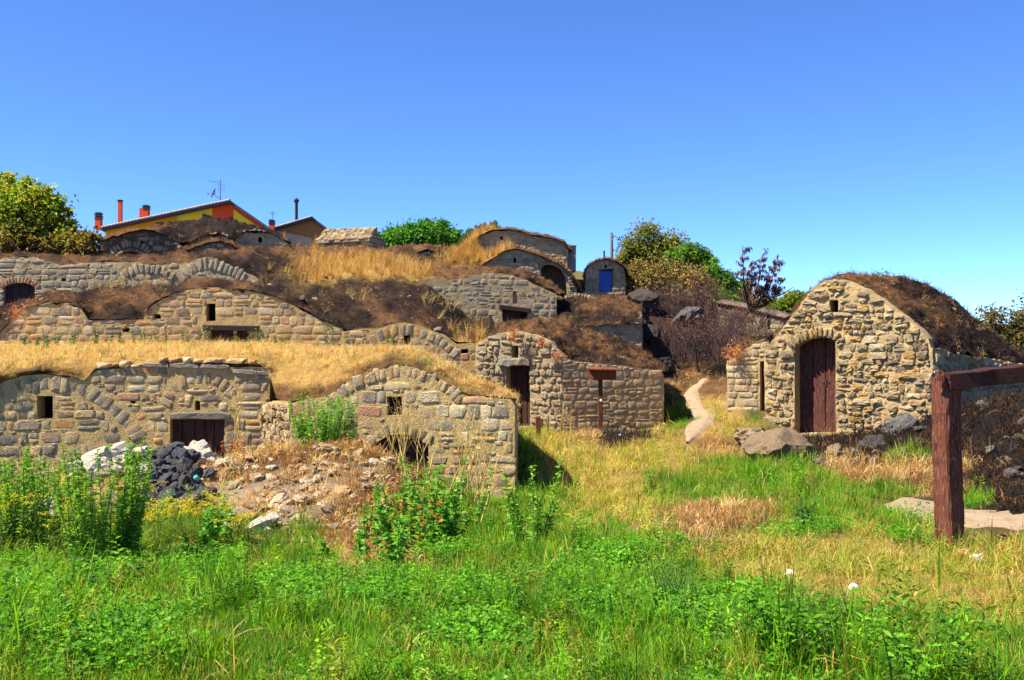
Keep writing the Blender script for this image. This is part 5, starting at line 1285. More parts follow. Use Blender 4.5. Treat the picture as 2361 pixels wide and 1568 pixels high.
for (px, py, d, s_) in [(402, 1042, 12.3, .22), (380, 1055, 12.2, .24), (350, 1060, 12.2, .24), (415, 1062, 12.1, .22), (340, 1072, 12, .2), (395, 1072, 12, .2), (365, 1080, 11.9, .22), (350, 1088, 11.8, .18), (425, 1080, 11.9, .2), (300, 1070, 12.1, .18), (385, 1100, 11.7, .24), (375, 1118, 11.5, .22), (400, 1112, 11.5, .16), (430, 1108, 11.5, .2), (450, 1095, 11.7, .18), (455, 1125, 11.3, .22), (400, 1150, 11, .26), (430, 1160, 10.9, .24), (385, 1168, 10.8, .26), (345, 1150, 11, .24), (455, 1155, 10.9, .2), (470, 1140, 11.1, .18), (315, 1155, 10.9, .2), (410, 1180, 10.7, .24), (360, 1185, 10.6, .22), (440, 1060, 12.2, .2), (330, 1170, 10.7, .2), (480, 1100, 11.6, .16), (335, 1120, 11.3, .2), (360, 1140, 11.1, .18), (410, 1132, 11.3, .18), (350, 1105, 11.5, .2), (310, 1140, 11, .2)]:
    s_ *= 1.1
    rock(px, py - 5, d, s_ * rnd.uniform(.95, 1.35), s_, s_ * rnd.uniform(.75, 1.0), (0.075, 0.075, 0.085), BL, 'black lumps in the rubble heap')
SL = 'small tan stone scattered on the rubble bank'
for i in range(210):
    px, py = rnd.uniform(470, 900), rnd.uniform(1070, 1230)
    if py > 1250 - abs(px - 650) * 0.1: continue
    d = float(np.interp(py, [1045, 1090, 1150, 1200, 1240], [12.4, 11.9, 11.1, 10.3, 9.7]))
    q = P(px, py, d); s_ = rnd.uniform(0.04, 0.12) if i % 9 else rnd.uniform(0.13, 0.2)
    o = rock(px, py, d, s_ * 1.4, s_ * 1.1, s_ * 0.7, rnd.choice([(0.46, 0.35, 0.22), (0.52, 0.42, 0.29), (0.34, 0.27, 0.19), (0.42, 0.27, 0.14), (0.56, 0.48, 0.36)]), SL, 'tan stones on the rubble bank', name='stone', cat='stone')
    o.location.z = float(ground_z(np.array([q.x]), np.array([q.y]))[0]) + s_ * 0.15
rock(605, 1208, 9.9, 0.42, 0.16, 0.16, (0.62, 0.58, 0.5), 'long whitish stone at the foot of the rubble bank', rot=(0.0, -0.5, 0.5), name='stone', cat='stone')
# ------------------------------------------------------------------ leaves, crowns, twigs
def unit(v): return v / (np.linalg.norm(v, axis=1)[:, None] + 1e-9)
def leaf_mesh(name, pos, dirs, L, W, col, droop=0.15, fold=0.25):
    n = len(pos); dirs = unit(dirs)
    up = unit(nr.normal(size=(n, 3)) * 0.7 + np.array([0, 0, 1.0]))
    side = unit(np.cross(dirs, up)); nor = np.cross(side, dirs)
    L = np.broadcast_to(L, (n,))[:, None]; W = np.broadcast_to(W, (n,))[:, None]
    V = np.empty((n, 4, 3))
    V[:, 0] = pos
    V[:, 1] = pos + dirs * L * 0.45 + side * W * 0.5 + nor * W * fold
    V[:, 2] = pos + dirs * L - np.array([0, 0, 1.0]) * L * droop
    V[:, 3] = pos + dirs * L * 0.45 - side * W * 0.5 + nor * W * fold
    k = np.arange(n)[:, None] * 4
    return np_mesh(name, V.reshape(-1, 3), quads=np.c_[k, k + 1, k + 2, k + 3], col=np.repeat(col, 4, axis=0), smooth=False)
def pick(cols, n, var=0.25):
    c = np.array(cols)[nr.randint(0, len(cols), n)]
    return np.clip(c * (1 + nr.uniform(-var, var, (n, 1))), 0, 1)
def crown_pts(blobs, per=26, spread=0.2, shell=0.45):
    P_, D_, C_ = [], [], []
    ci = 0
    for (c, rx, ry, rz, n) in blobs:
        k = max(3, n // per)
        d = unit(nr.normal(size=(k, 3))); rr = nr.uniform(0, 1, (k, 1)) ** shell
        cc = d * rr * np.array([rx, ry, rz])
        ids = nr.randint(0, k, n)
        sg = spread * min(rx, rz) * nr.uniform(0.6, 1.5, k)
        p = cc[ids] + np.clip(nr.normal(size=(n, 3)), -1.5, 1.5) * sg[ids][:, None]
        P_.append(p + np.array(c)); D_.append(unit(p / np.array([rx, ry, rz])) * 0.5 + nr.normal(size=(n, 3)) * 0.7 + np.array([0, 0, 0.15])); C_.append(ids + ci); ci += k
    return np.concatenate(P_), np.concatenate(D_), np.concatenate(C_)
def limbs(mb, p, d, L, r, depth, spread=0.55, n=(2, 4), seg=4, tips=None, up=0.15, sides=5, shrink=0.68):
    pts = [p.copy()]; rad = [r]; q = p.copy(); dd = d.normalized()
    for i in range(seg):
        dd = (dd + Vector((rnd.gauss(0, 1), rnd.gauss(0, 1), rnd.gauss(0, 1))) * 0.13 + Vector((0, 0, up * 0.3))).normalized()
        q = q + dd * (L / seg); pts.append(q.copy()); rad.append(r * (1 - 0.5 * (i + 1) / seg))
    mb.tube(pts, rad, sides, False)
    if depth == 0:
        if tips is not None: tips.append(q.copy())
        return
    for k in range(rnd.randint(*n)):
        t = rnd.uniform(0.45, 1.0); i = min(seg, max(1, int(t * seg)))
        nd = (dd + Vector((rnd.gauss(0, 1), rnd.gauss(0, 1), rnd.gauss(0, 1) * 0.6)) * spread + Vector((0, 0, up))).normalized()
        limbs(mb, pts[i], nd, L * rnd.uniform(0.55, 0.8) * shrink / 0.68, rad[i] * shrink, depth - 1, spread, n, max(2, seg - 1), tips, up, max(3, sides - 1), shrink)
def clump_colors(ids, cols, var=0.2):
    m = ids.max() + 1
    c = np.array(cols)[nr.randint(0, len(cols), m)] * nr.uniform(0.7, 1.25, (m, 1))
    return np.clip(c[ids] * (1 + nr.uniform(-var, var, (len(ids), 1))), 0, 1)
def tree(name, label, base, blobs, cols, size, trunk_r, cat='tree', group=None, mat='leaf', bark='bark', per=26, spread=0.2, shell=0.45, nlimb=5, aspect=0.5, height_col=None, limbdepth=1):
    e = empty(name, base, label, cat, group)
    mb = MB(); top = Vector(blobs[0][0])
    for (c, rx, ry, rz, n) in blobs[:6]:
        c = Vector(c); mid = base.lerp(c, 0.5) + Vector((rnd.uniform(-.2, .2), rnd.uniform(-.2, .2), 0)) * rx
        mb.tube([base, mid, c, c + Vector((0, 0, rz * 0.5))], [trunk_r, trunk_r * 0.6, trunk_r * 0.35, trunk_r * 0.1], 6, False)
        for k in range(nlimb): limbs(mb, mid.lerp(c, rnd.uniform(0, 1)), Vector((rnd.gauss(0, 1), rnd.gauss(0, 1), rnd.uniform(-0.1, 1))), rx * 0.75, trunk_r * 0.3, limbdepth, seg=3, sides=4)
    mb.build('trunk', M[bark], e, True)
    p, d, ids = crown_pts(blobs, per, spread, shell)
    c = clump_colors(ids, cols)
    if height_col is not None:
        zlo, zhi, c2 = height_col
        t = np.clip((p[:, 2] - zlo) / (zhi - zlo) + nr.normal(size=len(p)) * 0.15, 0, 1)[:, None]
        c = c * t + pick(c2, len(p)) * (1 - t)
    L = size * nr.uniform(0.6, 1.3, len(p))
    o = link('crown', leaf_mesh('crown', p, d, L, L * aspect, c), M[mat], e)
    return e
GREEN = [(0.10, 0.22, 0.02), (0.15, 0.28, 0.02), (0.07, 0.15, 0.018), (0.22, 0.32, 0.025)]
DKGREEN = [(0.06, 0.17, 0.03), (0.10, 0.24, 0.035), (0.045, 0.11, 0.02), (0.13, 0.27, 0.04)]
OLIVE = [(0.18, 0.19, 0.03), (0.13, 0.14, 0.025), (0.25, 0.22, 0.04), (0.30, 0.20, 0.05)]
BROWN = [(0.22, 0.115, 0.045), (0.14, 0.075, 0.04), (0.30, 0.17, 0.06), (0.10, 0.055, 0.03)]
BURNT = [(0.10, 0.045, 0.03), (0.06, 0.03, 0.025), (0.16, 0.07, 0.035), (0.035, 0.022, 0.02)]
def blob(px, py, d, rx, rz, n, ry=None):
    c = P(px, py, d); s = d / F
    return (c, rx * s, (ry * s if ry else rx * s * 0.9), rz * s, n)

# big fig-like tree at the left edge
tree('broadleaf_tree', 'large leafy tree at the left edge, green above and scorched brown below', P(40, 600, 34), [blob(-60, 500, 35, 110, 90, 4200), blob(60, 490, 35, 75, 62, 4200), blob(110, 520, 35, 52, 45, 2200), blob(30, 560, 34.5, 100, 40, 4200), blob(150, 568, 34.5, 55, 34, 2600), blob(190, 565, 34.2, 38, 28, 1500), blob(20, 450, 35, 45, 36, 1400), blob(85, 460, 35, 35, 30, 900), blob(128, 462, 35, 12, 9, 110), blob(155, 492, 35, 12, 9, 120), blob(170, 520, 34.8, 14, 9, 140), blob(62, 420, 35, 12, 10, 110), blob(14, 408, 35, 12, 9, 110), blob(104, 440, 35, 11, 9, 100), blob(215, 548, 34.2, 14, 10, 150), blob(140, 475, 35, 9, 8, 70)],
     [(0.26, 0.38, 0.02), (0.18, 0.32, 0.02), (0.34, 0.40, 0.025), (0.40, 0.34, 0.04), (0.12, 0.22, 0.02)], 0.17, 0.14, spread=0.24, shell=0.5, height_col=(P(0, 570, 35).z, P(0, 490, 35).z, OLIVE + BROWN), aspect=0.55)
for (px, py, d) in ((132, 460, 35), (150, 490, 35), (165, 500, 34.8), (60, 415, 35), (10, 405, 35)):
    pass
# trees on the crest
tree('locust_tree', 'bright green feathery tree on the crest left of the pine', P(965, 600, 60), [blob(925, 548, 60, 46, 24, 2400), blob(970, 540, 60, 42, 26, 2600), blob(1010, 545, 60, 42, 28, 2600), blob(985, 522, 60, 24, 10, 700), blob(1040, 555, 60, 24, 18, 1200), blob(897, 560, 60, 20, 16, 800), blob(985, 514, 60, 11, 6, 160), blob(1022, 518, 60, 12, 7, 200), blob(905, 535, 60, 12, 8, 200), blob(1054, 538, 60, 10, 8, 170), blob(882, 552, 60, 9, 7, 130), blob(945, 524, 60, 13, 6, 200)], [(0.08, 0.26, 0.03), (0.12, 0.33, 0.035), (0.06, 0.18, 0.025)], 0.26, 0.10, aspect=0.35, spread=0.3, shell=0.75, per=16)
pe = empty('pine_tree', P(1110, 600, 58), 'dark green needled pine crown left of the crest ruin', 'tree')
mb = MB(); mb.tube([P(1110, 610, 58), P(1112, 540, 58)], [0.2, 0.05], 6); pp, dd_ = [], []
for i in range(110):
    t = rnd.random(); px = 1064 + 92 * t; top = np.interp(px, [1060, 1080, 1110, 1140, 1158], [556, 536, 525, 519, 520]); py = top - 6 + rnd.random() ** 1.5 * 46
    tip = P(px, py, 58 + rnd.uniform(-1, 1)); b = tip - Vector((rnd.uniform(-.1, .1), 0, 0.45)); mb.tube([b, tip], 0.015, 3)
    k = 90; tt = nr.uniform(0, 1, (k, 1)); pp.append(np.array(b) * (1 - tt) + np.array(tip) * tt); dd_.append(nr.normal(size=(k, 3)) * 0.6 + np.array([0, 0, 1.0]))
mb.build('trunk', M['bark'], pe)
pp = np.concatenate(pp); dd_ = np.concatenate(dd_)
link('crown', leaf_mesh('crown', pp, dd_, 0.22, 0.035, pick([(0.04, 0.15, 0.03), (0.06, 0.20, 0.035), (0.03, 0.10, 0.02)], len(pp)), 0.0), M['leaf'], pe)

# trees and shrubs in front of the beige house
tree('airy_tree', 'thin airy tree with bluish sparse top above the brown thicket', P(1490, 640, 50), [blob(1480, 540, 50, 36, 30, 700), blob(1500, 530, 50, 22, 26, 350), blob(1455, 575, 50, 34, 26, 1200), blob(1500, 585, 50, 44, 28, 2000), blob(1550, 565, 50, 36, 30, 1500), blob(1440, 600, 50, 24, 18, 800), blob(1545, 600, 50, 34, 20, 1200)], [(0.15, 0.19, 0.03), (0.20, 0.21, 0.035), (0.11, 0.15, 0.03), (0.28, 0.24, 0.05)], 0.17, 0.09, spread=0.28, shell=0.7, per=12, limbdepth=2)
tree('green_bush', 'rounded bright green tree beside the beige house', P(1595, 640, 48), [blob(1585, 590, 48, 42, 24, 3000), blob(1615, 605, 48, 34, 24, 2400), blob(1560, 605, 48, 26, 20, 1300), blob(1640, 630, 47, 22, 20, 1200)], GREEN + DKGREEN, 0.18, 0.1, 'tree', spread=0.22)
tree('green_bush', 'low green bush left of the burnt tree above the tile-topped wall', P(1690, 710, 46), [blob(1670, 655, 46, 26, 24, 1700), blob(1700, 670, 46, 30, 26, 2000), blob(1680, 690, 45.5, 40, 18, 1700), blob(1655, 635, 46, 14, 12, 500)], DKGREEN, 0.16, 0.07, 'bush', spread=0.24)
tree('green_bush', 'yellow-green bush behind the wall right of the burnt tree', P(1790, 740, 43), [blob(1780, 710, 43, 36, 18, 1800), blob(1815, 705, 43, 32, 22, 1800), blob(1838, 690, 43, 22, 16, 900)], [(0.16, 0.24, 0.02), (0.22, 0.26, 0.025), (0.11, 0.18, 0.02)], 0.16, 0.06, 'bush', spread=0.24)
tree('dry_thicket', 'wide tan and brown thicket between blue-door hut and green tree', P(1500, 680, 46), [blob(1470, 640, 46, 32, 34, 2200), blob(1510, 640, 45.5, 40, 32, 2600), blob(1550, 635, 45, 40, 30, 2400), blob(1590, 645, 44, 38, 30, 2000), blob(1620, 660, 43, 34, 26, 1500)], OLIVE + BROWN + [(0.30, 0.20, 0.07)], 0.14, 0.06, 'thicket', mat='leaf_dry', spread=0.3, limbdepth=2)
def twig_bush(name, label, base, w, h, n, cols, leafn=0, leafcols=None, cat='shrub', stem='bark_burnt', r=0.012, lsize=0.07, group=None):
    e = empty(name, base, label, cat, group); mb = MB(); tips = []
    for i in range(n):
        a = rnd.uniform(0, 6.283); rr = w * 0.5 * rnd.random() ** 0.6
        b = base + Vector((math.cos(a) * rr, math.sin(a) * rr * 0.6, 0)); d = Vector((math.cos(a) * 0.5, math.sin(a) * 0.4, 1.2))
        limbs(mb, b, d, h * rnd.uniform(0.35, 0.62), r * rnd.uniform(0.8, 1.5), 2, 0.5, (2, 4), 3, tips, 0.12, 3)
    mb.build('twigs', M[stem], e)
    if leafn:
        t = np.array([tuple(q) for q in tips]); k = nr.randint(0, len(t), leafn)
        p = t[k] + nr.normal(size=(leafn, 3)) * h * 0.06; 
        link('leaves', leaf_mesh('leaves', p, nr.normal(size=(leafn, 3)), lsize * nr.uniform(0.6, 1.3, leafn), lsize * 0.45, pick(leafcols or cols, leafn)), M['leaf_dry'], e)
    return e
M['twig_brown'] = m_plain('brown_twig', (0.13, 0.075, 0.06), 0.9, 0.4)
M['twig_grey'] = m_plain('burnt_twig', (0.085, 0.055, 0.05), 0.9, 0.5)
PU = [(0.14, 0.06, 0.045), (0.10, 0.05, 0.045), (0.19, 0.09, 0.05)]
for i, (px, py, d, w, h, n, lab) in enumerate([
    (1560, 745, 41, 2.6, 2.4, 46, 'leafless brown shrub at the upper left of the burnt gully'), (1620, 740, 41, 2.4, 2.2, 42, 'leafless brown shrub next to the grey outcrop in the gully'),
    (1560, 830, 34, 1.9, 1.9, 38, 'scorched purple-brown shrub by the right end of the middle cellar'), (1610, 835, 33, 2.0, 1.9, 44, 'scorched purple-brown shrub above the dirt path, with a blackened sapling before it'),
    (1655, 835, 32, 1.9, 1.9, 42, 'scorched shrub right of the blackened sapling'), (1685, 800, 35, 1.8, 1.7, 34, 'scorched shrub just above the annex roof'),
    (1740, 770, 36.5, 1.6, 1.4, 28, 'rust-brown scorched shrub at the foot of the burnt tree'), (1660, 770, 38, 1.8, 1.5, 30, 'scorched shrub in the middle of the burnt gully'), (1520, 800, 35, 1.2, 1.2, 18, 'small scorched shrub beside the black rock')]):
    q = P(px, py, d); q.z = float(ground_z(np.array([q.x]), np.array([q.y]))[0]) - 0.05 if i > 9 else q.z
    twig_bush('burnt_shrub', lab, q, w, h, n, PU, 900, PU, 'shrub', 'twig_brown' if i < 2 else 'twig_grey', 0.011, 0.06, 'scorched shrubs in the gully')
sp = empty('burnt_sapling', P(1608, 853, 30), 'thin blackened sapling trunk beside the dirt path', 'sapling')
mb = MB(); mb.tube([P(1612, 858, 30), P(1606, 840, 30), P(1604, 815, 30), P(1600, 785, 30)], [0.06, 0.045, 0.035, 0.02], 6)
for k in range(6): limbs(mb, P(1604, 830 - k * 8, 30), Vector((rnd.uniform(-1, 1), 0, 0.5)), 0.4, 0.012, 1, sides=3)
mb.build('trunk', M['bark_burnt'], sp)

# burnt tree leaning over the wall
bt_ = empty('burnt_tree', P(1712, 735, 37), 'scorched tree with curled dark brown leaves against the sky', 'tree')
mb = MB(); tips = []
base = P(1708, 742, 37)
fork = P(1728, 715, 37)
mb.tube([base, P(1714, 730, 37), fork], [0.13, 0.11, 0.09], 7)
tops = [(1712, 565), (1735, 600), (1757, 590), (1775, 620), (1795, 590), (1806, 640), (1790, 665), (1770, 650), (1722, 640), (1745, 660)]
lp, ld = [], []
for (tx, ty) in tops:
    tp = P(tx, ty, 37 + rnd.uniform(-0.8, 0.8)); md = fork.lerp(tp, 0.45) + Vector(((tx - 1735) * 0.004, 0, -0.15))
    mb.tube([fork, fork.lerp(md, 0.5) + Vector((0, 0, -0.05)), md, md.lerp(tp, 0.6), tp], [0.05, 0.04, 0.03, 0.018, 0.006], 5, False)
    for k in range(12):
        b = md.lerp(tp, rnd.uniform(0.05, 0.98)); dr_ = Vector((rnd.gauss(0, 1), rnd.gauss(0, 1), rnd.uniform(0.1, 1.4))).normalized(); tl = b + dr_ * rnd.uniform(0.2, 0.42)
        mb.tube([b, tl], [0.008, 0.003], 3, False)
        m_ = 22; tt = nr.uniform(0.2, 1, (m_, 1)); lp.append(np.array(b) * (1 - tt) + np.array(tl) * tt); ld.append(nr.normal(size=(m_, 3)) * 0.5 + np.array([0, 0, -0.7]))
mb.tube([fork, P(1760, 690, 36.6), P(1800, 680, 36.2), P(1830, 662, 36)], [0.06, 0.045, 0.03, 0.01], 5, False)
mb.build('trunk', M['bark_burnt'], bt_, True)
lp = np.concatenate(lp); ld = np.concatenate(ld)
link('crown', leaf_mesh('crown', lp, ld, 0.13 * nr.uniform(0.6, 1.3, len(lp)), 0.045, pick([(0.20, 0.085, 0.05), (0.13, 0.06, 0.045), (0.27, 0.13, 0.07), (0.09, 0.05, 0.04)], len(lp)), 0.3), M['leaf_dry'], bt_)

# shrub behind the big cellar on the right
tree('sparse_shrub', 'tall sparse olive shrub rising behind the roof of the big sunlit cellar', P(2330, 840, 26), [blob(2335, 770, 26, 40, 46, 900), blob(2360, 740, 26, 30, 50, 700), blob(2290, 735, 26, 26, 40, 420), blob(2320, 800, 26, 60, 30, 1000), blob(2410, 760, 26, 60, 60, 1300), blob(2265, 770, 26, 20, 30, 260)], [(0.20, 0.15, 0.04), (0.13, 0.12, 0.04), (0.26, 0.18, 0.05), (0.10, 0.10, 0.05)], 0.12, 0.035, 'shrub', spread=0.32, shell=0.8, per=8, limbdepth=2)
for (px, py, s, lab) in ((2022, 640, 0.16, 'little green sprig at the top of the big sunlit cellar roof'), (2075, 655, 0.09, 'tiny green sprig lower right on the big sunlit cellar roof')):
    e = empty('sprig', P(px, py, 20.6), lab, 'plant'); n = 120
    link('leaves', leaf_mesh('leaves', np.array(P(px, py - 3, 20.6)) + nr.normal(size=(n, 3)) * s * np.array([0.9, 0.6, 0.35]), nr.normal(size=(n, 3)) + np.array([0, 0, .6]), 0.07, 0.03, pick(DKGREEN, n)), M['leaf'], e)
# distant hills at the right
V = []; hx = np.linspace(-1500, 1900, 90)
for j in range(4):
    for x in hx: V.append((x, 900 + j * 260, -4 + (0 if j in (0, 3) else 24 + 22 * noise.fractal(Vector((x * 0.0025, j, 0)), 1, 2, 4))))
i_, j_ = np.meshgrid(np.arange(89), np.arange(3)); k0 = (j_ * 90 + i_).ravel()
tag(link('hills', np_mesh('hills', V, quads=np.c_[k0, k0 + 1, k0 + 91, k0 + 90]), m_plain('far_hills', (0.10, 0.12, 0.10), 1.0, 0.3, 0.01)), 'low distant hills beyond the right-hand cellar', None, None, 'structure')

# ------------------------------------------------------------------ grass: tuft kinds, instanced on points
def tuft(name, n, h, spread, lean, width, segs=3, hv=0.5, flat=0.0, curl=0.5):
    V, Q, T, C_ = [], [], [], []
    for i in range(n):
        a = rnd.uniform(0, 6.283); rr = spread * math.sqrt(rnd.random()); b = Vector((math.cos(a) * rr, math.sin(a) * rr, -0.02))
        th = rnd.uniform(0, 6.283); ln = h * rnd.uniform(1 - hv, 1 + hv * 0.6); le = abs(rnd.gauss(lean, lean * 0.5 + 0.05))
        dirv = Vector((math.cos(th), math.sin(th), 0)); sd = Vector((-math.sin(th + rnd.uniform(-1, 1)), math.cos(th + rnd.uniform(-1, 1)), 0)).normalized()
        w = width * rnd.uniform(0.7, 1.3); p = b.copy(); ang = le * 0.4; k0 = len(V); kc = rnd.uniform(0.7, 1.25); yl = rnd.uniform(0.85, 1.2)
        for s_ in range(segs):
            ww = w * (1 - 0.35 * s_ / segs)
            V += [p - sd * ww / 2, p + sd * ww / 2]; C_ += [(kc * yl, kc, kc * 0.9)] * 2
            p = p + (dirv * math.sin(min(ang, 2.3)) + Vector((0, 0, math.cos(min(ang, 2.3))))) * (ln / segs); ang += le * curl * rnd.uniform(0.6, 1.4)
        V.append(p); C_.append((kc * yl * 1.1, kc, kc * 0.9))
        for s_ in range(segs - 1): Q.append((k0 + s_ * 2, k0 + s_ * 2 + 1, k0 + s_ * 2 + 3, k0 + s_ * 2 + 2))
        T.append((k0 + segs * 2 - 2, k0 + segs * 2 - 1, k0 + segs * 2))
    me = np_mesh(name, [tuple(v) for v in V], quads=Q, tris=T, col=np.array(C_), smooth=False); me.materials.append(M['grass']); return me
def leafy_tuft(name, n, h, spread, L, W, clover=True):
    pos, dirs = [], []
    for i in range(n):
        a = rnd.uniform(0, 6.283); rr = spread * math.sqrt(rnd.random()); c = (math.cos(a) * rr, math.sin(a) * rr, h * rnd.uniform(0.25, 1.0))
        a0 = rnd.uniform(0, 6.283)
        for k in range(3):
            t = a0 + k * 2.09; pos.append(c); dirs.append((math.cos(t), math.sin(t), rnd.uniform(0.0, 0.7)))
    pos = np.array(pos); dirs = np.array(dirs, dtype=float); m = len(pos)
    k = nr.uniform(0.7, 1.3, (m, 1)); me = leaf_mesh(name, pos, dirs, L * nr.uniform(0.7, 1.3, m), W, np.c_[k * 0.95, k, k], 0.1, 0.15); me.materials.append(M['grass']); return me
def stem_tuft(name, n, h, L, W):
    pos, dirs = [], []
    for i in range(n):
        a = rnd.uniform(0, 6.283); b = Vector((math.cos(a), math.sin(a), 0)) * rnd.uniform(0, 0.08); hh = h * rnd.uniform(0.6, 1.1); ln = Vector((rnd.gauss(0, .12), rnd.gauss(0, .12), 1))
        for k in range(22):
            t = (k + rnd.random()) / 22; th = k * 2.4 + rnd.uniform(-.4, .4); pos.append(tuple(b + ln * hh * t)); dirs.append((math.cos(th), math.sin(th), rnd.uniform(0.1, 0.8)))
    pos = np.array(pos); dirs = np.array(dirs, dtype=float); m = len(pos); k = nr.uniform(0.75, 1.3, (m, 1))
    me = leaf_mesh(name, pos, dirs, L * nr.uniform(0.6, 1.3, m), W, np.c_[k, k, k], 0.15, 0.15); me.materials.append(M['grass']); return me
KINDS = {}
def kind(key, meshes):
    c = bpy.data.collections.new('kit_' + key)
    for i, me in enumerate(meshes):
        o = bpy.data.objects.new('kit_%s_%d' % (key, i), me); c.objects.link(o)
    KINDS[key] = (c, len(meshes))
kind('green', [tuft('green', 28, 0.125, 0.09, 0.6, 0.0048) for _ in range(5)])
kind('tall', [tuft('tall', 16, 0.30, 0.07, 0.45, 0.006, 4) for _ in range(4)])
kind('straw', [tuft('straw', 24, 0.17, 0.13, 1.35, 0.0058, 3, 0.8) for _ in range(5)])
kind('strawtall', [tuft('strawtall', 16, 0.34, 0.07, 0.35, 0.006, 4, 0.5) for _ in range(4)])
kind('burnt', [tuft('burnt', 18, 0.19, 0.14, 1.9, 0.013, 3, 0.8) for _ in range(5)])
kind('clover', [leafy_tuft('clover', 30, 0.085, 0.13, 0.013, 0.013) for _ in range(4)])
kind('weed', [stem_tuft('weed', 5, 0.2, 0.03, 0.009) for _ in range(4)])
def gn_for(key):
    ng = bpy.data.node_groups.new('scatter_' + key, 'GeometryNodeTree')
    ng.interface.new_socket('Geometry', in_out='INPUT', socket_type='NodeSocketGeometry'); ng.interface.new_socket('Geometry', in_out='OUTPUT', socket_type='NodeSocketGeometry')
    gi = ng.nodes.new('NodeGroupInput'); go = ng.nodes.new('NodeGroupOutput'); ip = ng.nodes.new('GeometryNodeInstanceOnPoints'); ci = ng.nodes.new('GeometryNodeCollectionInfo')
    ci.inputs['Collection'].default_value = KINDS[key][0]; ci.inputs['Separate Children'].default_value = True; ci.inputs['Reset Children'].default_value = True
    ip.inputs['Pick Instance'].default_value = True
    def na(nm, dt):
        n = ng.nodes.new('GeometryNodeInputNamedAttribute'); n.data_type = dt; n.inputs['Name'].default_value = nm; return n.outputs[0]
    ng.links.new(gi.outputs[0], ip.inputs['Points']); ng.links.new(ci.outputs[0], ip.inputs['Instance'])
    ng.links.new(na('rot', 'FLOAT_VECTOR'), ip.inputs['Rotation']); ng.links.new(na('scl', 'FLOAT_VECTOR'), ip.inputs['Scale']); ng.links.new(na('idx', 'INT'), ip.inputs['Instance Index'])
    ng.links.new(ip.outputs[0], go.inputs[0]); return ng
def scatter(name, key, pos, tint, scl, label, tilt=0.15):
    n = len(pos)
    if n == 0: return
    me = bpy.data.meshes.new(name); me.vertices.add(n); me.vertices.foreach_set('co', np.asarray(pos, dtype=np.float32).ravel())
    a = me.attributes.new('rot', 'FLOAT_VECTOR', 'POINT'); a.data.foreach_set('vector', np.c_[nr.normal(size=(n, 2)) * tilt, nr.uniform(0, 6.283, n)].astype(np.float32).ravel())
    s3 = np.repeat(np.asarray(scl, dtype=np.float32)[:, None], 3, 1) * np.c_[np.ones((n, 2)), nr.uniform(0.75, 1.3, n)]
    a = me.attributes.new('scl', 'FLOAT_VECTOR', 'POINT'); a.data.foreach_set('vector', s3.astype(np.float32).ravel())
    a = me.attributes.new('idx', 'INT', 'POINT'); a.data.foreach_set('value', nr.randint(0, KINDS[key][1], n).astype(np.int32))
    a = me.attributes.new('tint', 'FLOAT_COLOR', 'POINT'); a.data.foreach_set('color', np.c_[np.clip(tint, 0, 1), np.ones(n)].astype(np.float32).ravel())
    o = bpy.data.objects.new(name, me); COL.objects.link(o)
    md = o.modifiers.new('scatter', 'NODES'); md.node_group = gn_for(key)
    return tag(o, label, None, None, 'stuff')

# points on the meadow
NP = 55000
gpx = nr.uniform(-560, 2960, NP); u = nr.uniform(0, 1, NP); e_ = 0.35; dmin, dmax = 3.3, 38.0
gd = (dmin ** e_ + u * (dmax ** e_ - dmin ** e_)) ** (1 / e_)
GX = (gpx - CX) / F * gd; GY = gd
ok = ~((gpx < 1192) & (gd > np.interp(gpx, [-300, 600, 660, 1187], [15.2, 16.2, 14.3, 13.7])))
ok &= ~((gpx >= 1186) & (gpx < 1534) & (gd > np.interp(gpx, [1186, 1296, 1531], [24.0, 23.35, 23.95])))
ok &= ~((gpx >= 1672) & (gpx < 1764) & (gd > 19.5)); ok &= ~((gpx >= 1762) & (gd > np.interp(gpx, [1762, 2150, 2480, 2780], [18.9, 17.5, 22.7, 24])))
for w_i, (c, w) in enumerate(PATHPTS):
    dm = np.full(NP, 9e9)
    for q in c: dm = np.minimum(dm, (GX - q[0]) ** 2 + (np.maximum(np.abs(GY - q[1] + 0.28) - 0.28, 0)) ** 2)
    ok &= np.sqrt(dm) > w * (nr.uniform(0.22, 0.50, NP) if w_i else nr.uniform(0.42, 0.62, NP))
GX, GY = GX[ok], GY[ok]; GZ = ground_z(GX, GY)
# a few bare spots
GP = np.c_[GX, GY, GZ]; W = zone(GP, 12, 40); Ws = W ** 1.6; Ws /= Ws.sum(1, keepdims=True)
ty = (Ws.cumsum(1) < nr.uniform(0, 1, (len(GP), 1))).sum(1).clip(0, 4)
cl = np.clip(0.95 + 0.9 * vnoise(GP, 2.2, 55.0, 2), 0.35, 1.8)
pn = vnoise(GP, 0.8, 40.0, 2); pn2 = vnoise(GP, 0.55, 70.0, 2)
big = np.clip(GP[:, 1] / 9.0, 0.9, 2.0)
def tints(cols, n, var=0.3): return pick(cols, n, var)
TG = [(0.12, 0.33, 0.010), (0.10, 0.28, 0.010), (0.17, 0.39, 0.012), (0.23, 0.41, 0.016), (0.07, 0.21, 0.010), (0.05, 0.15, 0.010), (0.33, 0.34, 0.05)]
TC = [(0.10, 0.30, 0.014), (0.14, 0.36, 0.018), (0.08, 0.23, 0.014), (0.18, 0.38, 0.025)]
TS = [(0.64, 0.46, 0.21), (0.72, 0.55, 0.29), (0.56, 0.37, 0.15), (0.52, 0.40, 0.17), (0.64, 0.41, 0.17)]
TM = [(0.46, 0.38, 0.09), (0.33, 0.37, 0.05), (0.25, 0.35, 0.04), (0.30, 0.36, 0.05), (0.58, 0.45, 0.15), (0.42, 0.32, 0.08)]
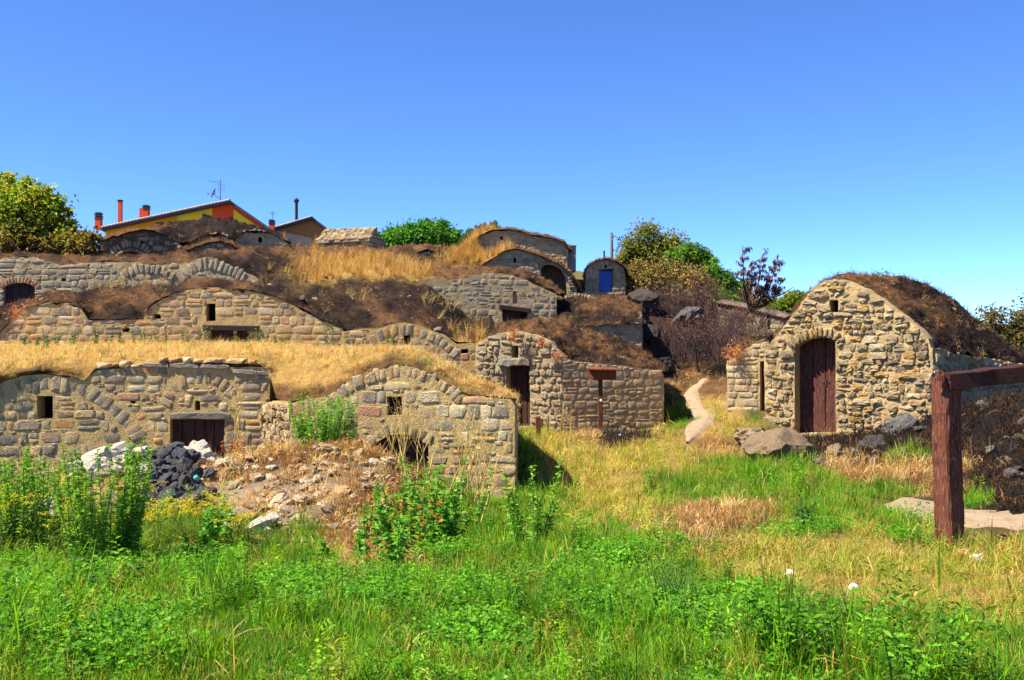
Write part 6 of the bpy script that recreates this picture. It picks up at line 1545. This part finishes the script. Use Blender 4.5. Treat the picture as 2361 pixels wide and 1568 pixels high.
TR = [(0.30, 0.15, 0.05), (0.38, 0.22, 0.08), (0.22, 0.11, 0.045), (0.46, 0.29, 0.11)]
TB = [(0.026, 0.018, 0.018), (0.018, 0.014, 0.014), (0.038, 0.024, 0.021), (0.08, 0.042, 0.026), (0.045, 0.027, 0.022)]
isg = ty == 0
m = isg; k = m & (nr.uniform(0, 1, len(m)) < np.where(pn > 0.2, 0.6, 1.0))
scatter('meadow_grass', 'green', GP[k], tints(TG, k.sum()), nr.uniform(0.6, 1.15, k.sum()) * big[k] ** 0.5 * cl[k], 'short bright green meadow grass in the foreground')
k = isg & (pn2 > 0.2) & (nr.uniform(0, 1, len(m)) < 0.16)
scatter('tall_grass', 'tall', GP[k], tints(TG, k.sum()), nr.uniform(0.45, 0.95, k.sum()) * cl[k], 'taller green grass blades among the meadow')
k = isg & (pn > 0.2) & (GP[:, 1] < 9) & (nr.uniform(0, 1, len(m)) < 0.6)
scatter('clover', 'clover', GP[k], tints(TC, k.sum()), nr.uniform(0.9, 1.6, k.sum()), 'low leafy clover patches in the foreground meadow')
k = isg & (pn2 > -0.05) & (nr.uniform(0, 1, len(m)) < 0.05) & (GP[:, 1] < 14)
scatter('meadow_weeds', 'weed', GP[k], tints(TC + TG, k.sum()), nr.uniform(0.6, 1.5, k.sum()) * cl[k], 'small leafy weeds standing in the foreground meadow')
k = (ty == 1) | (isg & (nr.uniform(0, 1, len(m)) < 0.10 + 0.25 * (vnoise(GP, 0.9, 95.0, 2) > 0.25)))
scatter('dry_grass', 'straw', GP[k], tints(TM, k.sum()), nr.uniform(0.6, 1.1, k.sum()) * big[k] ** 0.5 * cl[k], 'matted dry yellow grass on the meadow')
k = ((ty == 2) | ((ty == 4) & (nr.uniform(0, 1, len(m)) < 0.5)))
scatter('withered_grass', 'straw', GP[k], tints(TR + TS[:2], k.sum()), nr.uniform(0.6, 1.1, k.sum()) * big[k] ** 0.5, 'withered brown grass on the banks and rubble')
k = (ty == 3) & (nr.uniform(0, 1, len(m)) < 0.75)
scatter('burnt_stubble', 'burnt', GP[k], tints(TB * 3 + TR[:1], k.sum()), nr.uniform(0.4, 0.95, k.sum()) * big[k] ** 0.3, 'blackened stubble on the lower bank and gully', 0.3)

def sample(V, Q, n):
    a = V[Q[:, 0]]; b = V[Q[:, 1]]; c = V[Q[:, 2]]; d = V[Q[:, 3]]
    ar = np.linalg.norm(np.cross(c - a, d - b), axis=1) * 0.5 / np.maximum((a[:, 1]), 3) ** 0.7
    f = nr.choice(len(Q), n, p=ar / ar.sum()); s = nr.uniform(0, 1, (n, 1)); t = nr.uniform(0, 1, (n, 1))
    return (a[f] * (1 - s) + b[f] * s) * (1 - t) + (d[f] * (1 - s) + c[f] * s) * t
V, Q = PATCH['straw_terrace'][0]
p = sample(V, Q, 12500); Wt = zone(p, 10, 14); nz = vnoise(p, 1.3, 5.0, 3); cz = np.clip(1 + 1.0 * vnoise(p, 2.4, 15.0, 2), 0.4, 1.9)
tn = tints(TS, len(p)); dk = nr.uniform(0, 1, len(p)) < (Wt[:, 2] + Wt[:, 3]) * 0.9 + np.clip(nz, 0, 1) * 0.3
tn[dk] = tints(TR + [(0.14, 0.08, 0.04), (0.09, 0.055, 0.03)], dk.sum()); gr_ = nr.uniform(0, 1, len(p)) < 0.04; tn[gr_] = tints(TG, gr_.sum())
scatter('straw_grass', 'straw', p, tn, nr.uniform(0.35, 0.75, len(p)) * cz, 'dense golden straw grass on the terrace over the front cellars')
p = sample(V, Q, 900); k = (p[:, 1] > 15) & (vnoise(p, 0.7, 8.0, 2) > -0.1)
scatter('tall_straw', 'strawtall', p[k], tints(TS[:2] + [(0.62, 0.40, 0.10)], k.sum()), nr.uniform(0.35, 0.65, k.sum()), 'tall upright straw stems on the terrace')
pts_b, pts_r, pts_s = [], [], []
def roofgrass(V, Q, n):
    p = sample(V, Q, n); W = zone(p, 8, 16) ** 1.5; W /= W.sum(1, keepdims=True)
    bz = vnoise(p, 1.6, 25.0, 3)[:, None]; W[:, 3:4] *= 1.6 * np.exp(-3.5 * bz); W[:, 2:3] *= np.exp(2.5 * bz); W /= W.sum(1, keepdims=True)
    t = (W.cumsum(1) < nr.uniform(0, 1, (len(p), 1))).sum(1)
    pts_b.append(p[t >= 3]); pts_r.append(p[t == 2]); pts_s.append(p[t <= 1])
V, Q = PATCH['burnt_slope'][0]; roofgrass(V, Q, 21000)
for V, Q in PATCH['earth_roof']: roofgrass(V, Q, 2400 if len(Q) > 2400 else 1000)
pts_b = np.concatenate(pts_b); pts_r = np.concatenate(pts_r); pts_s = np.concatenate(pts_s)
n = len(pts_b)
scatter('burnt_grass', 'burnt', pts_b, tints(TB * 3 + [(0.16, 0.075, 0.036), (0.11, 0.06, 0.035), (0.42, 0.28, 0.13), (0.24, 0.12, 0.05)], n), nr.uniform(0.3, 0.72, n), 'charred black and brown grass matting the upper roofs and slope', 0.35)
n = len(pts_r)
scatter('rusty_grass', 'burnt', pts_r, tints([(0.30, 0.14, 0.055), (0.22, 0.105, 0.045), (0.40, 0.24, 0.11), (0.34, 0.17, 0.07), (0.08, 0.042, 0.026), (0.05, 0.03, 0.022), (0.10, 0.052, 0.03), (0.03, 0.02, 0.018), (0.022, 0.016, 0.015)], n), nr.uniform(0.28, 0.68, n), 'rust-brown dead grass on the cellar roofs', 0.35)
n = len(pts_s)
scatter('golden_grass', 'strawtall', pts_s, tints([(0.60, 0.38, 0.12), (0.52, 0.32, 0.10), (0.66, 0.46, 0.18), (0.36, 0.20, 0.07), (0.22, 0.12, 0.05)], n), nr.uniform(0.5, 1.5, n), 'golden dry grass strip on the upper slope', 0.2)

# stones lying on the burnt ground
V, Q = PATCH['burnt_slope'][0]; q = sample(V, Q, 400); qx, qy = proj(q)
for v in q[(qx > 0) & (qx < 1110) & (qy > 575) & (qy < 790)][:44]:
    o = bpy.data.objects.new('stone', rnd.choice(ROCKS)); COL.objects.link(o); s_ = rnd.uniform(0.07, 0.2); o.location = (v[0], v[1], v[2] + s_ * 0.2); o.scale = (s_ * 1.3, s_, s_ * 0.7)
    o.rotation_euler = (rnd.uniform(-.4, .4), rnd.uniform(-.4, .4), rnd.uniform(0, 6.28)); k = rnd.uniform(0.4, 1.1); o.color = (0.34 * k, 0.27 * k, 0.2 * k, 1)
    tag(o, 'small loose stone lying on the fire-blackened slope', 'stone', 'loose stones on the burnt slope')
for i in range(60):
    px, py = rnd.uniform(1880, 2420), rnd.uniform(960, 1120)
    if py > 1065 + max(0, px - 2250) * 0.4 and px < 2250: continue
    d = float(np.interp(py, [950, 1000, 1060, 1120], [15.5, 15.2, 12.5, 10.6])); x = (px - CX) / F * d
    o = bpy.data.objects.new('stone', rnd.choice(ROCKS)); COL.objects.link(o); s_ = rnd.uniform(0.06, 0.2); o.location = (x, d, float(ground_z(np.array([x]), np.array([d]))[0]) + s_ * 0.15); o.scale = (s_ * 1.3, s_, s_ * 0.75)
    o.rotation_euler = (rnd.uniform(-.4, .4), rnd.uniform(-.4, .4), rnd.uniform(0, 6.28)); k = rnd.uniform(0.15, 0.9); o.color = (0.26 * k, 0.21 * k, 0.17 * k, 1)
    tag(o, 'sooty loose stone on the burnt bank below the big sunlit cellar', 'stone', 'sooty stones on the burnt bank')
# ------------------------------------------------------------------ single plants
def gz(x, y): return float(ground_z(np.array([x]), np.array([y]))[0])
def at(px, d):
    x = (px - CX) / F * d; return Vector((x, d, gz(x, d)))
def leafy_stems(name, label, base, h, n, w, L, W_, cols, stemmat='stem', dens=70, up=0.5, group=None, cat='plant', lean=0.12, taper=0.5, mat='leaf', top=None):
    e = empty(name, base, label, cat, group); pp, dd = [], []
    for i in range(n):
        a = rnd.uniform(0, 6.283); rr = w * 0.5 * math.sqrt(rnd.random()); b = base + Vector((math.cos(a) * rr, math.sin(a) * rr * 0.7, -0.02)); hh = h * (rnd.uniform(0.45, 1.0) if rnd.random() < 0.7 else rnd.uniform(0.9, 1.08))
        ln = Vector((math.cos(a) * lean + rnd.gauss(0, .09), math.sin(a) * lean + rnd.gauss(0, .09), 1))
        tip = b + ln * hh; mid = b.lerp(tip, 0.5) + Vector((rnd.gauss(0, 1), rnd.gauss(0, 1), 0)) * 0.02 * h
        MB().tube([b, mid, tip], [0.006, 0.005, 0.002], 4, False).build('stem', M[stemmat], e)
        t = nr.uniform(0.08, 1, (dens, 1)); q = np.where(t < 0.5, np.array(b) + (np.array(mid) - np.array(b)) * t * 2, np.array(mid) + (np.array(tip) - np.array(mid)) * (t - 0.5) * 2)
        pp.append(np.c_[q, t]); dd.append(np.c_[nr.normal(size=(dens, 2)), np.full(dens, up)])
    pp = np.concatenate(pp); dd = np.concatenate(dd); t = pp[:, 3]
    Ls = L * nr.uniform(0.6, 1.3, len(pp)) * (1 - taper * t)
    o = link('foliage', leaf_mesh('foliage', pp[:, :3], dd, Ls, W_, pick(cols, len(pp), 0.3), 0.2, 0.15), M[mat], e); o['kind'] = 'stuff'
    return e
VG = [(0.16, 0.40, 0.04), (0.21, 0.45, 0.04), (0.11, 0.30, 0.03), (0.26, 0.46, 0.05)]
YG = [(0.18, 0.30, 0.02), (0.13, 0.25, 0.02), (0.24, 0.33, 0.03)]
leafy_stems('fleabane', 'tall bright green leafy clump in front of the shadow beside the arched front cellar', at(1228, 8.9), 0.80, 7, 0.28, 0.11, 0.018, VG, dens=120, up=0.55)
leafy_stems('fleabane', 'dense tall green bush of stems in front of the rubble heap at left', at(235, 8.2), 1.0, 46, 0.5, 0.075, 0.015, VG + YG, dens=150, lean=0.16)
leafy_stems('fleabane', 'leafy green bush at the far left edge of the meadow', at(30, 8.6), 0.92, 36, 0.55, 0.075, 0.015, VG + YG, dens=150, lean=0.14)
leafy_stems('fleabane', 'thin leafy stems between the left edge bush and the concrete lumps', at(130, 9.2), 0.7, 16, 0.45, 0.075, 0.012, VG, dens=120)
leafy_stems('fleabane', 'lone green weed spire left of the white litter, standing in dry grass', at(1852, 8.6), 0.36, 7, 0.14, 0.05, 0.014, [(0.06, 0.16, 0.03), (0.05, 0.13, 0.03)], dens=60)
leafy_stems('fleabane', 'bright green bushy plant against the left shoulder of the arched front cellar', P(745, 1062, 13.1), 0.86, 60, 0.62, 0.075, 0.015, VG, dens=150, lean=0.15)
leafy_stems('fleabane', 'thin green plant right of the bushy plant, touching the cellar arch', P(800, 1040, 13.2), 0.52, 6, 0.18, 0.07, 0.014, VG, dens=70)
leafy_stems('dock_plant', 'rusty red dried dock spike at the top of the rubble bank', P(815, 1075, 12.5), 0.38, 5, 0.22, 0.045, 0.025, [(0.42, 0.10, 0.03), (0.34, 0.08, 0.03), (0.5, 0.18, 0.05)], 'stem_dry', 90, 0.4, mat='leaf_dry', taper=0.2)
leafy_stems('dock_plant', 'low reddish dried weed at the right of the black lumps', P(545, 1045, 12.7), 0.25, 6, 0.3, 0.045, 0.022, [(0.42, 0.14, 0.04), (0.5, 0.22, 0.06)], 'stem_dry', 60, 0.4, mat='leaf_dry')
leafy_stems('dock_plant', 'rust-red dried weed among the wild lettuce before the low door', at(890, 9.5), 0.5, 7, 0.4, 0.05, 0.025, [(0.42, 0.12, 0.03), (0.5, 0.22, 0.06), (0.34, 0.2, 0.05)], 'stem_dry', 70, 0.4, mat='leaf_dry', taper=0.2)
leafy_stems('dock_plant', 'orange-brown dried weed on the right shoulder of the rubble bank', at(860, 10.6), 0.36, 8, 0.5, 0.05, 0.02, [(0.46, 0.2, 0.05), (0.5, 0.3, 0.09)], 'stem_dry', 60, 0.4, mat='leaf_dry')
leafy_stems('fleabane', 'slender green weed standing before the right half of the low door', at(965, 10.6), 0.62, 9, 0.35, 0.07, 0.014, VG, dens=90)
# wild lettuce and thistles in the middle foreground
LB = [(0.13, 0.36, 0.035), (0.18, 0.42, 0.04), (0.10, 0.29, 0.03)]
for (px, d, h, n, lab) in ((1000, 9.6, 0.95, 11, 'tall wild lettuce cluster before the low cellar door'), (925, 9.3, 0.74, 9, 'wild lettuce left of the tallest lettuce cluster'), (1055, 9.9, 0.78, 9, 'wild lettuce right of the tallest lettuce cluster'), (905, 8.1, 0.5, 7, 'broad-leaved thistle at the foot of the bank'), (800, 8.5, 0.34, 4, 'small broad-leaved thistle on the bare bank foot'), (500, 9.0, 0.36, 5, 'broad-leaved thistle beneath the tan rubble stones'), (960, 9.0, 0.62, 8, 'wild lettuce with yellowing leaves near the bank foot'), (455, 8.6, 0.26, 4, 'low thistle right of the dense green bush')):
    leafy_stems('wild_lettuce', lab, at(px, d), h, n, 0.4, 0.10, 0.032, LB if 'yellow' not in lab else LB + [(0.4, 0.32, 0.04), (0.4, 0.14, 0.04)], dens=62, up=0.4, lean=0.18)
# dry branching stalks
def dry_stalks(label, base, h, n, w, heads=True, spread=0.42):
    e = empty('dry_stalks', base, label, 'plant'); tips = []
    for i in range(n):
        mb = MB(); a = rnd.uniform(0, 6.283); rr = w * 0.5 * math.sqrt(rnd.random()); b = base + Vector((math.cos(a) * rr, math.sin(a) * rr * 0.6, -0.02))
        limbs(mb, b, Vector((rnd.gauss(0, .16), rnd.gauss(0, .12), 1)), h * rnd.uniform(0.55, 0.75), 0.0085, 2, spread, (3, 5), 5, tips, 0.5, 4, 0.66)
        mb.build('stalk', M['stem_dry'], e)
    t = np.array([tuple(q) for q in tips]); m_ = len(t)
    t = np.repeat(t, 2, 0) + nr.normal(size=(m_ * 2, 3)) * 0.01
    o = link('seed_heads', leaf_mesh('seed_heads', t, nr.normal(size=(len(t), 3)), 0.018, 0.012, pick([(0.55, 0.38, 0.13), (0.58, 0.44, 0.2), (0.40, 0.27, 0.09), (0.66, 0.56, 0.36)], len(t))), M['leaf_dry'], e); o['kind'] = 'stuff'
dry_stalks('branching dry golden stalks in front of the low cellar door', P(990, 1130, 11.7), 1.05, 7, 0.8)
dry_stalks('dry golden stalks before the right half of the arched front cellar', P(1075, 1150, 11.6), 1.0, 8, 0.55)
dry_stalks('tall dry stalk left of the barred window', P(900, 1090, 12.2), 1.02, 3, 0.25)
dry_stalks('single dry stalk plant between the rubble heap and plank door', P(555, 1030, 13.2), 0.86, 4, 0.3)
dry_stalks('dry brown stalks at far left before the small arched door', P(85, 1180, 10.4), 0.7, 6, 0.6)
dry_stalks('sloping dry stalk at the right corner of the arched front cellar', P(1125, 1200, 10.6), 0.85, 3, 0.25, spread=0.25)
dry_stalks('thin dry stalks beside the wooden stub', P(1300, 1015, 19.2), 0.5, 5, 0.9)
# green weeds on the terrace edge below the second tier wall
TWL = ['dusty weed nearest the left edge at the foot of the second tier wall', 'dusty weed second from the left edge along the second tier wall', 'short dusty weed third from the left along the second tier wall', 'tall dusty weed left of the small square hole in the second tier wall', 'dusty weed right of the small square hole in the second tier wall', 'dusty weed right under the small square hole in the second tier wall',
       'dusty weed left of the sunken door with timber lintel', 'dusty weed touching the left jamb of the sunken door', 'bushy dusty weed right of the sunken door', 'short dusty weed second to the right of the sunken door', 'dusty weed standing forward in the straw at far left', 'low dusty weed standing forward in the straw above the coping', 'tallest pale green weed spire before the second tier wall',
       'dusty weed in front of the sunken door', 'small weed under the slit window of the low arched wall', 'short dusty weed midway between square hole and sunken door']
for i, (px, py, d, h) in enumerate(((70, 800, 22.6, .42), (118, 800, 22.6, .5), (165, 800, 22.5, .38), (232, 802, 22.4, .55), (320, 800, 22.6, .45), (275, 802, 22.5, .4), (425, 800, 22.7, .42), (470, 798, 22.9, .48), (605, 800, 22.8, .55), (645, 800, 22.9, .32), (100, 822, 20, .38), (335, 815, 20.5, .3), (760, 812, 22.5, .75), (560, 795, 23, .35), (900, 800, 23, .3), (365, 797, 22.8, .35))):
    leafy_stems('terrace_weed', TWL[i], P(px, py, d), h, 5, 0.3, 0.09, 0.045, [(0.10, 0.17, 0.06), (0.07, 0.12, 0.045), (0.15, 0.22, 0.07)], dens=22, group='dusty weeds along the second tier wall')
# dry rusty tufts rooted in walls
for (px, py, d, s, lab) in ((1184, 770, 23.7, .2, 'rusty dry tuft above the slit window of the middle cellar'), (40, 718, 23.0, .28, 'orange dry tuft on the left shoulder of the second tier wall'), (1692, 812, 19.8, .26, 'orange dry tuft on the annex wall corner'), (1248, 790, 23.4, .14, 'small rusty tuft right of the slit window'), (1285, 820, 23.2, .16, 'rusty tuft hanging at the middle cellar corner')):
    n = 260; e = empty('dry_tuft', P(px, py, d), lab, 'plant'); q = np.array(P(px, py, d)) + nr.normal(size=(n, 3)) * s * np.array([0.4, 0.25, 0.35])
    link('foliage', leaf_mesh('foliage', q, nr.normal(size=(n, 3)) + np.array([0, -0.5, -0.1]), s * 0.5, 0.012, pick([(0.50, 0.19, 0.06), (0.40, 0.13, 0.05), (0.58, 0.28, 0.1)], n)), M['leaf_dry'], e)
# dry scrub sprouting from the burnt slope and before the third tier wall
for i, (px, py, d, h, lab) in enumerate(((240, 672, 28.6, .5, 'bare dry scrub before the grey upper wall, leftmost'), (280, 668, 28.8, .45, 'bare dry scrub before the grey upper wall, second from left'), (325, 664, 29, .5, 'bare dry scrub before the grey upper wall, third from left'), (385, 664, 29, .5, 'bare dry scrub before the grey upper wall, rightmost'), (985, 705, 29, .6, 'dry pinkish scrub on the burnt slope left of the middle tier cellar'), (1040, 720, 30.2, .7, 'dry scrub growing against the middle tier cellar wall'), (830, 690, 28, .5, 'dry scrub in the middle of the burnt slope'), (1420, 850, 24.6, .45, 'hanging dry stems above the signpost board'))):
    twig_bush('dry_scrub', lab, P(px, py, d), h * 0.9, h, 9, BROWN, 60, [(0.5, 0.33, 0.12), (0.36, 0.2, 0.08)], 'shrub', 'stem_dry', 0.006, 0.04)
# fennel with yellow umbels
def fennel(label, base, h, n, w):
    e = empty('fennel', base, label, 'plant'); pp, dd, fp = [], [], []
    for i in range(n):
        a = rnd.uniform(0, 6.283); rr = w * 0.5 * math.sqrt(rnd.random()); b = base + Vector((math.cos(a) * rr, math.sin(a) * rr * 0.6, -0.02)); hh = h * rnd.uniform(0.6, 1.05); mb = MB()
        tip = b + Vector((rnd.gauss(0, .12) * hh, rnd.gauss(0, .12) * hh, hh)); mb.tube([b, b.lerp(tip, 0.5), tip], [0.005, 0.004, 0.002], 4, False)
        for k in range(rnd.randint(2, 4)):
            s_ = b.lerp(tip, rnd.uniform(0.55, 0.9)); u_ = s_ + Vector((rnd.gauss(0, .08), rnd.gauss(0, .08), rnd.uniform(0.08, 0.18))); mb.tube([s_, u_], 0.002, 3, False); fp.append(tuple(u_))
        fp.append(tuple(tip)); mb.build('stem', M['stem'], e)
        k = 110; t = nr.uniform(0.05, 0.8, (k, 1)); pp.append(np.array(b) + (np.array(tip) - np.array(b)) * t + nr.normal(size=(k, 3)) * 0.04); dd.append(nr.normal(size=(k, 3)) + np.array([0, 0, .3]))
    pp = np.concatenate(pp); dd = np.concatenate(dd)
    link('foliage', leaf_mesh('foliage', pp, dd, 0.07, 0.005, pick(YG + [(0.22, 0.26, 0.05)], len(pp))), M['leaf'], e)['kind'] = 'stuff'
    f = np.repeat(np.array(fp), 26, 0); f = f + nr.normal(size=f.shape) * np.array([0.026, 0.026, 0.008])
    link('flowers', leaf_mesh('flowers', f, nr.normal(size=f.shape) + np.array([0, 0, .6]), 0.014, 0.012, pick([(0.62, 0.50, 0.02), (0.55, 0.48, 0.03), (0.45, 0.42, 0.04)], len(f))), M['leaf'], e)['kind'] = 'stuff'
for (px, d, h, n, w, lab) in ((75, 8.4, .55, 10, .8, 'yellow-flowered fennel nearest the left edge'), (180, 9.0, .62, 9, .6, 'yellow-flowered fennel behind the dense green bush'), (355, 8.9, .42, 12, .7, 'yellow-flowered fennel under the black lumps'), (430, 9.3, .34, 10, .7, 'low fennel before the right side of the black lumps'), (300, 9.6, .5, 7, .4, 'fennel rising before the pale lumps'), (565, 9.2, .26, 8, .6, 'sparse low fennel at the foot of the tan rubble')):
    fennel(lab, at(px, d), h, n, w)
# strap-leaved reeds: each leaf a part
def strap(name, label, base, specs, cols, width=0.02):
    e = empty(name, base, label, 'plant')
    for (dx, dy, h, bend, w_) in specs:
        V, Q, Cc = [], [], []; seg = 10; c = cols[rnd.randint(0, len(cols) - 1)]
        sd = Vector((-dy, dx, 0)); sd = (sd.normalized() if sd.length > 1e-4 else Vector((1, 0, 0))) * 0.7 + Vector((0.5, 0, 0)); sd.normalize()
        b = base + Vector((rnd.gauss(0, .015), rnd.gauss(0, .015), -0.02))
        for i in range(seg + 1):
            t = i / seg; ww = w_ * (0.6 + 0.8 * t if t < 0.35 else 0.88 * (1 - ((t - 0.35) / 0.65) ** 1.8)) + 0.0008
            p = b + Vector((dx * t ** 1.6, dy * t ** 1.6, h * (t - bend * t ** 3)))
            V += [tuple(p - sd * ww / 2), tuple(p + Vector((0, 0.002, -ww * 0.12))), tuple(p + sd * ww / 2)]; Cc += [c] * 3
            if i: k = len(V) - 6; Q += [(k, k + 1, k + 4, k + 3), (k + 1, k + 2, k + 5, k + 4)]
        link('leaf', np_mesh('leaf', V, quads=Q, col=np.array(Cc)), M['leaf'], e)
RG = [(0.16, 0.34, 0.02), (0.12, 0.28, 0.02), (0.22, 0.38, 0.03)]
strap('reed', 'broad-bladed reed plant at the bottom right, nearest the camera', at(2000, 4.75), [(0.05, 0, .34, .35, .022), (0.20, 0.0, .30, .1, .03), (0.14, .02, .26, .05, .02), (0.24, 0, .30, .15, .03), (-0.01, 0, .20, 0, .014), (0.10, .03, .33, .55, .02), (-.03, 0, .16, 0, .014)], RG)
strap('reed', 'single upright reed with yellowing tip right of the white litter', at(2165, 6.2), [(0.0, 0, .42, 0, .014), (0.10, 0, .36, .1, .018), (-0.03, 0, .40, .0, .012), (0.03, 0, .22, 0, .012), (0.05, .02, .24, .1, .013)], RG + [(0.4, 0.34, 0.05)])
strap('reed', 'arching green reed blades in the middle of the meadow', at(1530, 7.4), [(0.30, 0, .36, .1, .022), (0.24, 0, .34, .05, .018), (0.16, 0, .20, .0, .016), (0.10, .02, .26, 0, .014), (-0.04, 0, .24, 0, .012), (.3, .03, .22, .2, .02)], RG)
strap('reed', 'thin lone blade in dry grass right of the cellar shadow', at(1335, 8.4), [(0.10, 0, .26, .0, .012), (-0.03, 0, .20, .05, .01)], RG + [(0.5, 0.3, 0.08)])
strap('reed', 'pale bent reed blades before the dry patch', at(1690, 6.0), [(0.20, 0, .16, .3, .012), (0.14, 0, .22, .4, .012), (0.06, 0, .2, 0, .01)], [(0.5, 0.42, 0.12), (0.45, 0.42, 0.08), (0.2, 0.3, 0.04)])
strap('reed', 'short reed blades at the bottom edge left of the broad-bladed plant', at(1820, 4.7), [(0.02, 0, .22, 0, .012), (0.09, 0, .20, .1, .016), (0.13, 0, .14, .2, .012)], RG)
def rushes(label, base, h, n, w, lean=0.2):
    e = empty('rush_clump', base, label, 'plant'); mb = MB()
    for i in range(n):
        b = base + Vector((rnd.gauss(0, w * .3), rnd.gauss(0, w * .2), -0.02)); t = b + Vector((rnd.gauss(0.02, lean) * h, rnd.gauss(0, lean * .5) * h, h * rnd.uniform(.6, 1.05)))
        mb.tube([b, b.lerp(t, .5) + Vector((0, 0, .02)), t], [0.003, 0.0026, 0.001], 4, False)
    mb.build('stems', M['rush'], e)['kind'] = 'stuff'
M['rush'] = m_plain('rush_stem', (0.07, 0.15, 0.025), 0.6)
rushes('thin dark rush clump before the arching reed blades', at(1545, 5.9), 0.42, 46, 0.22)
rushes('sparse rushes fanning out below the white litter', at(1930, 5.3), 0.36, 22, 0.3, 0.5)
rushes('thin leaning rushes left of the broad-bladed reed', at(1700, 5.2), 0.32, 24, 0.3, 0.4)
# pink and yellow low details, litter
def crumple(px, d, s, col, label, up=0.4):
    bm = bmesh.new(); bmesh.ops.create_icosphere(bm, subdivisions=2, radius=s)
    for v in bm.verts: v.co *= 1 + 0.5 * noise.noise(v.co * (2.2 / s) + Vector((px, 0, 0))); v.co.z *= 0.75
    me = bpy.data.meshes.new('litter'); bm.to_mesh(me); bm.free()
    o = bpy.data.objects.new('litter', me); me.materials.append(m_plain('litter_paper', col, 0.5, 0.2, 40)); COL.objects.link(o)
    b = at(px, d); b.z += s * up; o.location = b; tag(o, label, 'litter')
crumple(1968, 6.55, 0.034, (0.75, 0.78, 0.82), 'crumpled white ball of litter in dry grass', 1.2)
crumple(1822, 6.9, 0.036, (0.70, 0.70, 0.72), 'torn white paper scrap left of the crumpled ball', 0.6)
crumple(1905, 7.3, 0.022, (0.75, 0.72, 0.75), 'tiny white scrap above the crumpled ball', 1.0)
crumple(2255, 7.25, 0.05, (0.65, 0.62, 0.60), 'pale rag scrap to the right of the fence post', 0.5)
crumple(2225, 7.35, 0.06, (0.45, 0.22, 0.10), 'orange-brown scrap right of the fence post', 0.3)
crumple(2120, 7.5, 0.022, (0.7, 0.72, 0.78), 'small white scrap left of the fence post base', 1.0)
def scrap(p, s, col, label):
    bm = bmesh.new(); bmesh.ops.create_icosphere(bm, subdivisions=2, radius=s)
    for v in bm.verts: v.co *= 1 + 0.4 * noise.noise(v.co * (2.2 / s))
    me = bpy.data.meshes.new('litter'); bm.to_mesh(me); bm.free(); me.materials.append(m_plain('litter_plastic', col, 0.4, 0.2, 30))
    o = bpy.data.objects.new('litter', me); COL.objects.link(o); o.location = p; tag(o, label, 'litter')
scrap(P(487, 818, 17.0), 0.04, (0.02, 0.12, 0.55), 'blue plastic scrap above the coping slabs')
scrap(P(798, 730, 26.2), 0.07, (0.7, 0.7, 0.75), 'white can on the burnt slope')
scrap(P(1431, 1005, 20.4), 0.05, (0.7, 0.7, 0.75), 'white paper scrap at the foot of the signposted wall')
scrap(P(452, 1101, 11.4), 0.03, (0.05, 0.45, 0.42), 'turquoise scrap among the black lumps')
